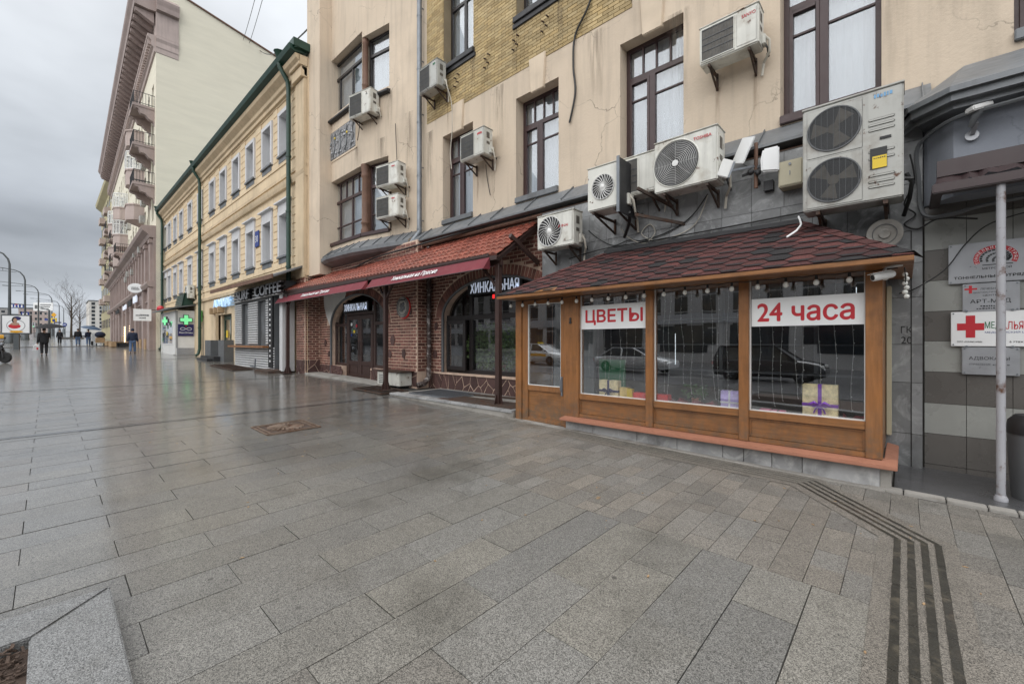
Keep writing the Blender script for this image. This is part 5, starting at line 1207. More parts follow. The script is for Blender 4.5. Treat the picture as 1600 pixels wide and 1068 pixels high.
# ================================================================ air conditioners
def conditioner(label, x, y, z, w_, h, d=.32, rz=0, style='swirl', brand=None, case='acw', wall_y=None, bcol=None, side='vent', fanx=.36, mt='red', wallgap=.14):
    """front face centre-bottom at (x, y, z); local -y is the front"""
    t = thing('air_conditioner', label, 'air conditioner', (x, y, z), rz, 'air conditioner units on the fronts'); M = TR(x, y, z, rz)
    q = MB(); q.box(-w_/2, w_/2, 0, d, 0, h); q.build('casing', A[case], t, M, bevel=.018, seg=2)
    q = MB(); q.box(-w_/2-.008, w_/2+.008, -.008, d+.008, h-.004, h+.014); q.build('top_cover', A[case], t, M, bevel=.006)
    fx = -w_/2 + w_*fanx; fz = h*.5; r = min(h*.44, w_*.34)
    if style == 'swirl':
        q = MB(); q.lathe([(r, 0), (r, -.006), (.0, -.006)], 36, (fx, .0, fz), 'y'); q.build('fan_recess', A['black'], t, M)
        q = MB()
        for k in range(22):
            a = 2*PI*k/22; q.tube([(fx+rr*math.cos(a+rr*2.6), -.014, fz+rr*math.sin(a+rr*2.6)) for rr in [r*.16+r*.84*i/5 for i in range(6)]], .0065, 4, False)
        for rr in (r, r*.98): q.tube([(fx+rr*math.cos(2*PI*k/36), -.012, fz+rr*math.sin(2*PI*k/36)) for k in range(37)], .007, 5, False)
        q.build('grille', A['white'], t, M, smooth=True)
        q = MB(); q.lathe([(r*.19, 0), (r*.19, -.014), (r*.14, -.022), (0, -.024)], 20, (fx, -.004, fz), 'y'); q.build('hub', A['white'], t, M, smooth=True)
        q = MB(); q.box(fx+r+.03, w_/2-.03, -.006, .002, .08, h-.06); q.build('service_panel', A[case], t, M, bevel=.004)
    elif style == 'rings':
        q = MB(); q.lathe([(r*1.04, .0), (r*1.04, -.008), (0, -.008)], 40, (fx, 0, fz), 'y'); q.build('fan_recess', A['black'], t, M)
        q = MB()
        for i in range(1, 12): rr = r*(.16+.84*i/11); q.tube([(fx+rr*math.cos(2*PI*k/36), -.016+.01*(i/11), fz+rr*math.sin(2*PI*k/36)) for k in range(37)], .0055, 4, False)
        for k in range(8): a = 2*PI*k/8; q.tube([(fx+r*.1*math.cos(a), -.016, fz+r*.1*math.sin(a)), (fx+r*math.cos(a), -.006, fz+r*math.sin(a))], .004, 4, False)
        q.build('grille', A['grill'], t, M, smooth=True)
        q = MB(); q.lathe([(r*.15, 0), (r*.15, -.02), (0, -.022)], 20, (fx, -.004, fz), 'y'); q.build('hub', A['white'], t, M, smooth=True)
        q = MB(); q.lathe([(r*1.05, .0), (r*1.09, -.012), (r*1.13, -.0)], 40, (fx, .0, fz), 'y'); q.build('fan_ring', A[case], t, M, smooth=True)
    elif style == 'square':
        x0, x1 = -w_/2+.04, -w_/2+w_*.60
        q = MB(); q.box(x0, x1, -.004, .0, .06, h-.06); q.build('fan_recess', A['acd'], t, M, bevel=.001)
        q = MB()
        for k in range(int((x1-x0)/.022)): xx = x0+.012+k*.022; q.box(xx-.002, xx+.002, -.012, -.005, .06, h-.06)
        for zz in (.06, h*.33, h*.5, h*.67, h-.06): q.box(x0, x1, -.0135, -.006, zz-.004, zz+.004)
        q.build('grille', A['plast'], t, M)
        q = MB(); q.box(x0-.012, x0, -.016, .002, .05, h-.05); q.box(x1, x1+.012, -.016, .002, .05, h-.05); q.box(x0-.012, x1+.012, -.0155, .002, h-.052, h-.04); q.box(x0-.012, x1+.012, -.0155, .002, .04, .052); q.build('grille_frame', A[case], t, M)
        q = MB(); q.box(x1+.04, w_/2-.03, -.005, .002, .05, h-.05); q.build('service_panel', A[case], t, M, bevel=.004)
    # side: handles and pipe cover
    for c, e in ((.62, .84), (.40, .50)): q = MB(); q.box(w_/2, w_/2+.004, d*.30, d*.62, h*c, h*e); q.build('side_vent', A['acd'], t, M)
    q = MB(); q.box(w_/2-.001, w_/2+.05, d*.55, d*.98, h*.08, h*.34); q.build('valve_cover', A[case], t, M, bevel=.01)
    for s in (-1, 1):
        xx = s*w_*.34; q = MB(); q.bar((xx, .02, -.03), (xx, d+wallgap, -.03), .035, .035); q.bar((xx, d+wallgap-.01, -.26), (xx, d+wallgap-.01, .02), .035, .03, (0,1,0)); q.bar((xx, .1, -.045), (xx, d+wallgap-.02, -.24), .025, .03); q.build('bracket', A['rustm'], t, M)
    q = MB(); q.tube([(w_/2+.03, d*.8, h*.15), (w_/2+.06, d*.85, h*.02), (w_/2+.05, d+wallgap*.6, -.05), (w_/2+.02, d+wallgap-.02, .02)], .014, 6); q.build('pipe', A['cable'], t, M, smooth=True)
    q = MB(); q.tube([(w_/2+.04, d*.7, h*.28), (w_/2+.09, d*.75, h*.18), (w_/2+.08, d*.95, -.04), (w_/2-.02, d+wallgap*.7, -.12), (w_/2-.05, d+wallgap-.02, -.3)], .02, 7); q.build('taped_hose', A['wcable'], t, M, smooth=True)
    if brand and brand[0] == '': marks('lettering', t, M @ Matrix.Translation((brand[1], -.0095, brand[2])), brand[3], brand[4], A[mt], 5)
    elif brand and brand[0] == '<>':
        q = MB()
        for a in (90, 210, 330):
            c, s_ = math.cos(rad(a)), math.sin(rad(a)); x, z, e = brand[1]+.05, brand[2]+.04, .05; q.poly([(x, -.0125, z), (x+e*(c*.5-s_*.29), -.0125, z+e*(s_*.5+c*.29)), (x+e*c, -.0125, z+e*s_), (x+e*(c*.5+s_*.29), -.0125, z+e*(s_*.5-c*.29))])
        stuff(q.build('emblem', A['red' if False else 'blk'], t, M))
    elif brand: text('lettering', brand[0], t, M @ Matrix.Translation((brand[1], -.0095, brand[2])), brand[3], brand[4], A[mt], .002, .015)
    return t
conditioner('white air conditioner with a swirled fan above the end of the red tiles', -5.03, 6.70, 3.50, .88, .66, style='swirl', brand=('FUNAI', .10, .36, .22, .05))
dk = conditioner('white air conditioner with swirl fan and a dark plate screening its right side', -3.78, 6.40, 3.92, .62, .74, .42, style='swirl', fanx=.5, wallgap=.38)
q = MB(); q.box(-3.475, -3.455, 6.34, 6.98, 3.80, 4.70); sp = q.build('screen_plate', A['dmetal'], dk); 
q = MB(); q.box(-3.49, -3.44, 6.335, 6.36, 3.79, 4.71); q.build('plate_edge', A['zinc'], dk)
q = MB(); q.bar((-3.2, 6.5, 4.15), (-2.9, 7.2, 3.95), .035, .05); q.bar((-3.35, 6.7, 3.8), (-2.7, 7.2, 3.62), .03, .05); q.build('arm', A['rustm'], dk)
conditioner('white air conditioner half hidden behind the unit with the dark side plate', -3.42, 6.78, 4.16, .84, .66, style='square', fanx=.35)
conditioner('large white air conditioner with a ringed round fan over the shingle roof', -2.49, 6.62, 4.03, .96, .80, .36, style='rings', brand=('TOSHIBA', .14, .66, .26, .045), wallgap=.2)
conditioner('white air conditioner with a rusty grille high on the cream wall', -2.04, 7.22, 6.16, .86, .60, style='square', brand=('SANYO', .20, .45, .19, .05))
conditioner('white air conditioner between the first and second maroon windows', -8.02, 7.22, 6.28, .88, .66, style='square', brand=('', .22, .5, .16, .05))
conditioner('white air conditioner on the yellow bricks beside the zinc pipe', -9.85, 7.22, 8.72, .84, .72, style='square', case='acg', brand=('', .24, .58, .10, .05), mt='grn_p')
conditioner('white air conditioner under the upper bay window with a scorched grille', -13.05, 6.86, 9.02, 1.05, .76, .36, math.atan2(.194, .981), 'square', ('<>', .30, .56, .06, .05), mt='blk')
conditioner('upper one of two white air conditioners stacked beside the lower bay window', -11.72, 7.05, 6.46, .98, .66, .34, math.atan2(.194, .981), 'square', ('', .22, .52, .13, .04))
conditioner('lower one of two white air conditioners stacked beside the lower bay window', -11.72, 7.05, 5.48, .98, .66, .34, math.atan2(.194, .981), 'square', ('', .22, .52, .13, .04))
A['blue_w'] = mat('faded blue print', (.16, .34, .55), .6, var=.3, scale=20)
# the big unit with two fans
bg_ = thing('air_conditioner', 'tall double fan air conditioner with a yellow sticker above the shingle roof', 'air conditioner', (-.48, 6.55, 3.30), 0, 'air conditioner units on the fronts'); M = TR(-.48, 6.52, 3.30)
w_, h, d = .95, 1.28, .36
q = MB(); q.box(-w_/2, w_/2, 0, d, 0, h); q.build('casing', A['acg'], bg_, M, bevel=.015)
q = MB(); q.box(-w_/2-.008, w_/2+.008, -.01, d+.01, h-.004, h+.02); q.build('top_cover', A['acg'], bg_, M, bevel=.006)
q = MB(); q.box(-w_/2+.045, .115, -.006, .0, .03, h*.5-.01); q.box(-w_/2+.045, .115, -.006, 0, h*.5+.01, h-.04); q.build('fan_panel', A['acg'], bg_, M, bevel=.003)
for fz in (h*.26, h*.75):
    fx, r = -.16, .262
    q = MB(); q.lathe([(r, 0), (r, -.009), (0, -.009)], 36, (fx, 0, fz), 'y'); q.build('fan_recess', A['black'], bg_, M)
    q = MB()
    for k in range(3):
        a = 2*PI*k/3+fz; q.add([(fx+rr*math.cos(a+da), -.011, fz+rr*math.sin(a+da)) for rr, da in ((.05, -.3), (.23, -.45), (.24, .35), (.05, .5))], [(0,1,2,3)])
    q.lathe([(.06, 0), (.06, -.014), (0, -.014)], 18, (fx, -.002, fz), 'y'); q.build('fan_blades', A['acd'], bg_, M)
    q = MB()
    for k in range(-21, 22):
        zz = k*.0125; hx = math.sqrt(max(0, r*r-zz*zz)); q.box(fx-hx, fx+hx, -.021, -.018, fz+zz-.0012, fz+zz+.0012)
    for k in range(-4, 5):
        xx = k*.06; hz = math.sqrt(max(0, r*r-xx*xx)); q.box(fx+xx-.002, fx+xx+.002, -.024, -.0212, fz-hz, fz+hz)
    q.tube([(fx+r*math.cos(2*PI*k/36), -.014, fz+r*math.sin(2*PI*k/36)) for k in range(37)], .010, 5, False)
    q.build('grille', A['plast'], bg_, M)
for zz in (.14, .20, .27, .47, .55, .80, .86, .92): q = MB(); q.box(.17, .40, -.009, .002, zz, zz+.028); q.build('louvre', A['acg'], bg_, M, bevel=.006)
q = MB(); q.box(.27, .37, -.009, 0, .69, .72); q.build('recess_handle', A['black'], bg_, M)
q = MB(); q.box(.185, .335, -.0105, -.008, .36, .60); q.build('sticker', A['blk'], bg_, M)
q = MB(); q.box(.205, .332, -.0118, -.0107, .365, .505); q.build('sticker', A['yel_s'], bg_, M)
q = MB(); q.tube([(.2, .0, .55), (.24, -.0, .57), (.28, 0, .55)], .006, 5); q2 = q
marks('lettering', bg_, M @ Matrix.Translation((.215, -.0122, .475)), .105, .012, A['blk'], 6, .001); marks('lettering', bg_, M @ Matrix.Translation((.22, -.001, 1.18)), .16, .045, A['blue_w'], 6, .003)
for s in (-1, 1):
    xx = s*.32; q = MB(); q.bar((xx, .02, -.03), (xx, .68, -.03), .045, .045); q.bar((xx, .66, -.34), (xx, .66, .02), .045, .04, (0,1,0)); q.bar((xx, .14, -.05), (xx, .64, -.30), .03, .04); q.build('bracket', A['rustm'], bg_, M)
q = MB(); q.tube([(w_/2+.02, .2, .3), (w_/2+.07, .25, .2), (w_/2+.05, .4, .05), (w_/2, .6, -.1)], .022, 8); q.tube([(w_/2+.01, .12, .22), (w_/2+.08, .12, .20)], .02, 8); q.build('pipe', A['cable'], bg_, M, smooth=True)

# ---- antennas, box, horn, cameras
pm = thing('antenna_mast', 'short rusty mast with clamps carrying two pale antennas over the shingle roof', 'mast', (-1.60, 7.02, 3.93))
q = MB(); q.tube([(-1.60, 7.02, 3.9), (-1.60, 7.02, 4.56)], .026, 10); q.build('tube', A['rusthead'], pm, smooth=True)
q = MB(); q.bar((-1.60, 7.02, 4.02), (-1.60, 7.22, 4.02), .05, .05); q.bar((-1.78, 7.0, 4.12), (-1.38, 7.0, 4.17), .03, .03); q.box(-1.52, -1.40, 7.1, 7.2, 3.86, 4.0); q.sphere((-1.66, 6.98, 4.14), .045); q.sphere((-1.56, 6.97, 4.10), .04); q.build('clamp', A['dmetal'], pm)
pa = thing('panel_antenna', 'cream square panel antenna tilted up beside the big double fan unit', 'antenna', (-1.74, 6.95, 4.40))
M = TR(-1.74, 6.93, 4.46, rad(-40)) @ Matrix.Rotation(rad(-14), 4, 'X') @ Matrix.Rotation(rad(22), 4, 'Y'); q = MB(); q.box(-.17, .17, -.02, .0, -.19, .19); q.build('plate', A['sgnw'], pa, M, bevel=.012)
q = MB(); q.bar((-1.72, 6.96, 4.46), (-1.60, 7.02, 4.5), .03, .04); q.tube([(-1.72, 6.96, 4.36), (-1.76, 6.97, 4.28), (-1.66, 7.0, 4.2)], .006, 5); q.build('bracket', A['dmetal'], pa)
s2 = thing('panel_antenna', 'small white curved antenna at the right of the mast', 'antenna', (-1.40, 6.92, 4.05)); M = TR(-1.39, 6.90, 4.24, rad(20))
q = MB(); q.extr([(-.11, 0, -.17), (.11, 0, -.19), (.11, 0, .17), (-.09, 0, .15), (-.12, 0, .0)], (0, .06, 0)); q.build('shell', A['sgnw'], s2, M, bevel=.02)
q = MB(); q.bar((-1.42, 6.96, 4.2), (-1.58, 7.02, 4.2), .03, .04); q.build('bracket', A['zinc'], s2)
s3 = thing('floodlight', 'small white floodlight on an arm next to the ringed fan unit', 'floodlight', (-1.9, 6.75, 4.1)); M = TR(-1.93, 6.70, 4.18, rad(28)) @ Matrix.Rotation(rad(20), 4, 'Y')
q = MB(); q.box(-.075, .075, -.03, .03, -.13, .13); q.build('housing', A['white'], s3, M, bevel=.01)
q = MB(); q.box(.076, .10, -.025, .025, -.12, .12); q.build('fins', A['zinc'], s3, M)
q = MB(); q.bar((-1.86, 6.76, 4.15), (-1.62, 7.0, 4.22), .02, .03); q.build('arm', A['zinc'], s3)
jb = thing('junction_box', 'yellowish metal junction box left of the big double fan unit', 'electrical box', (-1.17, 7.0, 3.8)); q = MB(); q.box(-1.31, -1.02, 6.98, 7.2, 3.82, 4.18); q.build('box', A['beige'], jb, bevel=.012)
q = MB(); q.box(-1.295, -1.035, 6.972, 6.981, 3.84, 4.16); q.build('lid', A['beige'], jb, bevel=.004)
q = MB(); q.lathe([(.018, 0), (.018, -.012)], 12, (-1.17, 6.972, 4.12), 'y'); q.box(-1.175, -1.165, 6.966, 6.972, 3.97, 4.03); q.build('lock', A['zinc'], jb)
sp = thing('round_horn', 'round pale loudspeaker dish above the right end of the shingle roof', 'loudspeaker', (-.17, 7.0, 2.8)); M = TR(-.18, 6.92, 2.97, rad(8)) @ Matrix.Rotation(rad(12), 4, 'X')
q = MB(); q.lathe([(0, -.02), (.05, -.03), (.06, -.012), (.10, -.014), (.15, -.03), (.172, -.03), (.175, -.02), (.12, .05), (.05, .09)], 36, (0, 0, 0), 'y'); q.build('dish', A['conc'], sp, M, smooth=True)
q = MB(); q.tube([(.115*math.cos(2*PI*k/30), -.022, .115*math.sin(2*PI*k/30)) for k in range(31)], .004, 5); q.build('ring', A['plast'], sp, M)
q = MB(); q.bar((-.18, 7.0, 3.0), (-.18, 7.2, 3.2), .05, .05); q.box(-.23, -.13, 7.12, 7.2, 3.1, 3.3); q.build('bracket', A['metal'], sp)
def camera_(name, lb, x, y, z, rz, tilt, wallp):
    t = thing(name, lb, 'camera', (x, y, z)); M = TR(x, y, z, rz) @ Matrix.Rotation(tilt, 4, 'X')
    q = MB(); q.lathe([(.0, -.10), (.036, -.10), (.040, -.08), (.040, .08), (.03, .10), (0, .10)], 18, (0, 0, 0), 'y'); q.build('housing', A['white'], t, M, smooth=True)
    q = MB(); q.lathe([(0, -.104), (.028, -.104), (.028, -.100)], 16, (0, 0, 0), 'y'); q.build('lens', A['black'], t, M)
    q = MB(); q.box(-.045, .045, -.12, .06, .036, .044); q.build('hood', A['white'], t, M, bevel=.003)
    q = MB(); q.tube([(x, y, z+.03), (x+.02, y+.05, z+.08), wallp], .016, 8); q.lathe([(.04, 0), (.04, .012)], 14, (wallp[0], wallp[1], wallp[2]-.012)); q.build('arm', A['white'], t, smooth=True)
camera_('security_camera', 'white bullet camera under the right eave of the flower kiosk', -.16, 5.80, 2.33, rad(-55), rad(12), (-.05, 5.85, 2.43))
wl = thing('wall_spotlight', 'white spotlight camera on a swivel on the grey blue wall under the hood', 'camera', (.55, 6.9, 3.95)); M = TR(.60, 6.75, 4.10, rad(35)) @ Matrix.Rotation(rad(-14), 4, 'Y')
q = MB(); q.box(-.10, .10, -.055, .055, .03, .085); q.build('housing', A['white'], wl, M, bevel=.012)
q = MB(); q.tube([(.0, 0, .03), (-.04, .02, -.02), (-.05, .08, -.10)], [.045, .035, .025], 10); q.build('swivel', A['plast'], wl, M, smooth=True)
q = MB(); q.lathe([(.055, 0), (.055, .02), (.045, .03)], 16, (.55, 6.905, 3.93), 'y'); q.bar((.55, 6.9, 3.95), (.57, 6.80, 4.03), .04, .05); q.build('base', A['sgng'], wl, smooth=True)

# ---- name plates on the tiled wall
def plate(lb, x0, x1, z0, z1, mt='sgng'):
    t = thing('name_plate', lb, 'sign', ((x0+x1)/2, 7.22, z0), 0, 'name plates on the tiled wall'); q = MB(); q.box(x0, x1, 7.222, 7.245, z0, z1); q.build('plate', A[mt], t, bevel=.004)
    q = MB()
    for x, z in ((x0+.02, z0+.02), (x1-.02, z0+.02), (x0+.02, z1-.02), (x1-.02, z1-.02)): q.lathe([(.008, 0), (.008, -.008)], 8, (x, 7.222, z), 'y')
    q.build('screw', A['zinc'], t); return t
def tx(t, s, x, z, w_, h, m_='blk', fat=.0): text('lettering', s, t, frame_at(x, 7.2205, z), w_, h, A[m_], .0015, fat)
p1 = plate('grey plate with a red ringed tunnel emblem, topmost on the tiled wall', .385, 1.16, 2.33, 2.79)
q = MB(); cx, cz = .755, 2.595
ring = [(cx+.17*math.cos(t), cz+.145*math.sin(t)) for t in [rad(-25)+rad(230)*k/30 for k in range(31)]]; rin = [(cx+.128*math.cos(t), cz+.105*math.sin(t)) for t in [rad(-25)+rad(230)*k/30 for k in range(31)]]
for k in range(30): q.quad((ring[k][0], 7.2202, ring[k][1]), (ring[k+1][0], 7.2202, ring[k+1][1]), (rin[k+1][0], 7.2202, rin[k+1][1]), (rin[k][0], 7.2202, rin[k][1]))
q.build('emblem_ring', A['red'], p1)
q = MB()
for i in range(4):
    rr = .122-.027*i
    for k in range(13):
        a0, a1 = rad(-5+16*k), rad(-5+16*k+13); q.quad(*[(cx+.02*i+r*math.cos(a), 7.2198, cz-.012*i+r*.82*math.sin(a)) for r, a in ((rr, a0), (rr, a1), (rr-.020, a1), (rr-.020, a0))])
q.box(cx-.1, cx+.13, 7.2195, 7.2205, cz-.075, cz-.066); q.build('emblem_tunnel', A['blk'], p1)
for k, ch in enumerate('ТОННЕЛЬНЫЙ ОТРЯД'):
    if ch == ' ': continue
    a = rad(200-14.2*k); r = .148; text('lettering', ch, p1, frame_at(cx+r*math.cos(a), 7.2195, cz+r*.85*math.sin(a)) @ Matrix.Rotation(-(a-PI/2), 4, 'Y') @ Matrix.Translation((-.011, 0, -.012)), .020, .026, A['sgnw'], .001, .01)
tx(p1, 'МЕТРОСТРОЙ', .655, 2.475, .22, .028, 'blk', .01); tx(p1, 'ТОННЕЛЬНЫЙ ОТРЯД №', .43, 2.375, .62, .043, 'blk', .025)
p2 = plate('smoky plate with grey lettering of a medical centre under the emblem plate', .50, .935, 1.995, 2.32, 'sgng'); q = MB(); q.box(.55, .575, 7.219, 7.222, 2.21, 2.30); q.box(.515, .615, 7.2185, 7.222, 2.25, 2.268); q.build('red_cross', A['red'], p2)
tx(p2, 'ЛЕЧЕБНО-', .64, 2.245, .15, .022); tx(p2, 'ДИАГНОСТИЧЕСКИЙ', .58, 2.205, .26, .022); tx(p2, 'ЦЕНТР', .66, 2.168, .11, .022); tx(p2, 'АРТ-МЕД', .56, 2.085, .31, .052, 'blk', .005); marks('lettering', p2, frame_at(.64, 7.2205, 2.052), .15, .014, A['blk'], 8, .001); marks('lettering', p2, frame_at(.61, 7.2205, 2.025), .2, .014, A['blk'], 10, .001)
p3 = plate('white plate with a big red cross of a medical centre on the tiled wall', .405, 1.15, 1.60, 2.0, 'sgnw'); q = MB(); q.box(.525, .60, 7.2195, 7.222, 1.70, 1.955); q.box(.455, .67, 7.219, 7.222, 1.785, 1.865); q.build('red_cross', A['red'], p3)
tx(p3, 'МЕД', .675, 1.79, .12, .09, 'grn_p', .005); tx(p3, 'АЛЬЯНС', .80, 1.79, .25, .09, 'red', .005); tx(p3, 'МЕДИЦИНСКИЙ ЦЕНТР', .675, 1.745, .38, .030, 'blue_p'); tx(p3, 'ООО «Альянс-мед»', .455, 1.642, .20, .022, 'blk', .01); tx(p3, '6 этаж', .86, 1.642, .1, .022, 'blk', .01)
p4 = plate('brushed grey plate of the lawyers, lowest on the tiled wall', .495, .935, 1.275, 1.59); tx(p4, 'АДВОКАТЫ', .55, 1.44, .31, .044, 'blk'); tx(p4, 'УПРАВЛЕНИЕ', .55, 1.385, .17, .02, 'plast'); marks('lettering', p4, frame_at(.735, 7.2205, 1.385), .125, .018, A['plast'], 6, .001)
for x in (.53, .88):
    for z in (1.596, 2.006): q = MB(); q.lathe([(.013, 0), (.013, -.012)], 10, (x, 7.222, z), 'y'); tag(q.build('wall_fixing', A['zinc']), 'round metal fixing holding the plates to the tiled wall', 'fixing', 'plate fixings')
# litter bin
bn = thing('litter_bin', 'round dark grey litter bin beside the white pole', 'bin', (.97, 6.6, gz(.97, 6.6)))
g0 = gz(.97, 6.6); q = MB(); q.lathe([(.17, 0), (.18, .04), (.205, .6), (.205, .66)], 32, (.97, 6.6, g0)); q.build('drum', A['plast'], bn, smooth=True)
q = MB(); q.lathe([(.213, .655), (.213, .70), (.20, .78), (.15, .84), (.0, .86)], 32, (.97, 6.6, g0)); q.build('lid', A['dmetal'], bn, smooth=True)
q = MB(); q.box(.86, 1.0, 6.385, 6.42, g0+.70, g0+.78); q.build('opening', A['black'], bn)
mb = MB(); slab_quad(mb, -.08, 3.2, 6.05, 7.3, .006); structure(mb.build('asphalt_patch', A['asph']))
q = MB()
x = -.3
while x < 2.5: x1 = x+R.uniform(.15, .34); q.hexa([(a, y, gz(a, y)+z) for z in (-.02, .02) for a, y in ((x, 5.93), (x1-.01, 5.93), (x1-.01, 6.05+R.uniform(0,.03)), (x, 6.06))]); x = x1
structure(q.build('edge_stones', A['conc'], bevel=.006))

# ---- cables
def cable(name, lb, pts, r, mt='cable', sub=8):
    P = [Vector(p) for p in pts]; out = []
    for i in range(len(P)-1):
        a, b = P[max(i-1, 0)], P[i]; c, d = P[i+1], P[min(i+2, len(P)-1)]
        for k in range(sub):
            t = k/sub; out.append(.5*((2*b)+(c-a)*t+(2*a-5*b+4*c-d)*t*t+(3*b-a-3*c+d)*t**3))
    out.append(P[-1]); q = MB(); q.tube(out, r, 6); return tag(q.build(name, A[mt], smooth=True), lb, 'cable')
cable('cable', 'black cable looping below the ringed fan unit', [(-4.45, 7.0, 3.78), (-4.3, 7.1, 3.62), (-4.0, 7.15, 3.45), (-3.7, 7.16, 3.50), (-3.45, 7.17, 3.46), (-3.0, 7.17, 3.52), (-2.6, 7.17, 3.7), (-2.3, 7.1, 4.0)], .010)
cable('cable', 'pale cable coiled above the shingle roof', [(-3.85, 7.15, 3.75), (-3.7, 7.16, 3.55), (-3.4, 7.16, 3.40), (-3.2, 7.16, 3.55), (-3.3, 7.17, 3.72), (-3.45, 7.17, 3.58), (-3.2, 7.17, 3.42), (-2.8, 7.17, 3.45), (-2.5, 7.17, 3.6), (-2.3, 7.1, 3.98)], .008, 'wcable')
cable('cable', 'long black cable lying along the top of the shingle roof', [(-4.9, 7.0, 3.30), (-4.2, 7.15, 3.42), (-3.4, 7.15, 3.42), (-2.2, 7.15, 3.43), (-1.0, 7.15, 3.46), (-.6, 7.1, 3.42)], .012)
cable('cable', 'frayed white cable end hanging over the shingle roof', [(-1.05, 6.85, 3.34), (-1.0, 6.70, 3.20), (-1.02, 6.6, 3.12), (-1.02, 6.45, 3.06), (-1.1, 6.35, 2.98)], .012, 'sgnw')
cable('cable', 'black cable strap between the dark side plate and the marble', [(-3.45, 6.7, 3.86), (-3.55, 6.9, 3.75), (-3.75, 7.1, 3.55)], .028)
cable('cable', 'thick grey cable following the underside of the hood', [(3.0, 6.62, 4.14), (1.6, 6.66, 4.13), (.7, 6.72, 4.12), (.42, 6.78, 4.12), (.22, 6.98, 4.08), (.11, 7.1, 3.95), (.13, 7.12, 3.6), (.14, 7.1, 3.3), (.2, 6.98, 3.12), (.4, 6.85, 3.08), (.9, 6.8, 3.14), (3, 6.8, 3.2)], .022, 'plast')
cable('cable', 'thin black cable crossing the tiled wall and the emblem plate', [(-.05, 7.15, 2.25), (.1, 7.14, 2.3), (.35, 7.16, 2.5), (.52, 7.17, 2.78), (.7, 7.15, 2.97), (1.0, 7.1, 3.05)], .007)
cable('cable', 'black cable tangle on the marble at the right of the big fan unit', [(.05, 7.0, 3.9), (.09, 7.1, 3.6), (.0, 7.14, 3.35), (.10, 7.15, 3.2), (.0, 7.15, 3.1), (.12, 7.14, 3.02), (.3, 7.1, 3.1), (.6, 7.0, 3.02)], .010)
cable('cable', 'dark cable hanging down the yellow bricks and the cream wall', [(-4.7, 7.66, 9.0), (-4.9, 7.64, 8.6), (-5.2, 7.65, 8.2), (-5.25, 7.66, 7.6), (-5.2, 7.66, 7.0), (-5.35, 7.66, 6.4)], .022)
cable('cable', 'pale cable dangling below the unit on the yellow bricks', [(-9.35, 7.5, 8.75), (-9.3, 7.62, 8.3), (-9.32, 7.66, 7.6), (-9.4, 7.66, 7.0), (-9.35, 7.66, 6.5)], .012, 'wcable')
cable('cable', 'dark cable dangling below the unit between the maroon windows', [(-7.9, 7.6, 6.2), (-7.92, 7.66, 5.9), (-7.85, 7.66, 5.6), (-7.8, 7.66, 5.4)], .010)
cable('cable', 'thin cable from a hook down to the two stacked units', [(-11.85, 7.44, 8.55), (-11.83, 7.45, 8.0), (-11.8, 7.46, 7.4), (-11.8, 7.46, 7.1)], .012)
cable('cable', 'thin cable hanging under the unit by the upper bay window', [(-13.3, 7.0, 8.95), (-13.45, 7.05, 8.7), (-13.6, 7.08, 8.45)], .012)
cable('cable', 'dark cable sagging along the brick wall under the bay apron', [(-16.8, 7.12, 4.0), (-15.5, 7.1, 4.12), (-14, 7.1, 4.18), (-12.5, 7.1, 4.35), (-11, 7.1, 4.38), (-8, 7.35, 4.52), (-6.2, 7.4, 4.5)], .025)
q = MB()
for x in (-9.2, -8.0, -7.0, -6.1):
    for dx, dz in ((0, 0), (.12, .08), (.02, .22), (.15, .28)): q.bar((x+dx, 7.7, 8.75+dz), (x+dx, 7.6, 8.73+dz), .025, .025)
tag(q.build('anchor_bolts', A['rustm']), 'rusty anchor bolts sticking out of the yellow brick wall', 'bolt')
# wires across the sky
for k, (a, b, lb) in enumerate((((-46, 12.5, 30.2), (-20, 7.5, 25), 'thin wire from the pale gable up over the street'), ((-46, 13.0, 30.1), (-20, 7.9, 25.2), 'second thin wire beside it up over the street'), ((-46, 13.9, 29.9), (-16.9, 6.9, 13.9), 'darker wire sagging from the pale gable to the plaster building'))):
    a, b = Vector(a), Vector(b); q = MB(); q.tube([a+(b-a)*t+Vector((0, 0, -1.6*4*t*(1-t)*(.45 if k == 2 else .4))) for t in [i/16 for i in range(17)]], .03 if k == 2 else .02, 5); tag(q.build('overhead_wire', A['cable']), lb, 'wire')
# ================================================================ the yellow two storey house
YH = thing('yellow_house', 'long yellow rusticated house with white window surrounds and a green roof edge', 'building', (-31, 6.7, gz(-31, 6.7)))
YX0, YX1, YY = -46.2, -16.75, 6.7
cxs = [-19.03, -21.1, -23.44, -25.78, -28.2, -30.55, -33.6, -36.45, -39.3, -41.5, -43.8, -45.5]
LO, HI = (5.25, 6.98), (9.5, 11.2)
opsY = [(c-.5, c+.5, *LO) for c in cxs] + [(c-.5, c+.5, *HI) for c in cxs]
gops = [(-30.2, -26.7, .3, 3.2), (-33.55, -32.75, .5, 3.3)]
mb = MB(); wall(mb, YX0, YX1, 0, 12.5, opsY + gops, .35); mb.quad((YX1, 0, 4.2), (YX1, 5, 4.2), (YX1, 5, 12.5), (YX1, 0, 12.5))
mb.build('wall', A['yel'], YH, frame_at(0, YY, 0))
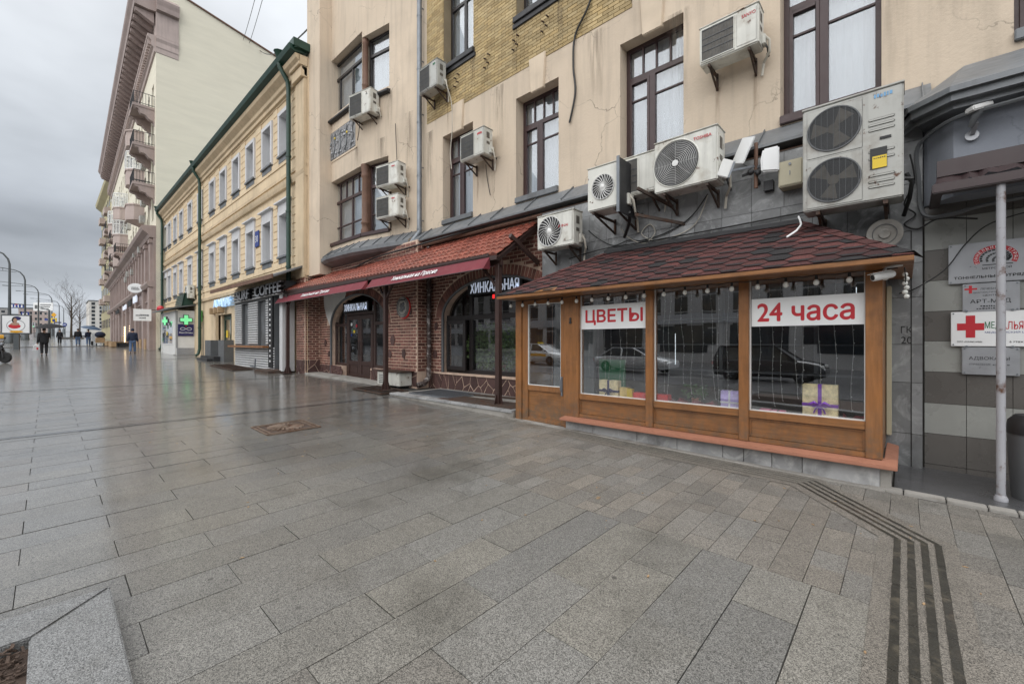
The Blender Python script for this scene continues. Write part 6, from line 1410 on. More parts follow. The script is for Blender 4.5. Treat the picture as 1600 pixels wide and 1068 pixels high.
# rusticated courses standing proud
u = MB(); u.box(-.5, .5, -.5, .5, -.5, .5); blk_ = u.mesh('block', A['yel'])
items = []; xs_cut = sorted([(c-.78, c+.78) for c in cxs])
z = 4.75
while z < 11.7:
    h = .33
    if not (7.55 < z < 8.75):
        edges = [(YX0+.02)]; segs = []; x = YX0+.02
        for a, b in xs_cut:
            if (4.9 < z < 7.6) or (9.1 < z < 11.5): segs.append((x, a)); x = b
        segs.append((x, YX1-.9))
        for a, b in segs:
            while b-a > .06:
                l = min(b-a, R.uniform(1.0, 1.6)); l = b-a if b-a-l < .35 else l
                items.append((blk_, TR(a+l/2, YY-.012, z+h/2) @ Matrix.Diagonal((l-.03, .05, h-.035, 1)))); a += l
    z += h
pieces('block', YH, items, 300)
def ywin(c, z0, z1, low):
    M = frame_at(c, YY, 0); q = MB(); t = .17
    q.box(-.5-t, -.5, -.07, .02, z0-.05, z1+.0); q.box(.5, .5+t, -.07, .02, z0-.05, z1); q.box(-.5-t, .5+t, -.075, .02, z1, z1+t)
    q.box(-.505, -.497, .0, .34, z0, z1); q.box(.497, .505, 0, .34, z0, z1); q.box(-.5, .5, 0, .34, z1-.004, z1+.004)
    if low: q.box(-.5-t, .5+t, -.06, .02, z1+t+.002, z1+t+.30); q.extr([(-.5-t-.1, -.16, z1+.50), (.5+t+.1, -.16, z1+.50), (.5+t+.02, -.08, z1+t+.30), (-.5-t-.02, -.08, z1+t+.30)], (0, .16, 0)); q.box(-.5-t-.12, .5+t+.12, -.19, .02, z1+.5, z1+.56)
    f = q.build('window', A['wreveal'], YH, M)
    q = MB(); q.box(-.66, .66, -.12, .35, z0-.08, z0-.0); q.box(-.6, .6, -.05, .02, z0-.30, z0-.08); q.build('sill', A['metal'], f, M)
    q = MB(); q.box(-.5, .5, .30, .34, z0, z0+.07); q.box(-.5, .5, .30, .34, z1-.07, z1); q.box(-.5, -.43, .30, .34, z0+.07, z1-.07); q.box(.43, .5, .30, .34, z0+.07, z1-.07); q.box(-.03, .03, .3, .34, z0+.07, z1-.07); q.build('frame', A['white'], f, M)
    q = MB(); q.box(-.43, .43, .325, .33, z0+.07, z1-.07); q.build('pane', A['glass'], f, M)
    cu_ = R.choice((1, 1, 1, .6, .4)); zc = z1-(z1-z0)*cu_; q = MB(); q.quad((-.5, .45, zc), (.5, .45, zc), (.5, .45, z1), (-.5, .45, z1)); q.build('curtain', A['curt'], f, M)
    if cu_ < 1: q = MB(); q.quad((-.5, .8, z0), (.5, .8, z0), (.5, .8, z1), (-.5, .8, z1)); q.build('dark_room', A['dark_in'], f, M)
for c in cxs: ywin(c, *LO, True); ywin(c, *HI, False)
for nm, prof, mt in (('cornice', [(0, 11.75), (-.12, 11.78), (-.12, 11.95), (-.2, 12.0), (-.22, 12.15), (-.42, 12.32), (-.46, 12.46), (0, 12.5)], 'yelb'), ('string_course', [(0, 7.98), (-.1, 8.0), (-.14, 8.12), (-.16, 8.24), (-.06, 8.30), (0, 8.32)], 'yelb'), ('string_course', [(0, 8.45), (-.05, 8.46), (-.05, 8.6), (0, 8.62)], 'yelb'), ('string_course', [(0, 4.18), (-.10, 4.2), (-.12, 4.36), (-.03, 4.42), (0, 4.44)], 'yelb'), ('gutter', [(-.44, 12.5), (-.62, 12.56), (-.68, 12.72), (-.60, 12.74), (-.3, 12.66), (0, 12.6)], 'green')):
    q = MB(); q.extr([(YX0, YY+a, b) for a, b in prof], (YX1-YX0, 0, 0)); q.build(nm, A[mt], YH)
q = MB(); q.hexa([(YX0, YY-.5, 12.60), (YX1+.1, YY-.5, 12.60), (YX1+.1, YY+5, 14.2), (YX0, YY+5, 14.2), (YX0, YY-.5, 12.66), (YX1+.1, YY-.5, 12.66), (YX1+.1, YY+5, 14.26), (YX0, YY+5, 14.26)])
q.box(YX1-.4, YX1+.12, YY-.55, YY+.3, 12.66, 12.95); q.build('roof', A['green'], YH)
q = MB(); q.box(YX1-.85, YX1-.02, YY-.13, YY, 4.1, 11.7); q.box(YX1-.95, YX1+.0, YY-.24, YY, 11.7, 12.1); q.box(YX1-.98, YX1+.02, YY-.32, YY, 12.1, 12.48); q.build('corner_pilaster', A['yelb'], YH, bevel=.02)
def pipe(x, lb, zt):
    q = MB(); q.lathe([(.08, 0), (.19, .32), (.22, .36), (.2, .36)], 10, (x, YY-.55, zt-.35)); q.tube([(x, YY-.55, zt-.35), (x, YY-.55, zt-.55), (x+.0, YY-.26, zt-1.0), (x, YY-.22, zt-1.3), (x, YY-.22, gz(x, YY)+.5), (x, YY-.30, gz(x, YY)+.15), (x, YY-.45, gz(x, YY)+.06)], .085, 10)
    for z in (2.5, 4.6, 6.8, 9.0): q.lathe([(.105, 0), (.105, .07)], 10, (x, YY-.22, z))
    tag(q.build('green_downpipe', A['green'], smooth=True), lb, 'downpipe', 'green downpipes of the yellow house')
pipe(-18.05, 'green downpipe at the near end of the yellow house', 13.0); pipe(-32.75, 'green downpipe in the middle of the yellow house', 12.9); pipe(-45.9, 'green downpipe at the far end of the yellow house, against the pink house', 12.9)
hs = thing('house_sign', 'small blue house number plate between two lower windows', 'sign', (-22.3, YY-.08, 6.0)); q = MB(); q.box(-22.6, -22.05, YY-.085, YY-.055, 6.1, 6.85); q.build('plate', A['blue_p'], hs, bevel=.01); text('lettering', '30', hs, frame_at(-22.52, YY-.09, 6.32), .38, .3, A['sgnw'], .004)
# ADAMAS doorway
ad = thing('shop_entrance', 'grey clad shop entrance with green glazed door under blue lit letters', 'entrance', (-28.4, 6.4, gz(-28, 6.4)))
g0 = gz(-28.4, 6.5)
for x0, x1 in ((-30.3, -29.0), (-27.4, -26.3)): q = MB(); q.box(x0, x1, 6.25, 6.72, g0-.05, 1.75); q.build('clad_pedestal', A['plast'], ad, bevel=.01)
q = MB(); q.box(-29.9, -27.0, 5.95, 6.6, g0-.1, g0+.22); q.box(-29.5, -27.2, 5.7, 5.95, g0-.1, g0+.11); q.build('step', A['dmetal'], ad)
q = MB(); q.box(-28.95, -28.84, 6.9, 7.0, g0+.1, 3.2); q.box(-27.5, -27.39, 6.9, 7.0, g0+.1, 3.2); q.box(-28.84, -27.5, 6.9, 7.0, 3.1, 3.2); q.box(-28.84, -28.72, 6.88, 6.95, g0+.2, 3.08); q.box(-27.62, -27.5, 6.88, 6.95, g0+.2, 3.08); q.box(-28.72, -27.62, 6.88, 6.95, g0+.2, 1.1); q.box(-28.72, -27.62, 6.88, 6.95, 2.9, 3.08); q.build('door', A['green'], ad)
q = MB(); q.box(-28.72, -27.62, 6.91, 6.92, 1.1, 2.9); q.build('pane', A['glassd'], ad)
q = MB(); q.quad((-30.2, 7.05, g0), (-26.7, 7.05, g0), (-26.7, 7.05, 3.3), (-30.2, 7.05, 3.3)); q.build('back_wall', A['yel'], ad)
q = MB(); q.box(-30.4, -29.3, 6.55, 6.7, 1.75, 3.25); q.box(-29.3, -28.95, 6.8, 7.0, g0, 3.2); q.build('column', A['yelb'], ad)
q = MB(); q.box(-28.4, -28.1, 6.86, 6.878, 1.9, 2.3); tag(q.build('notice', A['yel_s']), 'yellow notice on the green glazed door', 'notice')
for x in (-29.6, -28.7, -27.9): q = MB(); q.box(x, x+.28, 6.3, 6.6, 3.25, 3.6); tag(q.build('wall_lamp', A['tan'], bevel=.02), 'boxy lamp under the blue letters, %s' % {-29.6: 'far one', -28.7: 'middle one', -27.9: 'near one'}[x], 'lamp', 'boxy lamps over the shop entrance')
sg = thing('shop_letters', 'pale blue lit letters over the grey clad shop entrance', 'sign', (-28.3, 6.5, 3.6)); q = MB(); q.box(-29.3, -25.6, 6.62, 6.70, 3.62, 3.70); q.build('rail', A['white'], sg); text('lettering', 'ADAMAS', sg, frame_at(-29.2, 6.5, 3.57), 3.5, .46, A['ledb'], .1, .02)
# ---- grey coffee kiosk
ck = thing('coffee_kiosk', 'grey corrugated coffee kiosk with raised white letters and a wooden counter', 'kiosk', (-21.3, 6.2, gz(-21, 6.2)))
cz = gz(-21.4, 6.2); CY = 6.2
cops = [(-23.0, -22.0, 1.5, 3.42), (-20.75, -19.65, 1.5, 3.42)]
mb = MB(); wall(mb, -24.05, -18.75, cz-.1, 4.0, cops, .2); mb.quad((-24.05, 0, cz-.1), (-24.05, .5, cz-.1), (-24.05, .5, 4), (-24.05, 0, 4)); mb.quad((-18.75, 0, cz-.1), (-18.75, .5, cz-.1), (-18.75, .5, 4), (-18.75, 0, 4)); mb.build('wall', A['plast'], ck, frame_at(0, CY, 0))
A['corr'] = mat('grey corrugated sheet', (.55, .555, .56), .45, metal=.0, var=.06, streak=.1)
z = cz
while z < 3.44:
    segs = [(-24.05, -23.0), (-22.0, -20.75), (-19.65, -19.25)] if z > 1.5 else [(-24.05, -18.75)]
    if 1.36 < z < 1.5: z += .105; continue
    for a, b in segs: q = MB(); q.extr([(a, CY, z), (a, CY-.045, z+.02), (a, CY-.045, z+.06), (a, CY, z+.08)], (b-a, 0, 0)); q.build('slat', A['corr'], ck)
    z += .105
for k, (a, b) in enumerate(((-23.0, -22.0), (-20.75, -19.65))): q = MB(); q.box(a, b, CY+.12, CY+.13, 1.5, 3.42); q.build('shutter', A['metal'], ck)
q = MB(); q.box(-24.2, -19.2, CY-.3, CY, 1.40, 1.49); q.build('counter', A['wood'], ck, bevel=.01)
q = MB(); q.box(-19.25, -18.78, CY-.075, CY, cz+.1, 3.75); pn = q.build('chalk_board', A['black'], ck)
for k in range(13): q = MB(); q.box(-19.08, -18.97, CY-.084, CY-.08, 3.35-.21*k, 3.43-.21*k); q.build('letter', A['sgnw'], ck)
q = MB(); q.box(-18.7, -18.0, 6.45, 6.55, cz, 3.6); q.build('side_door', A['metal'], ck)
q = MB(); q.box(-18.06, -17.75, 6.15, 6.6, cz, 3.6); q.build('side_pillar', A['corr'], ck)
q = MB(); q.box(-24.05, -17.8, CY-.05, CY+.5, 3.5, 4.05); q.build('sign_band', A['plast'], ck)
for k in range(4): q = MB(); q.box(-24.1, -17.75, CY-.12, CY-.05, 3.52+.14*k, 3.57+.14*k); q.build('sign_rail', A['corr'], ck)
for s, x0, x1 in (('SURF', -22.7, -20.95), ('COFFEE', -20.15, -17.2)):
    text('lettering', s, ck, frame_at(x0, CY-.30, 3.54), x1-x0, .42, A['sgng'], .02, .008)
    text('letter_shadow_body', s, ck, frame_at(x0, CY-.198, 3.54), x1-x0, .42, A['black'], .10, .008)
q = MB(); q.hexa([(-25.6, 5.55, 4.12), (-16.9, 5.55, 4.02), (-16.9, 6.68, 4.55), (-25.6, 6.68, 4.62), (-25.6, 5.55, 4.19), (-16.9, 5.55, 4.09), (-16.9, 6.68, 4.62), (-25.6, 6.68, 4.69)]); q.build('roof', A['metal'], ck)
q = MB(); q.bar((-25.6, 5.52, 4.15), (-16.9, 5.52, 4.05), .05, .16); q.build('fascia', A['rusthead'], ck)
q = MB(); q.hexa([(x, y, gz(x, y)+z) for z in (0, .10) for x, y in ((-19.2, 5.6), (-17.9, 5.7), (-17.9, 6.4), (-19.2, 6.3))]); tag(q.build('door_ramp', A['rustm']), 'low brown ramp at the side door of the coffee kiosk', 'ramp')
grate('floor_grate', 'long dark floor grate before the coffee kiosk', -23.8, -20.2, 5.1, 5.9, gz(-22, 5.5)+.01, 22, A['rustm'])
cs = thing('wet_floor_post', 'short bent steel post at the foot of the coffee kiosk', 'post', (-20.3, 5.95, gz(-20.3, 5.95))); q = MB(); q.tube([(-20.9, 5.95, gz(-20.9, 5.95)+.12), (-20.3, 5.95, gz(-20.3,5.95)+.1), (-20.25, 5.95, gz(-20.3, 5.95)+.45)], .03, 8); q.build('tube', A['zinc'], cs)
# ---- pharmacy kiosk
ph = thing('pharmacy_kiosk', 'white pharmacy kiosk with green lit crosses and a navy spectacle sign', 'kiosk', (-38, 5.9, gz(-38, 5.9)))
pz = gz(-37, 5.8); PXR, PXL, PY = -35.3, -40.4, 5.7
mb = MB(); mb.box(PXL, PXR, PY, 6.72, pz-.1, 3.75); mb.build('body', A['white'], ph)
for a, b in ((PXL+.02, PXL+.25), (-36.1, PXR-.02)): q = MB(); q.box(a, b, PY-.05, PY, pz, 3.7); q.build('pilaster', A['white'], ph, bevel=.02)
q = MB(); q.box(PXL+.35, -36.2, PY-.02, PY+.01, 1.45, 3.15); q.build('window', A['wreveal'], ph)
for a, b in ((PXL+.45, -38.75), (-38.6, -37.6), (-37.45, -36.3)): q = MB(); q.box(a, b, PY-.028, PY-.021, 1.55, 3.05); q.build('pane', A['glassd'], ph)
for x, z, m_ in ((-39.8, 1.8, 'grn_p'), (-37.9, 2.7, 'grn_p'), (-38.2, 2.25, 'warm'), (-36.8, 2.8, 'grn_p')): q = MB(); q.lathe([(.16, 0), (.16, -.012)], 14, (x, PY-.029, z), 'y'); o = tag(q.build('window_sticker', A['yel_s' if m_ == 'warm' else m_]), 'round %s sticker on the pharmacy window' % ('orange' if m_ == 'warm' else 'green'), 'sticker', 'stickers on the pharmacy window')
q = MB(); q.box(PXR, PXR+.03, PY+.05, 6.7, pz, pz+.45); q.box(PXR, PXR+.025, PY, PY+.1, pz+.45, 3.7); q.build('skirting', A['sgng'], ph)
q = MB(); q.hexa([(PXL-.4, PY-.5, 3.78), (PXR+.5, PY-.5, 3.78), (PXR+.4, 6.7, 4.1), (PXL-.2, 6.7, 4.1), (PXL-.4, PY-.5, 3.86), (PXR+.5, PY-.5, 3.86), (PXR+.4, 6.7, 4.16), (PXL-.2, 6.7, 4.16)]); q.build('roof', A['metal'], ph)
for k in range(7): q = MB(); q.box(-37.6, PXR+.2, 6.0+.02*k, 6.06+.02*k, 4.05+.12*k, 4.13+.12*k); q.build('louvre', A['green'], ph)
q = MB(); q.extr([(PXR+.2, 5.95, 4.0), (PXR+.2, 6.7, 4.1), (PXR+.2, 6.7, 4.95), (PXR+.2, 6.1, 4.9)], (-.05, 0, 0)); q.build('louvre_side', A['green'], ph)
def cross(lb, M, s, m_):
    t = thing('pharmacy_cross', lb, 'sign', M.translation, 0, 'green pharmacy crosses'); a, b = s*.17, s*.5
    for nm, d0, d1, e, mt in (('casing', .0, .1, .04, 'plast'), ('light_face', -.02, -.001, 0, m_)):
        q = MB(); pts = [(-a-e, -b-e), (a+e, -b-e), (a+e, -a-e), (b+e, -a-e), (b+e, a+e), (a+e, a+e), (a+e, b+e), (-a-e, b+e), (-a-e, a+e), (-b-e, a+e), (-b-e, -a-e), (-a-e, -a-e)]; q.extr([(x, d0, z) for x, z in pts], (0, d1-d0, 0)); q.build(nm, A[mt], t, M)
cross('green lit cross on the side wall above the spectacle sign', TR(PXR+.14, 6.22, 3.12, PI/2), .62, 'ledg')
cross('green lit cross on the front of the pharmacy kiosk', TR(-37.8, PY-.2, 3.1, .35), .55, 'ledg')
ss = thing('spectacle_sign', 'navy sign with white spectacles on the pharmacy side wall', 'sign', (PXR+.05, 6.2, 2.1)); M = TR(PXR+.05, 6.22, 2.05, PI/2)
q = MB(); q.box(-.42, .42, -.02, .03, 0, .78); q.build('plate', A['navy'], ss, M)
for s in (-1, 1): q = MB(); q.tube([(s*.17+.13*math.cos(2*PI*k/20), -.03, .47+.085*math.sin(2*PI*k/20)) for k in range(21)], .014, 5); q.build('lens_ring', A['sgnw'], ss, M)
q = MB(); q.bar((-.04, -.03, .48), (.04, -.03, .48), .02); q.build('bridge', A['sgnw'], ss, M); q = MB(); q.sphere((0, -.03, .66), .05); q.build('red_dot', A['red'], ss, M); text('lettering', 'МаксОптика', ss, M @ Matrix.Translation((-.36, -.024, .16)), .72, .13, A['sgnw'], .004)
rs = thing('roof_lamp', 'small red lamp on the pharmacy kiosk roof', 'lamp', (-41, 6.2, 4.1)); q = MB(); q.sphere((-39.6, 5.5, 4.05), .22, 10, 6, (1.6, 1, 1)); q.build('globe', A['red'], rs, smooth=True)
conditioner('white air conditioner over the pharmacy kiosk roof', -35.2, 6.25, 4.55, 1.0, .85, .34, 0, 'rings')
gd = thing('blue_grey_door', 'narrow blue grey metal door beside the middle green downpipe', 'doorway', (-33.2, 6.9, gz(-33, 6.9))); q = MB(); q.box(-33.55, -32.75, 6.85, 6.95, .6, 2.9); q.build('door_leaf', mat('blue grey door paint', (.08, .09, .13), .5), gd); q = MB(); q.box(-32.95, -32.9, 6.8, 6.85, 1.5, 1.75); q.build('handle', A['zinc'], gd)
gs = thing('green_sign', 'small light green sign above the blue grey door', 'sign', (-33.2, 6.6, 3.0)); q = MB(); q.box(-33.6, -32.9, 6.60, 6.66, 2.95, 3.65); q.build('plate', mat('light green sign', (.14, .50, .12), .5), gs); marks('lettering', gs, frame_at(-33.55, 6.595, 3.25), .6, .1, A['sgnw'], 6)

# ================================================================ the tall pink house
PH = thing('pink_house', 'tall pink and cream house with bracketed cornice, balconies and blank pale gable wall', 'building', (-46, 6.1, gz(-46, 6.1)))
PM = TR(-46.0, 6.1, 0, rad(-1.29))          # local x runs back along the facade to negative values, y is inward
LN = 53
mb = MB(); mb.poly([(0, 0, 0), (0, 25, 0), (0, 25, 27.6), (0, 10.2, 29.6), (0, 1.6, 31.5), (0, 0, 31.5)]); mb.build('gable_wall', A['pale'], PH, PM)
q = MB(); q.hexa([(-.5, 1.5, 31.5), (.12, 1.5, 31.5), (.12, 10.2, 29.6), (-.5, 10.2, 29.6), (-.5, 1.5, 31.62), (.12, 1.5, 31.62), (.12, 10.2, 29.72), (-.5, 10.2, 29.72)]); q.hexa([(-.5, 10.2, 29.6), (.12, 10.2, 29.6), (.12, 25, 27.6), (-.5, 25, 27.6), (-.5, 10.2, 29.72), (.12, 10.2, 29.72), (.12, 25, 27.72), (-.5, 25, 27.72)]); q.build('gable_flashing', A['rusthead'], PH, PM)
q = MB(); q.poly([(-.1, 0, 31.5), (-LN, 0, 31.5), (-LN, 25, 27.6), (-.1, 25, 27.6)]); q.build('roof', A['metal'], PH, PM)
wx = [-1.9-2.65*k for k in range(19)]
fl = [12.1, 15.35, 18.6, 21.85]
pops = [(x-.6, x+.6, z, z+1.9) for x in wx for z in fl]
mb = MB(); wall(mb, -LN, -.0, 11.3, 25.9, pops, .25); mb.build('upper_wall', A['pale'], PH, PM)
mb = MB(); wall(mb, -LN, 0, 25.9, 31.4, [(x-.45, x+.45, 27.6, 28.6) for x in wx], .2); mb.build('frieze', A['pinkp'], PH, PM)
for (a, b, c, d) in pops:
    q = MB(); q.box(a, a+.09, .2, .25, c, d); q.box(b-.09, b, .2, .25, c, d); q.box(a+.09, b-.09, .2, .25, c, c+.09); q.box(a+.09, b-.09, .2, .25, d-.09, d); q.box((a+b)/2-.05, (a+b)/2+.05, .2, .25, c+.09, d-.09); f = q.build('window', A['white'], PH, PM)
    q = MB(); q.quad((a, .24, c), (b, .24, c), (b, .24, d), (a, .24, d)); q.build('pane', A['carg'], f, PM)
# rustic stone base, tall pilasters and shop openings
bops = [(-3.4, -1.5, 1.2, 5.0)] + [(-x-3.2, -x, 1.3, 5.0) for x in (7.0, 12.0, 17.0, 22.0, 27.0, 32.0, 37.0, 42.0)] + [(-3.0, -.9, 6.9, 9.6)] + [(-x-1.2, -x, 6.9, 9.7) for x in (4.6, 7.0, 9.4, 11.8, 14.2, 16.6, 19, 21.4, 23.8, 26.2, 28.6, 31, 33.4, 35.8, 38.2, 40.6, 43, 45.4, 47.8, 50)]
mb = MB(); wall(mb, -LN, 0, .6, 10.6, bops, .35, -.18); mb.quad((0, -.18, .6), (0, .3, .6), (0, .3, 10.6), (0, -.18, 10.6)); mb.build('base_wall', A['pinks'], PH, PM)
for (a, b, c, d) in bops:
    q = MB(); 
    for k in range(4): x = a+(b-a)*k/3; q.box(x-.04, x+.04, .1, .16, c, d)
    q.box(a, b, .1, .16, d-.1, d); q.box(a, b, .1, .16, c, c+.1); q.box(a, b, .1, .16, c+(d-c)*.7, c+(d-c)*.7+.08); f = q.build('window', A['dframe'], PH, PM)
    q = MB(); q.quad((a, .15, c), (b, .15, c), (b, .15, d), (a, .15, d)); q.build('pane', A['carg'], f, PM)
for x in [-.55, -3.75] + [-x+.55 for x in (4.6, 7.0, 9.4, 11.8, 14.2, 16.6, 19, 21.4, 23.8, 26.2, 28.6, 31, 33.4, 35.8, 38.2, 40.6, 43, 45.4, 47.8, 50)]:
    q = MB(); q.box(x-.3, x+.3, -.36, -.17, 6.75, 10.3); q.box(x-.4, x+.4, -.44, -.17, 9.9, 10.2); q.build('pilaster', A['pinks'], PH, PM)
for x in (-.7, -4.9, -11.0, -16.0, -21, -26, -31, -36, -41, -46): q = MB(); q.box(x-.6, x+.6, -.42, -.17, .7, 6.2); q.build('pier', A['pinks'], PH, PM)
for x in (-2.5, -6.0, -8.6, -13.6, -18.6): q = MB(); q.box(x-.6, x+.6, -.5, -.43, .8, 1.9); q.build('base_block', A['tan'], PH, PM)
for nm, prof, mt in (('shop_band', [(0, 6.2), (-.45, 6.25), (-.6, 6.5), (-.6, 6.65), (-.3, 6.75), (0, 6.75)], 'pinks'), ('shop_band', [(0, 5.1), (-.28, 5.12), (-.28, 5.25), (0, 5.3)], 'pinks'), ('middle_cornice', [(0, 10.3), (-.4, 10.35), (-.5, 10.6), (-.85, 10.85), (-.95, 11.1), (-.9, 11.25), (0, 11.35)], 'pinks'), ('architrave', [(0, 25.8), (-.12, 25.85), (-.15, 26.2), (-.3, 26.3), (-.3, 26.7), (-.55, 26.95), (-.55, 27.15), (0, 27.2)], 'pinkp'), ('cornice_edge', [(0, 29.2), (-.5, 29.15), (-1.35, 29.2), (-1.4, 29.6), (-1.6, 29.9), (-1.65, 30.1), (0, 30.6)], 'pinks')):
    q = MB(); q.extr([(-LN, a, b) for a, b in prof], (LN+.02, 0, 0))
    if nm in ('architrave', 'cornice_edge'):
        q.extr([(-a if False else 0, -.0, 0)] and [(.0, 0+.0, prof[0][1])] + [(-a*.35 if a else 0, 0, b) for a, b in prof[1:-1]] + [(0, 0, prof[-1][1])], (0, 1.5, 0))
    q.build(nm, A[mt], PH, PM)
x = -.5
while x > -LN:
    q = MB(); q.extr([(x-.22, -1.3, 29.1), (x-.22, -1.3, 28.85), (x-.22, -.75, 28.6), (x-.22, -.1, 28.3), (x-.22, -.1, 29.15)], (.44, 0, 0)); q.build('bracket', A['pinks'], PH, PM); x -= 1.15
q = MB(); x = -.3
while x > -LN: q.box(x-.11, x+.11, -.5, -.3, 26.4, 26.8); x -= .5
stuff(q.build('dentils', A['pinkp'], PH, PM))
q = MB(); q.box(-.0, .12, .0, 1.5, 27.2, 29.2); q.build('frieze_return', A['pinkp'], PH, PM)
# balconies and glazed oriels
def balcony(x, z, w_, rail):
    q = MB(); prof = [(0, z), (-1.35, z), (-1.35, z-.22), (-1.2, z-.34), (-1.05, z-.36), (-.9, z-.7), (-.6, z-.75), (-.4, z-1.0), (-.1, z-1.15), (0, z-1.5)]
    for a in (x-w_/2, x+w_/2-.5): q.extr([(a, u_, v_) for u_, v_ in prof], (.5, 0, 0))
    q.box(x-w_/2-.05, x+w_/2+.05, -1.42, 0, z-.2, z+.01); b = q.build('balcony', A['pinks'], PH, PM)
    q = MB()
    if rail:
        for k in range(15): xx = x-w_/2+w_*k/14; q.box(xx-.015, xx+.015, -1.36, -1.33, z, z+1)
        for k in range(8): yy = -1.33*k/7; q.box(x-w_/2, x-w_/2+.03, yy-.015, yy+.015, z, z+1); q.box(x+w_/2-.03, x+w_/2, yy-.015, yy+.015, z, z+1)
        for zz in (z+.12, z+1.0): q.box(x-w_/2, x+w_/2, -1.37, -1.33, zz, zz+.04); q.box(x-w_/2, x-w_/2+.04, -1.33, 0, zz, zz+.04); q.box(x+w_/2-.04, x+w_/2, -1.33, 0, zz, zz+.04)
        q.build('railing', A['dmetal'], b, PM)
for z in (14.9, 18.15, 21.4): balcony(-2.2, z, 2.9, True)
for x, z in ((-21.5, 11.9), (-30, 14.9), (-30, 11.9), (-40, 18), (-40, 14.9), (-40, 11.9)): balcony(x, z, 2.6, True)
def oriel(x, z0, z1, levels):
    pts = [(x+1.25, 0), (x+1.2, -.75), (x+.6, -1.25), (x-.6, -1.25), (x-1.2, -.75), (x-1.25, 0)]
    for i, z in enumerate(levels):
        q = MB(); q.extr([(a, b, z) for a, b in pts], (0, 0, 1.35)); q.extr([(x+(a-x)*1.06, b*1.06, z+1.35) for a, b in pts], (0, 0, .14)); q.add([(a, b, z) for a, b in pts]+[(x, -.1, z-.55)], [(k, k+1, 6) for k in range(5)]); bb = q.build('oriel', A['pinkp'], PH, PM)
        if i in z1:
            q = MB()
            for (a, b), (c, d) in zip(pts, pts[1:]):
                q.bar((a, b, z+1.49), (a, b, z+3.2), .1); q.bar(((a+c)/2, (b+d)/2, z+1.49), ((a+c)/2, (b+d)/2, z+3.2), .07); q.bar((a, b, z+2.7), (c, d, z+2.7), .06); q.bar((a, b, z+1.55), (c, d, z+1.55), .08); q.bar((a, b, z+3.15), (c, d, z+3.15), .1)
            q.build('frame', A['white'], bb, PM)
            q = MB()
            for (a, b), (c, d) in zip(pts, pts[1:]): q.quad((x+(a-x)*.97, b*.97, z+1.5), (x+(c-x)*.97, d*.97, z+1.5), (x+(c-x)*.97, d*.97, z+3.2), (x+(a-x)*.97, b*.97, z+3.2))
            q.build('pane', A['glass'], bb, PM)
oriel(-9.0, 0, (1,), [21.0, 17.2, 13.6][::-1] if False else [20.3, 16.9 - .3, 13.3]); oriel(-25.5, 0, (0, 1), [16.6, 13.3, 10.9]); oriel(-35, 0, (0,), [16.4, 13.2])
for x, z in ((-4.6, 17.2), (-4.6, 13.9), (-5.6, 12.6), (-7, 10.0), (-11.5, 10.2), (-13.9, 8.7), (-18.7, 9.0), (-21, 8.6), (-14, 17.4), (-18, 14.2), (-28, 17.5)):
    q = MB(); p = PM @ Vector((x, -.55, z)); q.box(-.4, .4, -.0, .34, 0, .6); q.lathe([(.24, 0), (.24, -.01), (0, -.01)], 14, (-.12, 0, .3), 'y')
    o = q.build('air_conditioner', A['acg'], None, TR(p.x, p.y, p.z)); tag(o, 'small far air conditioner on the pink house front', 'air conditioner', 'far air conditioners on the pink house')
# shop signs on the pink house
for x0, x1, z, h, s, m_ in ((-10.5, -7.3, 5.45, .65, 'Шоколадница', 'led'), (-16.2, -12.5, 5.4, .6, 'КОФЕ', 'blk'), (-22, -18, 5.35, .5, 'ПЕКАРНЯ', 'led'), (-33, -28, 5.35, .5, 'Аптека', 'blk')):
    sg = thing('shop_sign', 'raised shop letters on the pink stone band, %s' % {-10.5: 'first run from the round sign', -16.2: 'dark short run beyond the first', -22: 'third run, white', -33: 'farthest run, dark'}[x0], 'sign', PM @ Vector((x0, -.5, z)), 0, 'shop letters on the pink house')
    marks('lettering', sg, PM @ frame_at(x0, -.55, z), x1-x0, h, A[m_], len(s), .08)
ov = thing('round_sign', 'white oval shop sign standing out from the pink house', 'sign', PM @ Vector((-4.2, -1, 6.2))); M = PM @ TR(-4.6, -.9, 6.45, PI/2*.75) @ Matrix.Diagonal((.8, 1, .8, 1))
q = MB(); q.lathe([(0, -.06), (.52, -.06), (.55, 0), (.52, .06), (0, .06)], 28, (0, 0, 0), 'y'); o = q.build('disc', A['sgnw'], ov, M @ Matrix.Diagonal((1.3, 1, 1, 1)), smooth=True); marks('lettering', ov, M @ Matrix.Translation((-.35, -.075, .02)), .6, .10, A['plast'], 7); marks('lettering', ov, M @ Matrix.Translation((-.35, -.075, -.18)), .7, .13, A['plast'], 8)
q = MB(); q.bar((0, 0, 0), (.5, .0, 0), .06); q.build('arm', A['dmetal'], ov, M)
ws = thing('hanging_sign', 'white hanging sign by the far green downpipe', 'sign', (-45.5, 5.5, 4)); M = TR(-45.2, 5.15, 3.35, PI/2*.9); q = MB(); q.box(-.55, .55, -.05, .05, 0, .95); q.build('plate', A['sgnw'], ws, M); marks('lettering', ws, M @ Matrix.Translation((-.40, -.055, .38)), .8, .14, A['plast'], 10); marks('lettering', ws, M @ Matrix.Translation((-.2, -.055, .18)), .4, .12, A['plast'], 5)
q = MB(); q.bar((.55, 0, .9), (1.2, 0, .9), .05); q.build('arm', A['dmetal'], ws, M)
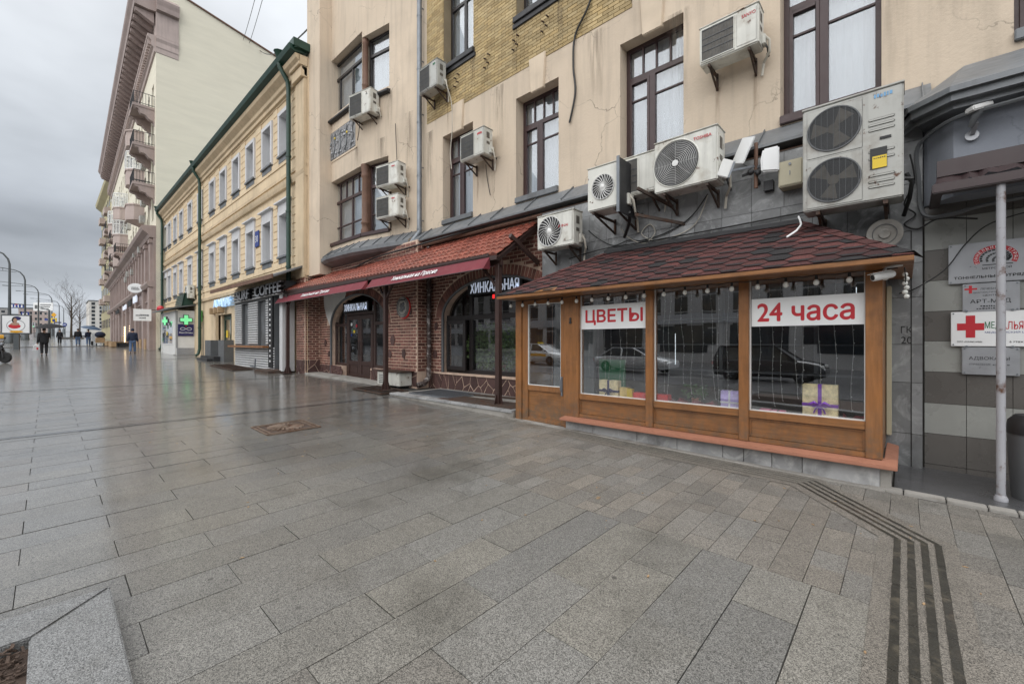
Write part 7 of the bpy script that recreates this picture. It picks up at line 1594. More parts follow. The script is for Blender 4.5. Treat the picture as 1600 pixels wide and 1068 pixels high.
for x in (-23.5, -17): 
    ls = thing('lamp_screen', 'column of warm lamps glowing in the pink house shop window, %s' % ('farther' if x < -20 else 'nearer'), 'lamp', PM @ Vector((x, -.3, 1.5)), 0, 'glowing lamp columns')
    q = MB(); q.box(x-.5, x+.5, -.25, -.2, 1.4, 3.6); q.build('backing', A['dframe'], ls, PM)
    for i in range(3):
        for j in range(8): q = MB(); q.sphere((x-.32+.32*i, -.3, 1.6+.26*j), .1, 8, 5); q.build('lamp_globe', A['warm'], ls, PM, smooth=True)
# ---- houses farther on
def house(name, lb, x0, x1, y0, y1, z0, z1, mt, nx, nz, face='+x', win='carg'):
    t = thing(name, lb, 'building', ((x0+x1)/2, (y0+y1)/2, z0)); q = MB(); q.box(x0, x1, y0, y1, z0-3, z1); q.build('wall', A[mt], t); q = MB(); q.box(x0-.4, x1+.4, y0-.4, y1+.4, z1, z1+.5); q.build('roof', A['metal'], t)
    u = MB(); u.box(-.5, .5, -.5, .5, -.5, .5); me = u.mesh('window', A[win]); fr = u.mesh('sill', A['white'])
    for j in range(nz):
        z = z0+2.2+(z1-z0-2.5)*j/nz+1
        for i in range(nx):
            if face != 'y':
                y = y0+(y1-y0)*(i+.5)/nx; wdt = (y1-y0)/nx*.45; w0 = link('window', me, t, Matrix.Translation((x1, y, z)) @ Matrix.Diagonal((.12, wdt, 1.6, 1))); link('sill', fr, w0, Matrix.Translation((x1+.08, y, z-.85)) @ Matrix.Diagonal((.2, wdt*1.1, .12, 1)))
            else:
                x = x0+(x1-x0)*(i+.5)/nx; wdt = (x1-x0)/nx*.45; yy = y0 if win != 'opp' else y1; link('window', me, t, Matrix.Translation((x, yy, z)) @ Matrix.Diagonal((wdt, .12, 1.6, 1)))
    return t
ol = house('olive_house', 'olive cream house just beyond the pink one with a bracketed cornice', -126, -103, 7.7, 26, 2, 30, 'olive', 7, 8, 'y')
q = MB(); q.extr([(-126.5, 7.8, 29.2), (-126.5, 6.9, 30.0), (-126.5, 6.8, 30.6), (-126.5, 7.8, 31)], (23.8, 0, 0)); q.build('cornice', A['olive'], ol)
for z in (9, 13, 17, 21, 25):
    for x in (-108, -118): q = MB(); q.box(x-1.6, x+1.6, 6.9, 7.7, z, z+1.1); q.build('balcony', A['pinkp'], ol)
house('grey_house', 'narrow grey brown house beyond the olive one', -175, -128, 11, 26, 3, 24, 'pinkp', 6, 6, 'y')
house('far_block', 'far white apartment block with balconies closing the street', -400, -370, 17.2, 60, 8, 27, 'farw', 12, 7)
house('far_low_house', 'far low pinkish house left of the white block', -420, -390, -12, 0, 9, 22, 'pinkp', 6, 3)
house('far_flank_house', 'grey house across the road at the far left edge', -190, -150, -62, -46, 3, 19, 'olive', 6, 5)
house('far_end_house', 'pale house at the end of the road behind the lamp posts', -520, -480, -60, -20, 11, 26, 'facegrey', 10, 4)
house('far_end_house', 'long low shop row far down the road', -470, -440, -18, -4, 10, 20, 'farw', 8, 2)
# ================================================================ along the street
def lamp(x, y, lb, two=True):
    g0 = gz(x, y); t = thing('street_lamp', lb, 'street lamp', (x, y, g0), 0, 'street lamps along the kerb')
    q = MB(); q.lathe([(.5, -.1), (.5, .25), (.46, .35), (.46, 1.1), (.40, 1.2), (.40, 1.8), (.26, 2.1), (.0, 2.12)], 18, (x, y, g0)); q.build('base', A['lamp'], t, smooth=True)
    q = MB(); q.tube([(x, y, g0+2), (x, y, g0+9.6), (x, y-.12, g0+10.2), (x, y-.5, g0+10.8), (x, y-1.1, g0+11.1), (x, y-2.4, g0+11.3), (x, y-5.4, g0+11.55)], [.15, .10, .09, .08, .07, .06, .045], 10); q.build('pole', A['lamp'], t, smooth=True)
    q = MB(); q.tube([(x, y-.9, g0+10.75), (x, y-2.2, g0+10.85), (x, y-4.2, g0+10.8)], .04, 6); q.tube([(x, y-2.3, g0+10.85), (x, y-2.3, g0+11.3)], .03, 6); q.build('arm', A['lamp'], t)
    for dy, z in ((-5.9, 11.5), (-4.6, 10.72)): q = MB(); q.box(x-.16, x+.16, y+dy-.45, y+dy+.45, g0+z, g0+z+.12); q.build('luminaire', A['lamp'], t, bevel=.03)
for x, y, lb in ((-80, -3.16, 'nearest curved arm street lamp, behind the poster stand'), (-104, -2.5, 'second curved arm street lamp from the poster stand'), (-138, -1.4, 'third curved arm street lamp, behind the man with the umbrella'), (-168, .7, 'fourth curved arm street lamp by the yellow road signs'), (-205, 2.5, 'fifth curved arm street lamp beside the bare tree'), (-245, 4.2, 'farthest curved arm street lamp')): lamp(x, y, lb)
# poster stand
bb = thing('poster_stand', 'grey framed poster stand on one post at the kerb', 'billboard', (-54, -1.75, gz(-54, -1.75))); M = TR(-54, -1.75, 0, rad(72))
g0 = gz(-54, -1.75); q = MB(); q.box(-.16, .16, -.1, .1, g0-.05, 2.3); q.build('post', A['lamp'], bb, M)
q = MB(); q.box(-.86, .86, -.12, .12, 2.3, 3.9); q.build('frame', A['lamp'], bb, M, bevel=.03)
q = MB(); q.box(-.78, .78, -.13, -.121, 2.4, 3.8); q.build('poster', A['sgnw'], bb, M)
for nm, x, z, rx, rzz, m_ in (('print_ring', .0, 3.0, .55, .5, 'sgng'), ('print_ring', .0, 3.0, .5, .45, 'sgnw'), ('print_hat', .05, 3.6, .25, .16, 'navy'), ('print_hair', -.08, 3.45, .16, .25, 'hair'), ('print_face', -.04, 3.42, .11, .17, 'skin'), ('print_dress', -.08, 2.95, .36, .2, 'red'), ('print_shoulders', -.05, 3.14, .26, .12, 'skin'), ('print_band', .02, 2.5, .4, .09, 'taxi')):
    q = MB(); k = getattr(bb, 'n', 0); d = .1312 + .0008*len(bb.children); q.lathe([(0, 0), (1, 0), (1, -.0006), (0, -.0006)], 20, (0, 0, 0), 'y'); q.build(nm, A[m_], bb, M @ TR(x, -d, z) @ Matrix.Diagonal((rx, 1, rzz, 1)))
# road signs
gn = thing('sign_gantry', 'far gantry pole with an arm reaching over the road', 'gantry', (-147.5, .2, gz(-147.5, .2)))
q = MB(); q.tube([(-147.5, .2, 2.8), (-147.5, .2, 9)], [.28, .2], 10); q.build('pole', A['lamp'], gn)
q = MB(); 
for dz in (0, .9): q.tube([(-147.5, .2, 8.2+dz), (-150, -2.1, 9.3+dz), (-154, -5.9, 9.8+dz)], .1, 6)
q.build('arm', A['lamp'], gn)
def sign(nm, lb, x, y, z, w_, h, m_, rot=.83, shape='box', extra=()):
    t = thing(nm, lb, 'road sign', (x, y, z), rot); M = TR(x, y, z, rot+PI/2*.0); q = MB()
    if shape == 'box': q.box(-w_/2, w_/2, -.05, .05, -h/2, h/2)
    elif shape == 'round': q.lathe([(0, -.05), (w_/2, -.05), (w_/2, .05), (0, .05)], 20, (0,0,0), 'y')
    else: q.extr([(0, -.05, -h/2), (w_/2, -.05, 0), (0, -.05, h/2), (-w_/2, -.05, 0)], (0, .1, 0))
    q.build('plate', A[m_], t, M)
    for x0, x1, z0, z1, mm in extra: q = MB(); q.box(x0, x1, -.065, -.051, z0, z1); q.build('mark', A[mm], t, M)
    return t
sign('direction_sign', 'white direction board hanging on the far gantry', -148.6, -.75, 9.9, 4.2, 1.9, 'sgnw', extra=((-1.8, -1.2, -.5, .4, 'plast'), (-.6, 1.7, .35, .55, 'plast'), (-.6, 1.5, -.1, .1, 'plast'), (-.6, 1.2, -.6, -.4, 'plast')))
sign('lane_sign', 'row of blue lane signs on the far gantry arm', -153, -4.9, 10.05, 3.0, .95, 'blue_p', extra=((-1.2, -.9, -.3, .3, 'sgnw'), (-.5, -.3, -.35, .3, 'sgnw'), (.2, .4, -.35, .3, 'sgnw'), (.9, 1.2, -.3, .3, 'sgnw'), (-.4, .2, .3, .5, 'red')))
sign('blue_sign', 'blue square sign on the second lamp post', -113.7, -2.7, 6.5, 1.25, .85, 'blue_p', extra=((-.4, -.1, -.2, .2, 'sgnw'), (.1, .4, -.2, .2, 'sgnw')))
sign('crossing_sign', 'yellow green framed sign beside the fourth lamp post', -132.1, .85, 6.2, 1.1, 1.0, 'yel_s', extra=((-.28, .28, -.28, .28, 'blue_p'),))
sign('diamond_sign', 'orange diamond road sign above the yellow green one', -132.1, .83, 7.35, 1.0, 1.0, 'taxi', shape='diamond')
sign('blue_sign', 'small blue sign under the gantry pole', -147.9, -.2, 6.9, .9, .45, 'blue_p')
sign('round_sign', 'round blue arrow sign left of the bare tree', -130.4, 2.4, 5.3, .8, .8, 'blue_p', shape='round', extra=((-.25, .25, -.06, .06, 'sgnw'),))
sign('street_plate', 'purple blue street plate under the yellow green sign', -131.5, 1.35, 5.75, 1.4, .26, 'navy')
q = MB(); q.tube([(-132.3, .9, 2.5), (-132.3, .9, 7.2)], .07, 6); tag(q.build('sign_pole', A['lamp']), 'thin pole carrying the diamond and yellow green signs', 'pole')
q = MB(); q.tube([(-130.6, 2.45, 2.4), (-130.6, 2.45, 5.4)], .06, 6); tag(q.build('sign_pole', A['lamp']), 'thin pole carrying the round blue arrow sign', 'pole')
q = MB(); q.tube([(-113.95, -2.6, 2.1), (-113.95, -2.6, 6.6)], .06, 6); tag(q.build('sign_pole', A['lamp']), 'thin pole carrying the blue square sign', 'pole')
tl_ = thing('traffic_light', 'far traffic light showing green beside the road', 'traffic light', (-142.6, -2.1, 2.7)); q = MB(); q.tube([(-142.6, -2.1, 2.6), (-142.6, -2.1, 6)], .07, 6); q.build('pole', A['lamp'], tl_); M = TR(-142.5, -2.05, 4.9, .83)
q = MB(); q.box(-.35, .35, -.2, .1, 0, 1.1); q.build('housing', A['sgng'], tl_, M)
for k, m_ in enumerate(('ledg', 'black', 'black')): q = MB(); q.sphere((0, -.2, .2+.34*k), .12, 8, 5); q.build('lens', A[m_], tl_, M)
# bare trees
def tree(name, lb, x, y, h, seed, lean=0, ring=True):
    r = random.Random(seed); g0 = gz(x, y); t = thing(name, lb, 'tree', (x, y, g0))
    q = MB(); q.tube([(x, y, g0-.1), (x+.05, y, g0+h*.12), (x, y+.05, g0+h*.35), (x+.05, y, g0+h*.6)], [.22, .17, .13, .08], 9); q.build('trunk', A['bark'], t, smooth=True)
    q = MB()
    def br(p, d, l, rad_, lev):
        pts = [p]; rs = [rad_]
        for k in range(3):
            d = (d+Vector((r.gauss(0, .12), r.gauss(0, .12), r.gauss(.06, .08)))).normalized(); p = p+d*l/3; pts.append(p); rs.append(rad_*(1-.22*(k+1)))
        q.tube(pts, rs, 5 if lev < 2 else 3, False)
        if lev < 4:
            for k in range(3 if lev < 3 else 2):
                i = r.choice((1, 2, 3)); ang = r.uniform(0, 2*PI); nd = (d+Vector((math.cos(ang), math.sin(ang), .25))*.62).normalized(); br(pts[i], nd, l*r.uniform(.55, .78), max(.009, rs[i]*.6), lev+1)
    for k in range(15):
        z = g0+h*(.22+.42*k/15); a = r.uniform(0, 2*PI); br(Vector((x, y, z)), Vector((math.cos(a)*.62, math.sin(a)*.62, .85)).normalized(), h*r.uniform(.22, .30), .045, 1)
    br(Vector((x+.05, y, g0+h*.58)), Vector((0, 0, 1)), h*.24, .08, 0)
    q.build('crown', A['bark'], t)
    if ring: q = MB(); q.box(x-2.2, x+2.2, y-1.6, y+1.6, g0-.05, g0+.28); q.build('tree_pit', A['granb'], t, bevel=.03)
tree('bare_tree', 'bare leafless street tree in a stone pit near the pedestrians', -113.6, 2.9, 10.5, 3); tree('bare_tree', 'second smaller bare tree behind the first one', -150, 5.3, 9, 5)

# ---------------------------------------------------------------- people
def skin(name, vs, es, rs, mt, parent, M, sub=2):
    me = bpy.data.meshes.new(name); me.from_pydata(vs, es, []); ob = bpy.data.objects.new(name, me); COL.objects.link(ob)
    ob.modifiers.new('s', 'SKIN'); sv = me.skin_vertices[0].data
    for i, r in enumerate(rs): sv[i].radius = r if isinstance(r, tuple) else (r, r); sv[i].use_root = (i == 0)
    su = ob.modifiers.new('u', 'SUBSURF'); su.levels = sub; su.render_levels = sub
    m2 = bpy.data.meshes.new_from_object(ob.evaluated_get(bpy.context.evaluated_depsgraph_get())); COL.objects.unlink(ob); bpy.data.objects.remove(ob)
    m2.materials.clear(); m2.materials.append(mt); m2.polygons.foreach_set('use_smooth', [True]*len(m2.polygons)); m2.name = name
    return link(name, m2, parent, M)
def person(label, x, y, rz, H=1.75, coat='coat', legs='coat', shoes='black', stride=.16, rhand=None, lhand=None, bulk=1.0, long=.0, hood=False):
    """faces local +y; joints scale with the height"""
    s = H/1.75; t = thing('person', label, 'person', (x, y, gz(x, y)), rz); M = TR(x, y, gz(x, y), rz)
    V = lambda *p: (p[0]*s, p[1]*s, p[2]*s)
    rh = rhand or (.27, .10, .82); lh = lhand or (-.27, -.10, .82)
    elb = lambda sh, ha: tuple((sh[i]+ha[i])/2 + (0 if i != 1 else -.05) + (0 if i != 2 else -.02) for i in range(3))
    shR, shL = (.19, 0, 1.43), (-.19, 0, 1.43); eR, eL = elb(shR, rh), elb(shL, lh)
    kn = lambda sx, st: (sx*.10, st*.45+.05, .50)
    body = [(0, 0, .98), (0, .0, 1.15), (0, .0, 1.36), (0, .01, 1.50), (0, .03, 1.58), (0, .04, 1.68), shR, eR, rh, shL, eL, lh, (.09, 0, .92), kn(1, stride), (.10, stride, .09), (-.09, 0, .92), kn(-1, -stride), (-.10, -stride, .10), (.10, stride+.13, .04), (-.10, -stride+.13, .05)]
    es = [(0,1),(1,2),(2,3),(3,4),(4,5),(2,6),(6,7),(7,8),(2,9),(9,10),(10,11),(0,12),(12,13),(13,14),(0,15),(15,16),(16,17),(14,18),(17,19)]
    rs = [(.14,.10),(.13,.09),(.15,.10),.055,(.07,.085),(.075,.09),.055,.042,.032,.055,.042,.032,.085,.058,.04,.085,.058,.04,.035,.035]
    # palm and five unequal fingers on either hand
    for hi, ei, sg in ((8, 7, 1), (11, 10, -1)):
        h = Vector(body[hi]); d = (h-Vector(body[ei])).normalized(); a = Vector((0, 1, 0)); pi_ = len(body); body.append(tuple(h+d*.07)); es.append((hi, pi_)); rs.append((.035, .018))
        for k, L_ in enumerate((.055, .062, .058, .045)):
            o_ = a*(.024-.016*k); i0 = len(body); body += [tuple(h+d*(.07+L_*.55)+o_), tuple(h+d*(.07+L_)+o_*1.0+Vector((-sg*.015, 0, 0)))]; es += [(pi_, i0), (i0, i0+1)]; rs += [.0085, .007]
        i0 = len(body); body += [tuple(h+d*.045+a*.035), tuple(h+d*.07+a*.055)]; es += [(hi, i0), (i0, i0+1)]; rs += [.011, .009]
    skin('body', [V(*p) for p in body], es, [tuple(c*s for c in r) if isinstance(r, tuple) else r*s for r in rs], A['skin'], t, M, 1)
    b = bulk
    cv = [(0, -.01, .80-long), (0, -.01, 1.0), (0, -.0, 1.2), (0, 0, 1.36), (0, .015, 1.50), (.185*b, 0, 1.40), eR, tuple(rh[i]*.9+eR[i]*.1 for i in range(3)), (-.185*b, 0, 1.40), eL, tuple(lh[i]*.9+eL[i]*.1 for i in range(3))]
    skin('coat', [V(*p) for p in cv], [(0,1),(1,2),(2,3),(3,4),(3,5),(5,6),(6,7),(3,8),(8,9),(9,10)], [tuple(c*s for c in r) for r in ((.205*b,.155*b),(.20*b,.15*b),(.195*b,.145*b),(.15*b,.12*b),(.075,.08),(.075*b,.08*b),(.066*b,.066*b),(.052,.052),(.075*b,.08*b),(.07*b,.07*b),(.052,.052))], A[coat], t, M)
    lv = [(0, 0, .95), (.095, 0, .86), (.10, stride*.45+.05, .50), (.10, stride, .10), (-.095, 0, .86), (-.10, -stride*.45+.05, .50), (-.10, -stride, .11)]
    skin('trousers', [V(*p) for p in lv], [(0,1),(1,2),(2,3),(0,4),(4,5),(5,6)], [tuple(c*s for c in r) for r in ((.16,.12),(.105,.11),(.082,.085),(.066,.07),(.105,.11),(.082,.085),(.066,.07))], A[legs], t, M)
    for sx, st in ((1, stride), (-1, -stride)): q = MB(); q.sphere(V(sx*.10, st+.06, .05), .055*s, 10, 6, (.9, 2.3, .95)); q.build('shoe', A[shoes], t, M, smooth=True)
    q = MB(); q.sphere(V(0, .025, 1.675), .108*s, 14, 9, (.92, 1.05, 1.08)) if hood else q.sphere(V(0, .02, 1.70), .103*s, 14, 9, (.9, 1.0, .92)); q.build('hood' if hood else 'hair', A[coat if hood else 'hair'], t, M, smooth=True)
    q = MB(); q.sphere(V(0, .125, 1.645), .014*s, 6, 4, (1, 1.3, 1.4))
    for sx in (-1, 1): q.sphere(V(sx*.075, .03, 1.645), .02*s, 6, 4, (.5, 1, 1.5))
    q.build('ears_and_nose', A['skin'], t, M)
    q = MB()
    for sx in (-1, 1): q.sphere(V(sx*.03, .118, 1.665), .010*s, 6, 4)
    q.box(-.025*s, .025*s, .112*s, .120*s, 1.603*s, 1.610*s); q.build('eyes_and_mouth', A['hair'], t, M)
    return t, M
def umbrella(label, c, tilt, r, mt):
    t = thing('umbrella', label, 'umbrella', c); M = TR(*c) @ Matrix.Rotation(tilt[0], 4, 'X') @ Matrix.Rotation(tilt[1], 4, 'Y'); q = MB(); n_ = 8; m = 6
    vs = []; fs = []
    for i in range(m+1):
        f = i/m
        for k in range(n_*2):
            a = PI*k/n_; sc = 1 if k % 2 == 0 else (1-.06*f); z = .26*(1-f**2) - (0 if k % 2 == 0 else -.02*f); vs.append((r*f*sc*math.cos(a), r*f*sc*math.sin(a), z+.62))
    for i in range(m):
        for k in range(2*n_): fs.append((i*2*n_+k, i*2*n_+(k+1)%(2*n_), (i+1)*2*n_+(k+1)%(2*n_), (i+1)*2*n_+k))
    q.add(vs, fs); q.build('cloth', A[mt], t, M)
    q = MB(); q.tube([(0, 0, -.05), (0, 0, .95)], .008, 6); q.build('shaft', A['dmetal'], t, M); q = MB(); q.tube([(0, 0, -.12), (0, 0, .06)], .016, 6); q.build('handle', A['black'], t, M)
    for k in range(n_): a = 2*PI*k/n_; q = MB(); q.tube([(0, 0, .86), (r*.5*math.cos(a), r*.5*math.sin(a), .80), (r*.97*math.cos(a), r*.97*math.sin(a), .625)], .004, 3); q.build('rib', A['dmetal'], t, M)
A['navyc'] = mat('navy cloth', (.012, .018, .04), .9, var=.2, scale=8); A['blueu'] = mat('blue grey umbrella cloth', (.05, .085, .14), .6, var=.1); A['bag'] = mat('white plastic bag', (.62, .62, .62), .4, var=.1, scale=12)
rzw = rad(90)
g1 = gz(-40.8, -.17)
person('bulky man in a black coat under a black umbrella, carrying a white bag', -40.8, -.17, rzw, 1.72, 'coat', 'coat', bulk=1.22, long=.08, stride=.03, rhand=(.22, .22, 1.18), lhand=(-.30, -.02, .76))
umbrella('wide black umbrella over the bulky man', (-41.0, .12, g1+1.18), (rad(4), rad(6)), .74, 'coat')
bgt = thing('shopping_bag', 'white plastic shopping bag with red print in the bulky man\'s hand', 'bag', (-40.8, -.52, g1+.4)); q = MB(); q.add([(-40.86, -.66, g1+.36), (-40.74, -.64, g1+.36), (-40.74, -.36, g1+.38), (-40.86, -.37, g1+.38), (-40.88, -.64, g1+.62), (-40.72, -.62, g1+.62), (-40.74, -.38, g1+.64), (-40.86, -.38, g1+.64), (-40.81, -.52, g1+.76), (-40.79, -.46, g1+.76)], [(0,3,2,1), (0,1,5,4), (1,2,6,5), (2,3,7,6), (3,0,4,7), (4,5,9,8), (5,6,9), (6,7,8,9), (7,4,8)]); q.build('bag', A['bag'], bgt)
q = MB(); q.box(-40.735, -40.725, -.50, -.42, g1+.38, g1+.52); q.build('print', A['red'], bgt)
person('person in black walking beyond the black umbrella', -71.1, .9, rzw, 1.66, 'coat', 'coat', stride=.12)
person('man in a dark jacket and blue jeans walking left of the blue grey umbrella', -63.1, 2.1, rzw, 1.76, 'coat', 'jean', stride=.05, bulk=1.1)
person('person in a dark jacket and jeans under the blue grey umbrella', -62.6, 2.85, rzw, 1.70, 'navyc', 'jean', stride=.1, rhand=(.15, .2, 1.2))
umbrella('blue grey umbrella of the walking pair', (-62.8, 2.95, gz(-62.7, 2.9)+1.2), (rad(-10), rad(10)), .85, 'blueu')
person('man in a hooded navy jacket and blue jeans hurrying past the shops', -40.1, 4.04, rzw+rad(-12), 1.74, 'navyc', 'jean', stride=.2, hood=True, bulk=1.1)
q = MB(); q.box(-62.35, -62.15, 3.02, 3.2, gz(-62, 3)+.05, gz(-62, 3)+.5); tag(q.build('black_bag', A['black'], bevel=.03), 'black bag wheeled beside the umbrella pair', 'bag')
pc = thing('pushcart', 'tan box cart on small wheels with a dark blue hood', 'cart', (-62, 3.75, gz(-62, 3.75))); g0 = gz(-62, 3.75)
q = MB(); q.box(-62.4, -61.7, 3.35, 4.05, g0+.3, g0+.85); q.build('box', A['tan'], pc, bevel=.03)
q = MB(); q.sphere((-62.05, 3.7, g0+1.15), .45, 14, 9, (1, .95, .75)); q.build('hood', A['navyc'], pc, smooth=True)
for x in (-62.3, -61.8):
    for y in (3.42, 3.98): q = MB(); q.lathe([(0, -.03), (.13, -.03), (.13, .03), (0, .03)], 14, (x, y, g0+.13), 'y'); q.build('wheel', A['tyre'], pc)
q = MB(); q.bar((-61.7, 3.5, g0+.8), (-61.3, 3.5, g0+1.05), .03); q.bar((-61.7, 3.95, g0+.8), (-61.3, 3.95, g0+1.05), .03); q.bar((-61.3, 3.5, g0+1.05), (-61.3, 3.95, g0+1.05), .03); q.build('handle', A['dmetal'], pc)
for k, (x, y) in enumerate(((-60.5, 4.9), (-56.5, 4.95))):
    g0 = gz(x, y); t = thing('wooden_bench', 'slatted wooden terrace bench before the pink house, %s' % ('far one' if k == 0 else 'near one'), 'bench', (x, y, g0), 0, 'terrace benches')
    for j in range(4): q = MB(); q.box(x-1.2, x+1.2, y-.3+.16*j, y-.3+.16*j+.13, g0+.42, g0+.46); q.build('slat', A['tan'], t)
    for j in range(3): q = MB(); q.box(x-1.2, x+1.2, y+.36, y+.4, g0+.55+.16*j, g0+.55+.16*j+.12); q.build('back_slat', A['tan'], t)
    for xx in (x-1, x+1): q = MB(); q.box(xx-.04, xx+.04, y-.28, y+.34, g0, g0+.42); q.box(xx-.03, xx+.03, y+.34, y+.37, g0, g0+1.0); q.build('leg', A['dmetal'], t)
    q = MB(); q.box(x-1.4, x+1.4, y-.9, y-.55, g0, g0+.5); tag(q.build('wooden_planter', A['tan'], bevel=.02), 'wooden planter box in front of the %s terrace bench' % ('far' if k == 0 else 'near'), 'planter', 'terrace planters')

# ---------------------------------------------------------------- vehicles
def wheel_at(t, M, x, y, r, wd=.2):
    q = MB(); q.lathe([(r*.62, -wd/2), (r*.95, -wd/2), (r, -wd/2+.03), (r, wd/2-.03), (r*.95, wd/2), (r*.62, wd/2)], 24, (x, y, r), 'y'); o = q.build('wheel', A['tyre'], t, M, smooth=True)
    q = MB(); sgn = -1 if y < 0 else 1; q.lathe([(0, sgn*wd*.3), (r*.62, sgn*wd*.42), (r*.66, sgn*wd*.5), (r*.62, 0), (0, 0)], 20, (x, y, r), 'y')
    for k in range(5): a = 2*PI*k/5; q.bar((x, y+sgn*wd*.5, r), (x+r*.6*math.cos(a), y+sgn*wd*.5, r+r*.6*math.sin(a)), .06, .02, (0, 1, 0))
    q.build('rim', A['zinc'], o, M)
def car(label, x, y, rz, paint, L=4.5, H=1.46, kind='sedan', z=None, band=None, sign_=False):
    t = thing('parked_car' if y > -40 else 'car', label, 'car', (x, y, z), rz, 'cars'); M = TR(x, y, z, rz); w_ = .88
    if kind == 'sedan': prof = [(-.5, .45, .80), (-.47, .36, .86), (-.30, .30, .94), (-.12, .28, .96), (.15, .28, .95), (.28, .28, .92), (.44, .32, .78), (.5, .42, .62)]; cab = [(-.40, .97), (-.22, H), (.05, H), (.27, .95)]
    else: prof = [(-.5, .45, .98), (-.48, .34, 1.02), (-.3, .30, 1.05), (0, .30, 1.05), (.2, .30, 1.03), (.30, .30, 1.0), (.45, .34, .90), (.5, .44, .7)]; cab = [(-.485, 1.04), (-.43, H), (.08, H), (.28, 1.02)]
    q = MB(); vs = []; fs = []; n_ = 10
    for i, (u_, zb, zt) in enumerate(prof):
        ww = w_*(.86 if i in (0, len(prof)-1) else .97 if i in (1, len(prof)-2) else 1)
        vs += [(u_*L, -ww*.80, zb-.08), (u_*L, -ww*.97, zb+.08), (u_*L, -ww, zb+(zt-zb)*.55), (u_*L, -ww*.95, zt-.05), (u_*L, -ww*.82, zt), (u_*L, ww*.82, zt), (u_*L, ww*.95, zt-.05), (u_*L, ww, zb+(zt-zb)*.55), (u_*L, ww*.97, zb+.08), (u_*L, ww*.80, zb-.08)]
    for i in range(len(prof)-1):
        for k in range(n_): fs.append((i*n_+k, i*n_+(k+1)%n_, (i+1)*n_+(k+1)%n_, (i+1)*n_+k))
    fs += [tuple(range(n_-1, -1, -1)), tuple((len(prof)-1)*n_+k for k in range(n_))]
    q.add(vs, fs); q.build('body', A[paint], t, M, smooth=True)
    (a0, z0), (a1, z1), (a2, z2), (a3, z3) = cab; wi, wo = w_*.68, w_*.86
    q = MB(); q.hexa([(a0*L, -wo, z0-.03), (a3*L, -wo, z3-.03), (a3*L, wo, z3-.03), (a0*L, wo, z0-.03), (a1*L, -wi, z1-.04), (a2*L, -wi, z2-.04), (a2*L, wi, z2-.04), (a1*L, wi, z1-.04)]); q.build('windows', A['carg'], t, M, bevel=.04)
    q = MB(); q.box(a1*L-.05, a2*L+.05, -wi-.02, wi+.02, z1-.06, z1); q.build('roof', A[paint], t, M, bevel=.03)
    for s in (-1, 1):
        q = MB(); q.bar((a0*L, s*wo, z0-.02), (a1*L, s*wi, z1-.03), .09, .05); q.bar((a3*L, s*wo, z3-.02), (a2*L, s*wi, z2-.03), .07, .05); m_ = (a1+a2)/2; q.bar((m_*L, s*wo*1.005, z0), (m_*L, s*(wi+.015), z1-.03), .08, .04); q.build('pillar', A[paint], t, M)
        q = MB(); q.box(a3*L-.35, a3*L-.18, s*(w_+.02)-.06, s*(w_+.02)+.06, z3, z3+.13); q.build('mirror', A[paint], t, M, bevel=.03)
        q = MB(); q.box(.455*L, .487*L, s*.62-.16, s*.62+.16, prof[-2][2]-.18, prof[-2][2]-.06); q.build('headlight', A['white'], t, M, bevel=.02)
        q = MB(); q.box(-.503*L, -.49*L, s*.62-.16, s*.62+.16, prof[0][2]-.2, prof[0][2]-.05); q.build('tail_light', A['red'], t, M, bevel=.01)
    if band: q = MB(); q.box(-.3*L, .25*L, -w_-.006, -w_+.02, .62, .78); q.box(-.3*L, .25*L, w_-.02, w_+.006, .62, .78); q.build('stripe', A[band], t, M)
    if sign_: q = MB(); q.box(-.12, .12, -.25, .25, H, H+.12); q.build('roof_sign', A['yel_s'], t, M, bevel=.02)
    for u_ in (-.31, .32):
        for s in (-1, 1): wheel_at(t, M, u_*L, s*(w_-.1), .33)
rzr = 0
def rd(x, y): return gz(x, y)-.14
car('yellow taxi driving far off at the left edge behind the poster stand', -110, -5.0, PI, 'taxi', z=rd(-110, -5.0), sign_=True)
car('white far car by the pavement beyond the bare tree', -150, -5.2, PI, 'carw', z=rd(-150, -5.2))
car('dark far car on the road near the gantry', -170, -10, PI, 'cark', z=rd(-170, -10))
# cars on the near side of the road that show in the shop windows
for x, y, p, kd, lb, bd, sg_ in ((-19.5, -12.2, 'carw', 'sedan', 'white taxi with a yellow stripe waiting across the road', 'taxi', True), (-11.6, -11.0, 'cars', 'sedan', 'silver saloon car waiting across from the flower kiosk', None, False), (-4.8, -11.2, 'cark', 'suv', 'black estate car behind the silver saloon', None, False), (1.2, -11.2, 'cark', 'suv', 'second black estate car in the queue of cars', None, False), (7.0, -11.4, 'cark', 'sedan', 'black saloon car at the end of the queue', None, False)):
    car(lb, x, y, 0, p, L=4.6, H=1.46 if kd == 'sedan' else 1.7, kind=kd, z=rd(x, y), band=bd, sign_=sg_)
op = house('opposite_house', 'dark grey six storey house on the far side of the road', -130, 45, -52, -34, -1, 12, 'facegrey', 60, 6, 'y', 'opp' if False else 'carg')
for c in list(op.children):
    if c.name.startswith('window'):
        m = c.matrix_basis.copy(); m.translation.y += 18; c.matrix_basis = m
q = MB(); q.box(-130, 45, -34.3, -33.9, 3.6, 4.6); q.build('shop_band', A['sgng'], op)
for k in range(24): q = MB(); q.box(-128+7.2*k, -123+7.2*k, -34.05, -33.95, .6, 3.4); q.build('shop_window', A['carg'], op)
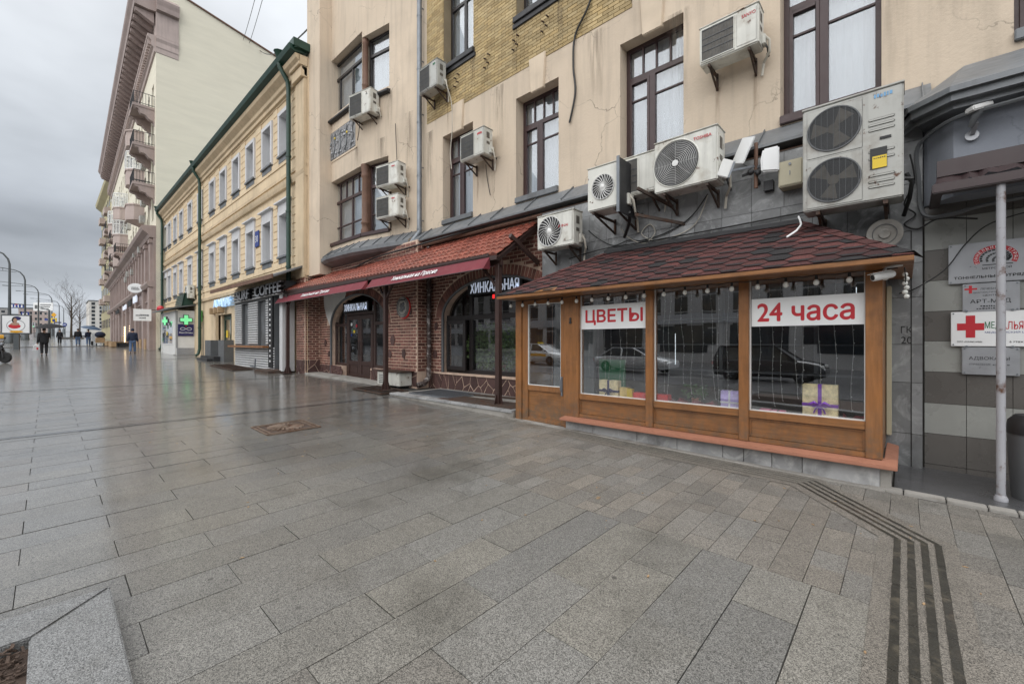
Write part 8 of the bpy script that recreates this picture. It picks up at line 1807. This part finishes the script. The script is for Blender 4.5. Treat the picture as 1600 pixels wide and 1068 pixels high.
# black scooter at the left edge
sc_ = thing('parked_scooter', 'black scooter parked at the left edge of the pavement, cut by the picture edge', 'scooter', (-33.1, -2.0, gz(-33.1, -2))); M = TR(-33.0, -1.95, gz(-33, -1.95), rad(52))
def whl(x): 
    q = MB(); q.lathe([(.17, -.06), (.25, -.06), (.28, 0), (.25, .06), (.17, .06)], 20, (x, 0, .28), 'y'); o = q.build('wheel', A['tyre'], sc_, M, smooth=True); q = MB(); q.lathe([(0, -.05), (.17, -.04), (.17, .04), (0, .05)], 16, (x, 0, .28), 'y'); q.build('rim', A['zinc'], o, M)
whl(-.62); whl(.66)
q = MB(); q.extr([(-.85, -.17, .52), (-.1, -.17, .45), (.0, -.17, .25), (.35, -.17, .25), (.42, -.17, .75), (.52, -.17, .72), (.45, -.17, .18), (-.15, -.17, .18), (-.35, -.17, .35), (-.9, -.17, .68)], (0, .34, 0)); q.build('body', A['cark'], sc_, M, bevel=.03)
q = MB(); q.extr([(-.95, -.15, .70), (-.1, -.15, .66), (-.1, -.15, .76), (-.5, -.15, .82), (-.95, -.15, .84)], (0, .3, 0)); q.build('seat', A['black'], sc_, M, bevel=.04)
q = MB(); q.tube([(.66, .09, .28), (.52, .06, .75), (.42, 0, 1.02)], .03, 8); q.tube([(.66, -.09, .28), (.52, -.06, .75), (.42, 0, 1.02)], .03, 8); q.build('fork', A['dmetal'], sc_, M)
q = MB(); q.tube([(.28, .36, 1.06), (.40, .2, 1.03), (.44, 0, 1.02), (.40, -.2, 1.03), (.28, -.36, 1.06)], .018, 8); q.build('handlebar', A['dmetal'], sc_, M)
for s in (-1, 1): q = MB(); q.tube([(.38, s*.22, 1.03), (.42, s*.26, 1.2)], .008, 6); q.sphere((.42, s*.27, 1.24), .06, 8, 6, (.4, 1, .8)); q.build('mirror', A['black'], sc_, M)
q = MB(); q.sphere((.52, 0, .92), .09, 12, 8); q.build('headlight', A['zinc'], sc_, M, smooth=True)
q = MB(); q.box(-1.1, -.7, -.2, .2, .86, 1.2); q.build('top_box', A['black'], sc_, M, bevel=.05)

q = MB()
for k in range(70):
    x, y = R.uniform(-9, .6), R.uniform(.6, 5.6); a = R.uniform(0, PI); l = R.uniform(.006, .022); c, s_ = math.cos(a)*l, math.sin(a)*l; z = gz(x, y)+.003
    q.extr([(x-c, y-s_, z), (x+s_*.4, y-c*.4, z), (x+c, y+s_, z), (x-s_*.4, y+c*.4, z)], (0, 0, .004))
stuff(q.build('litter', A['tan']), 'scraps of litter and dead leaf bits on the paving')
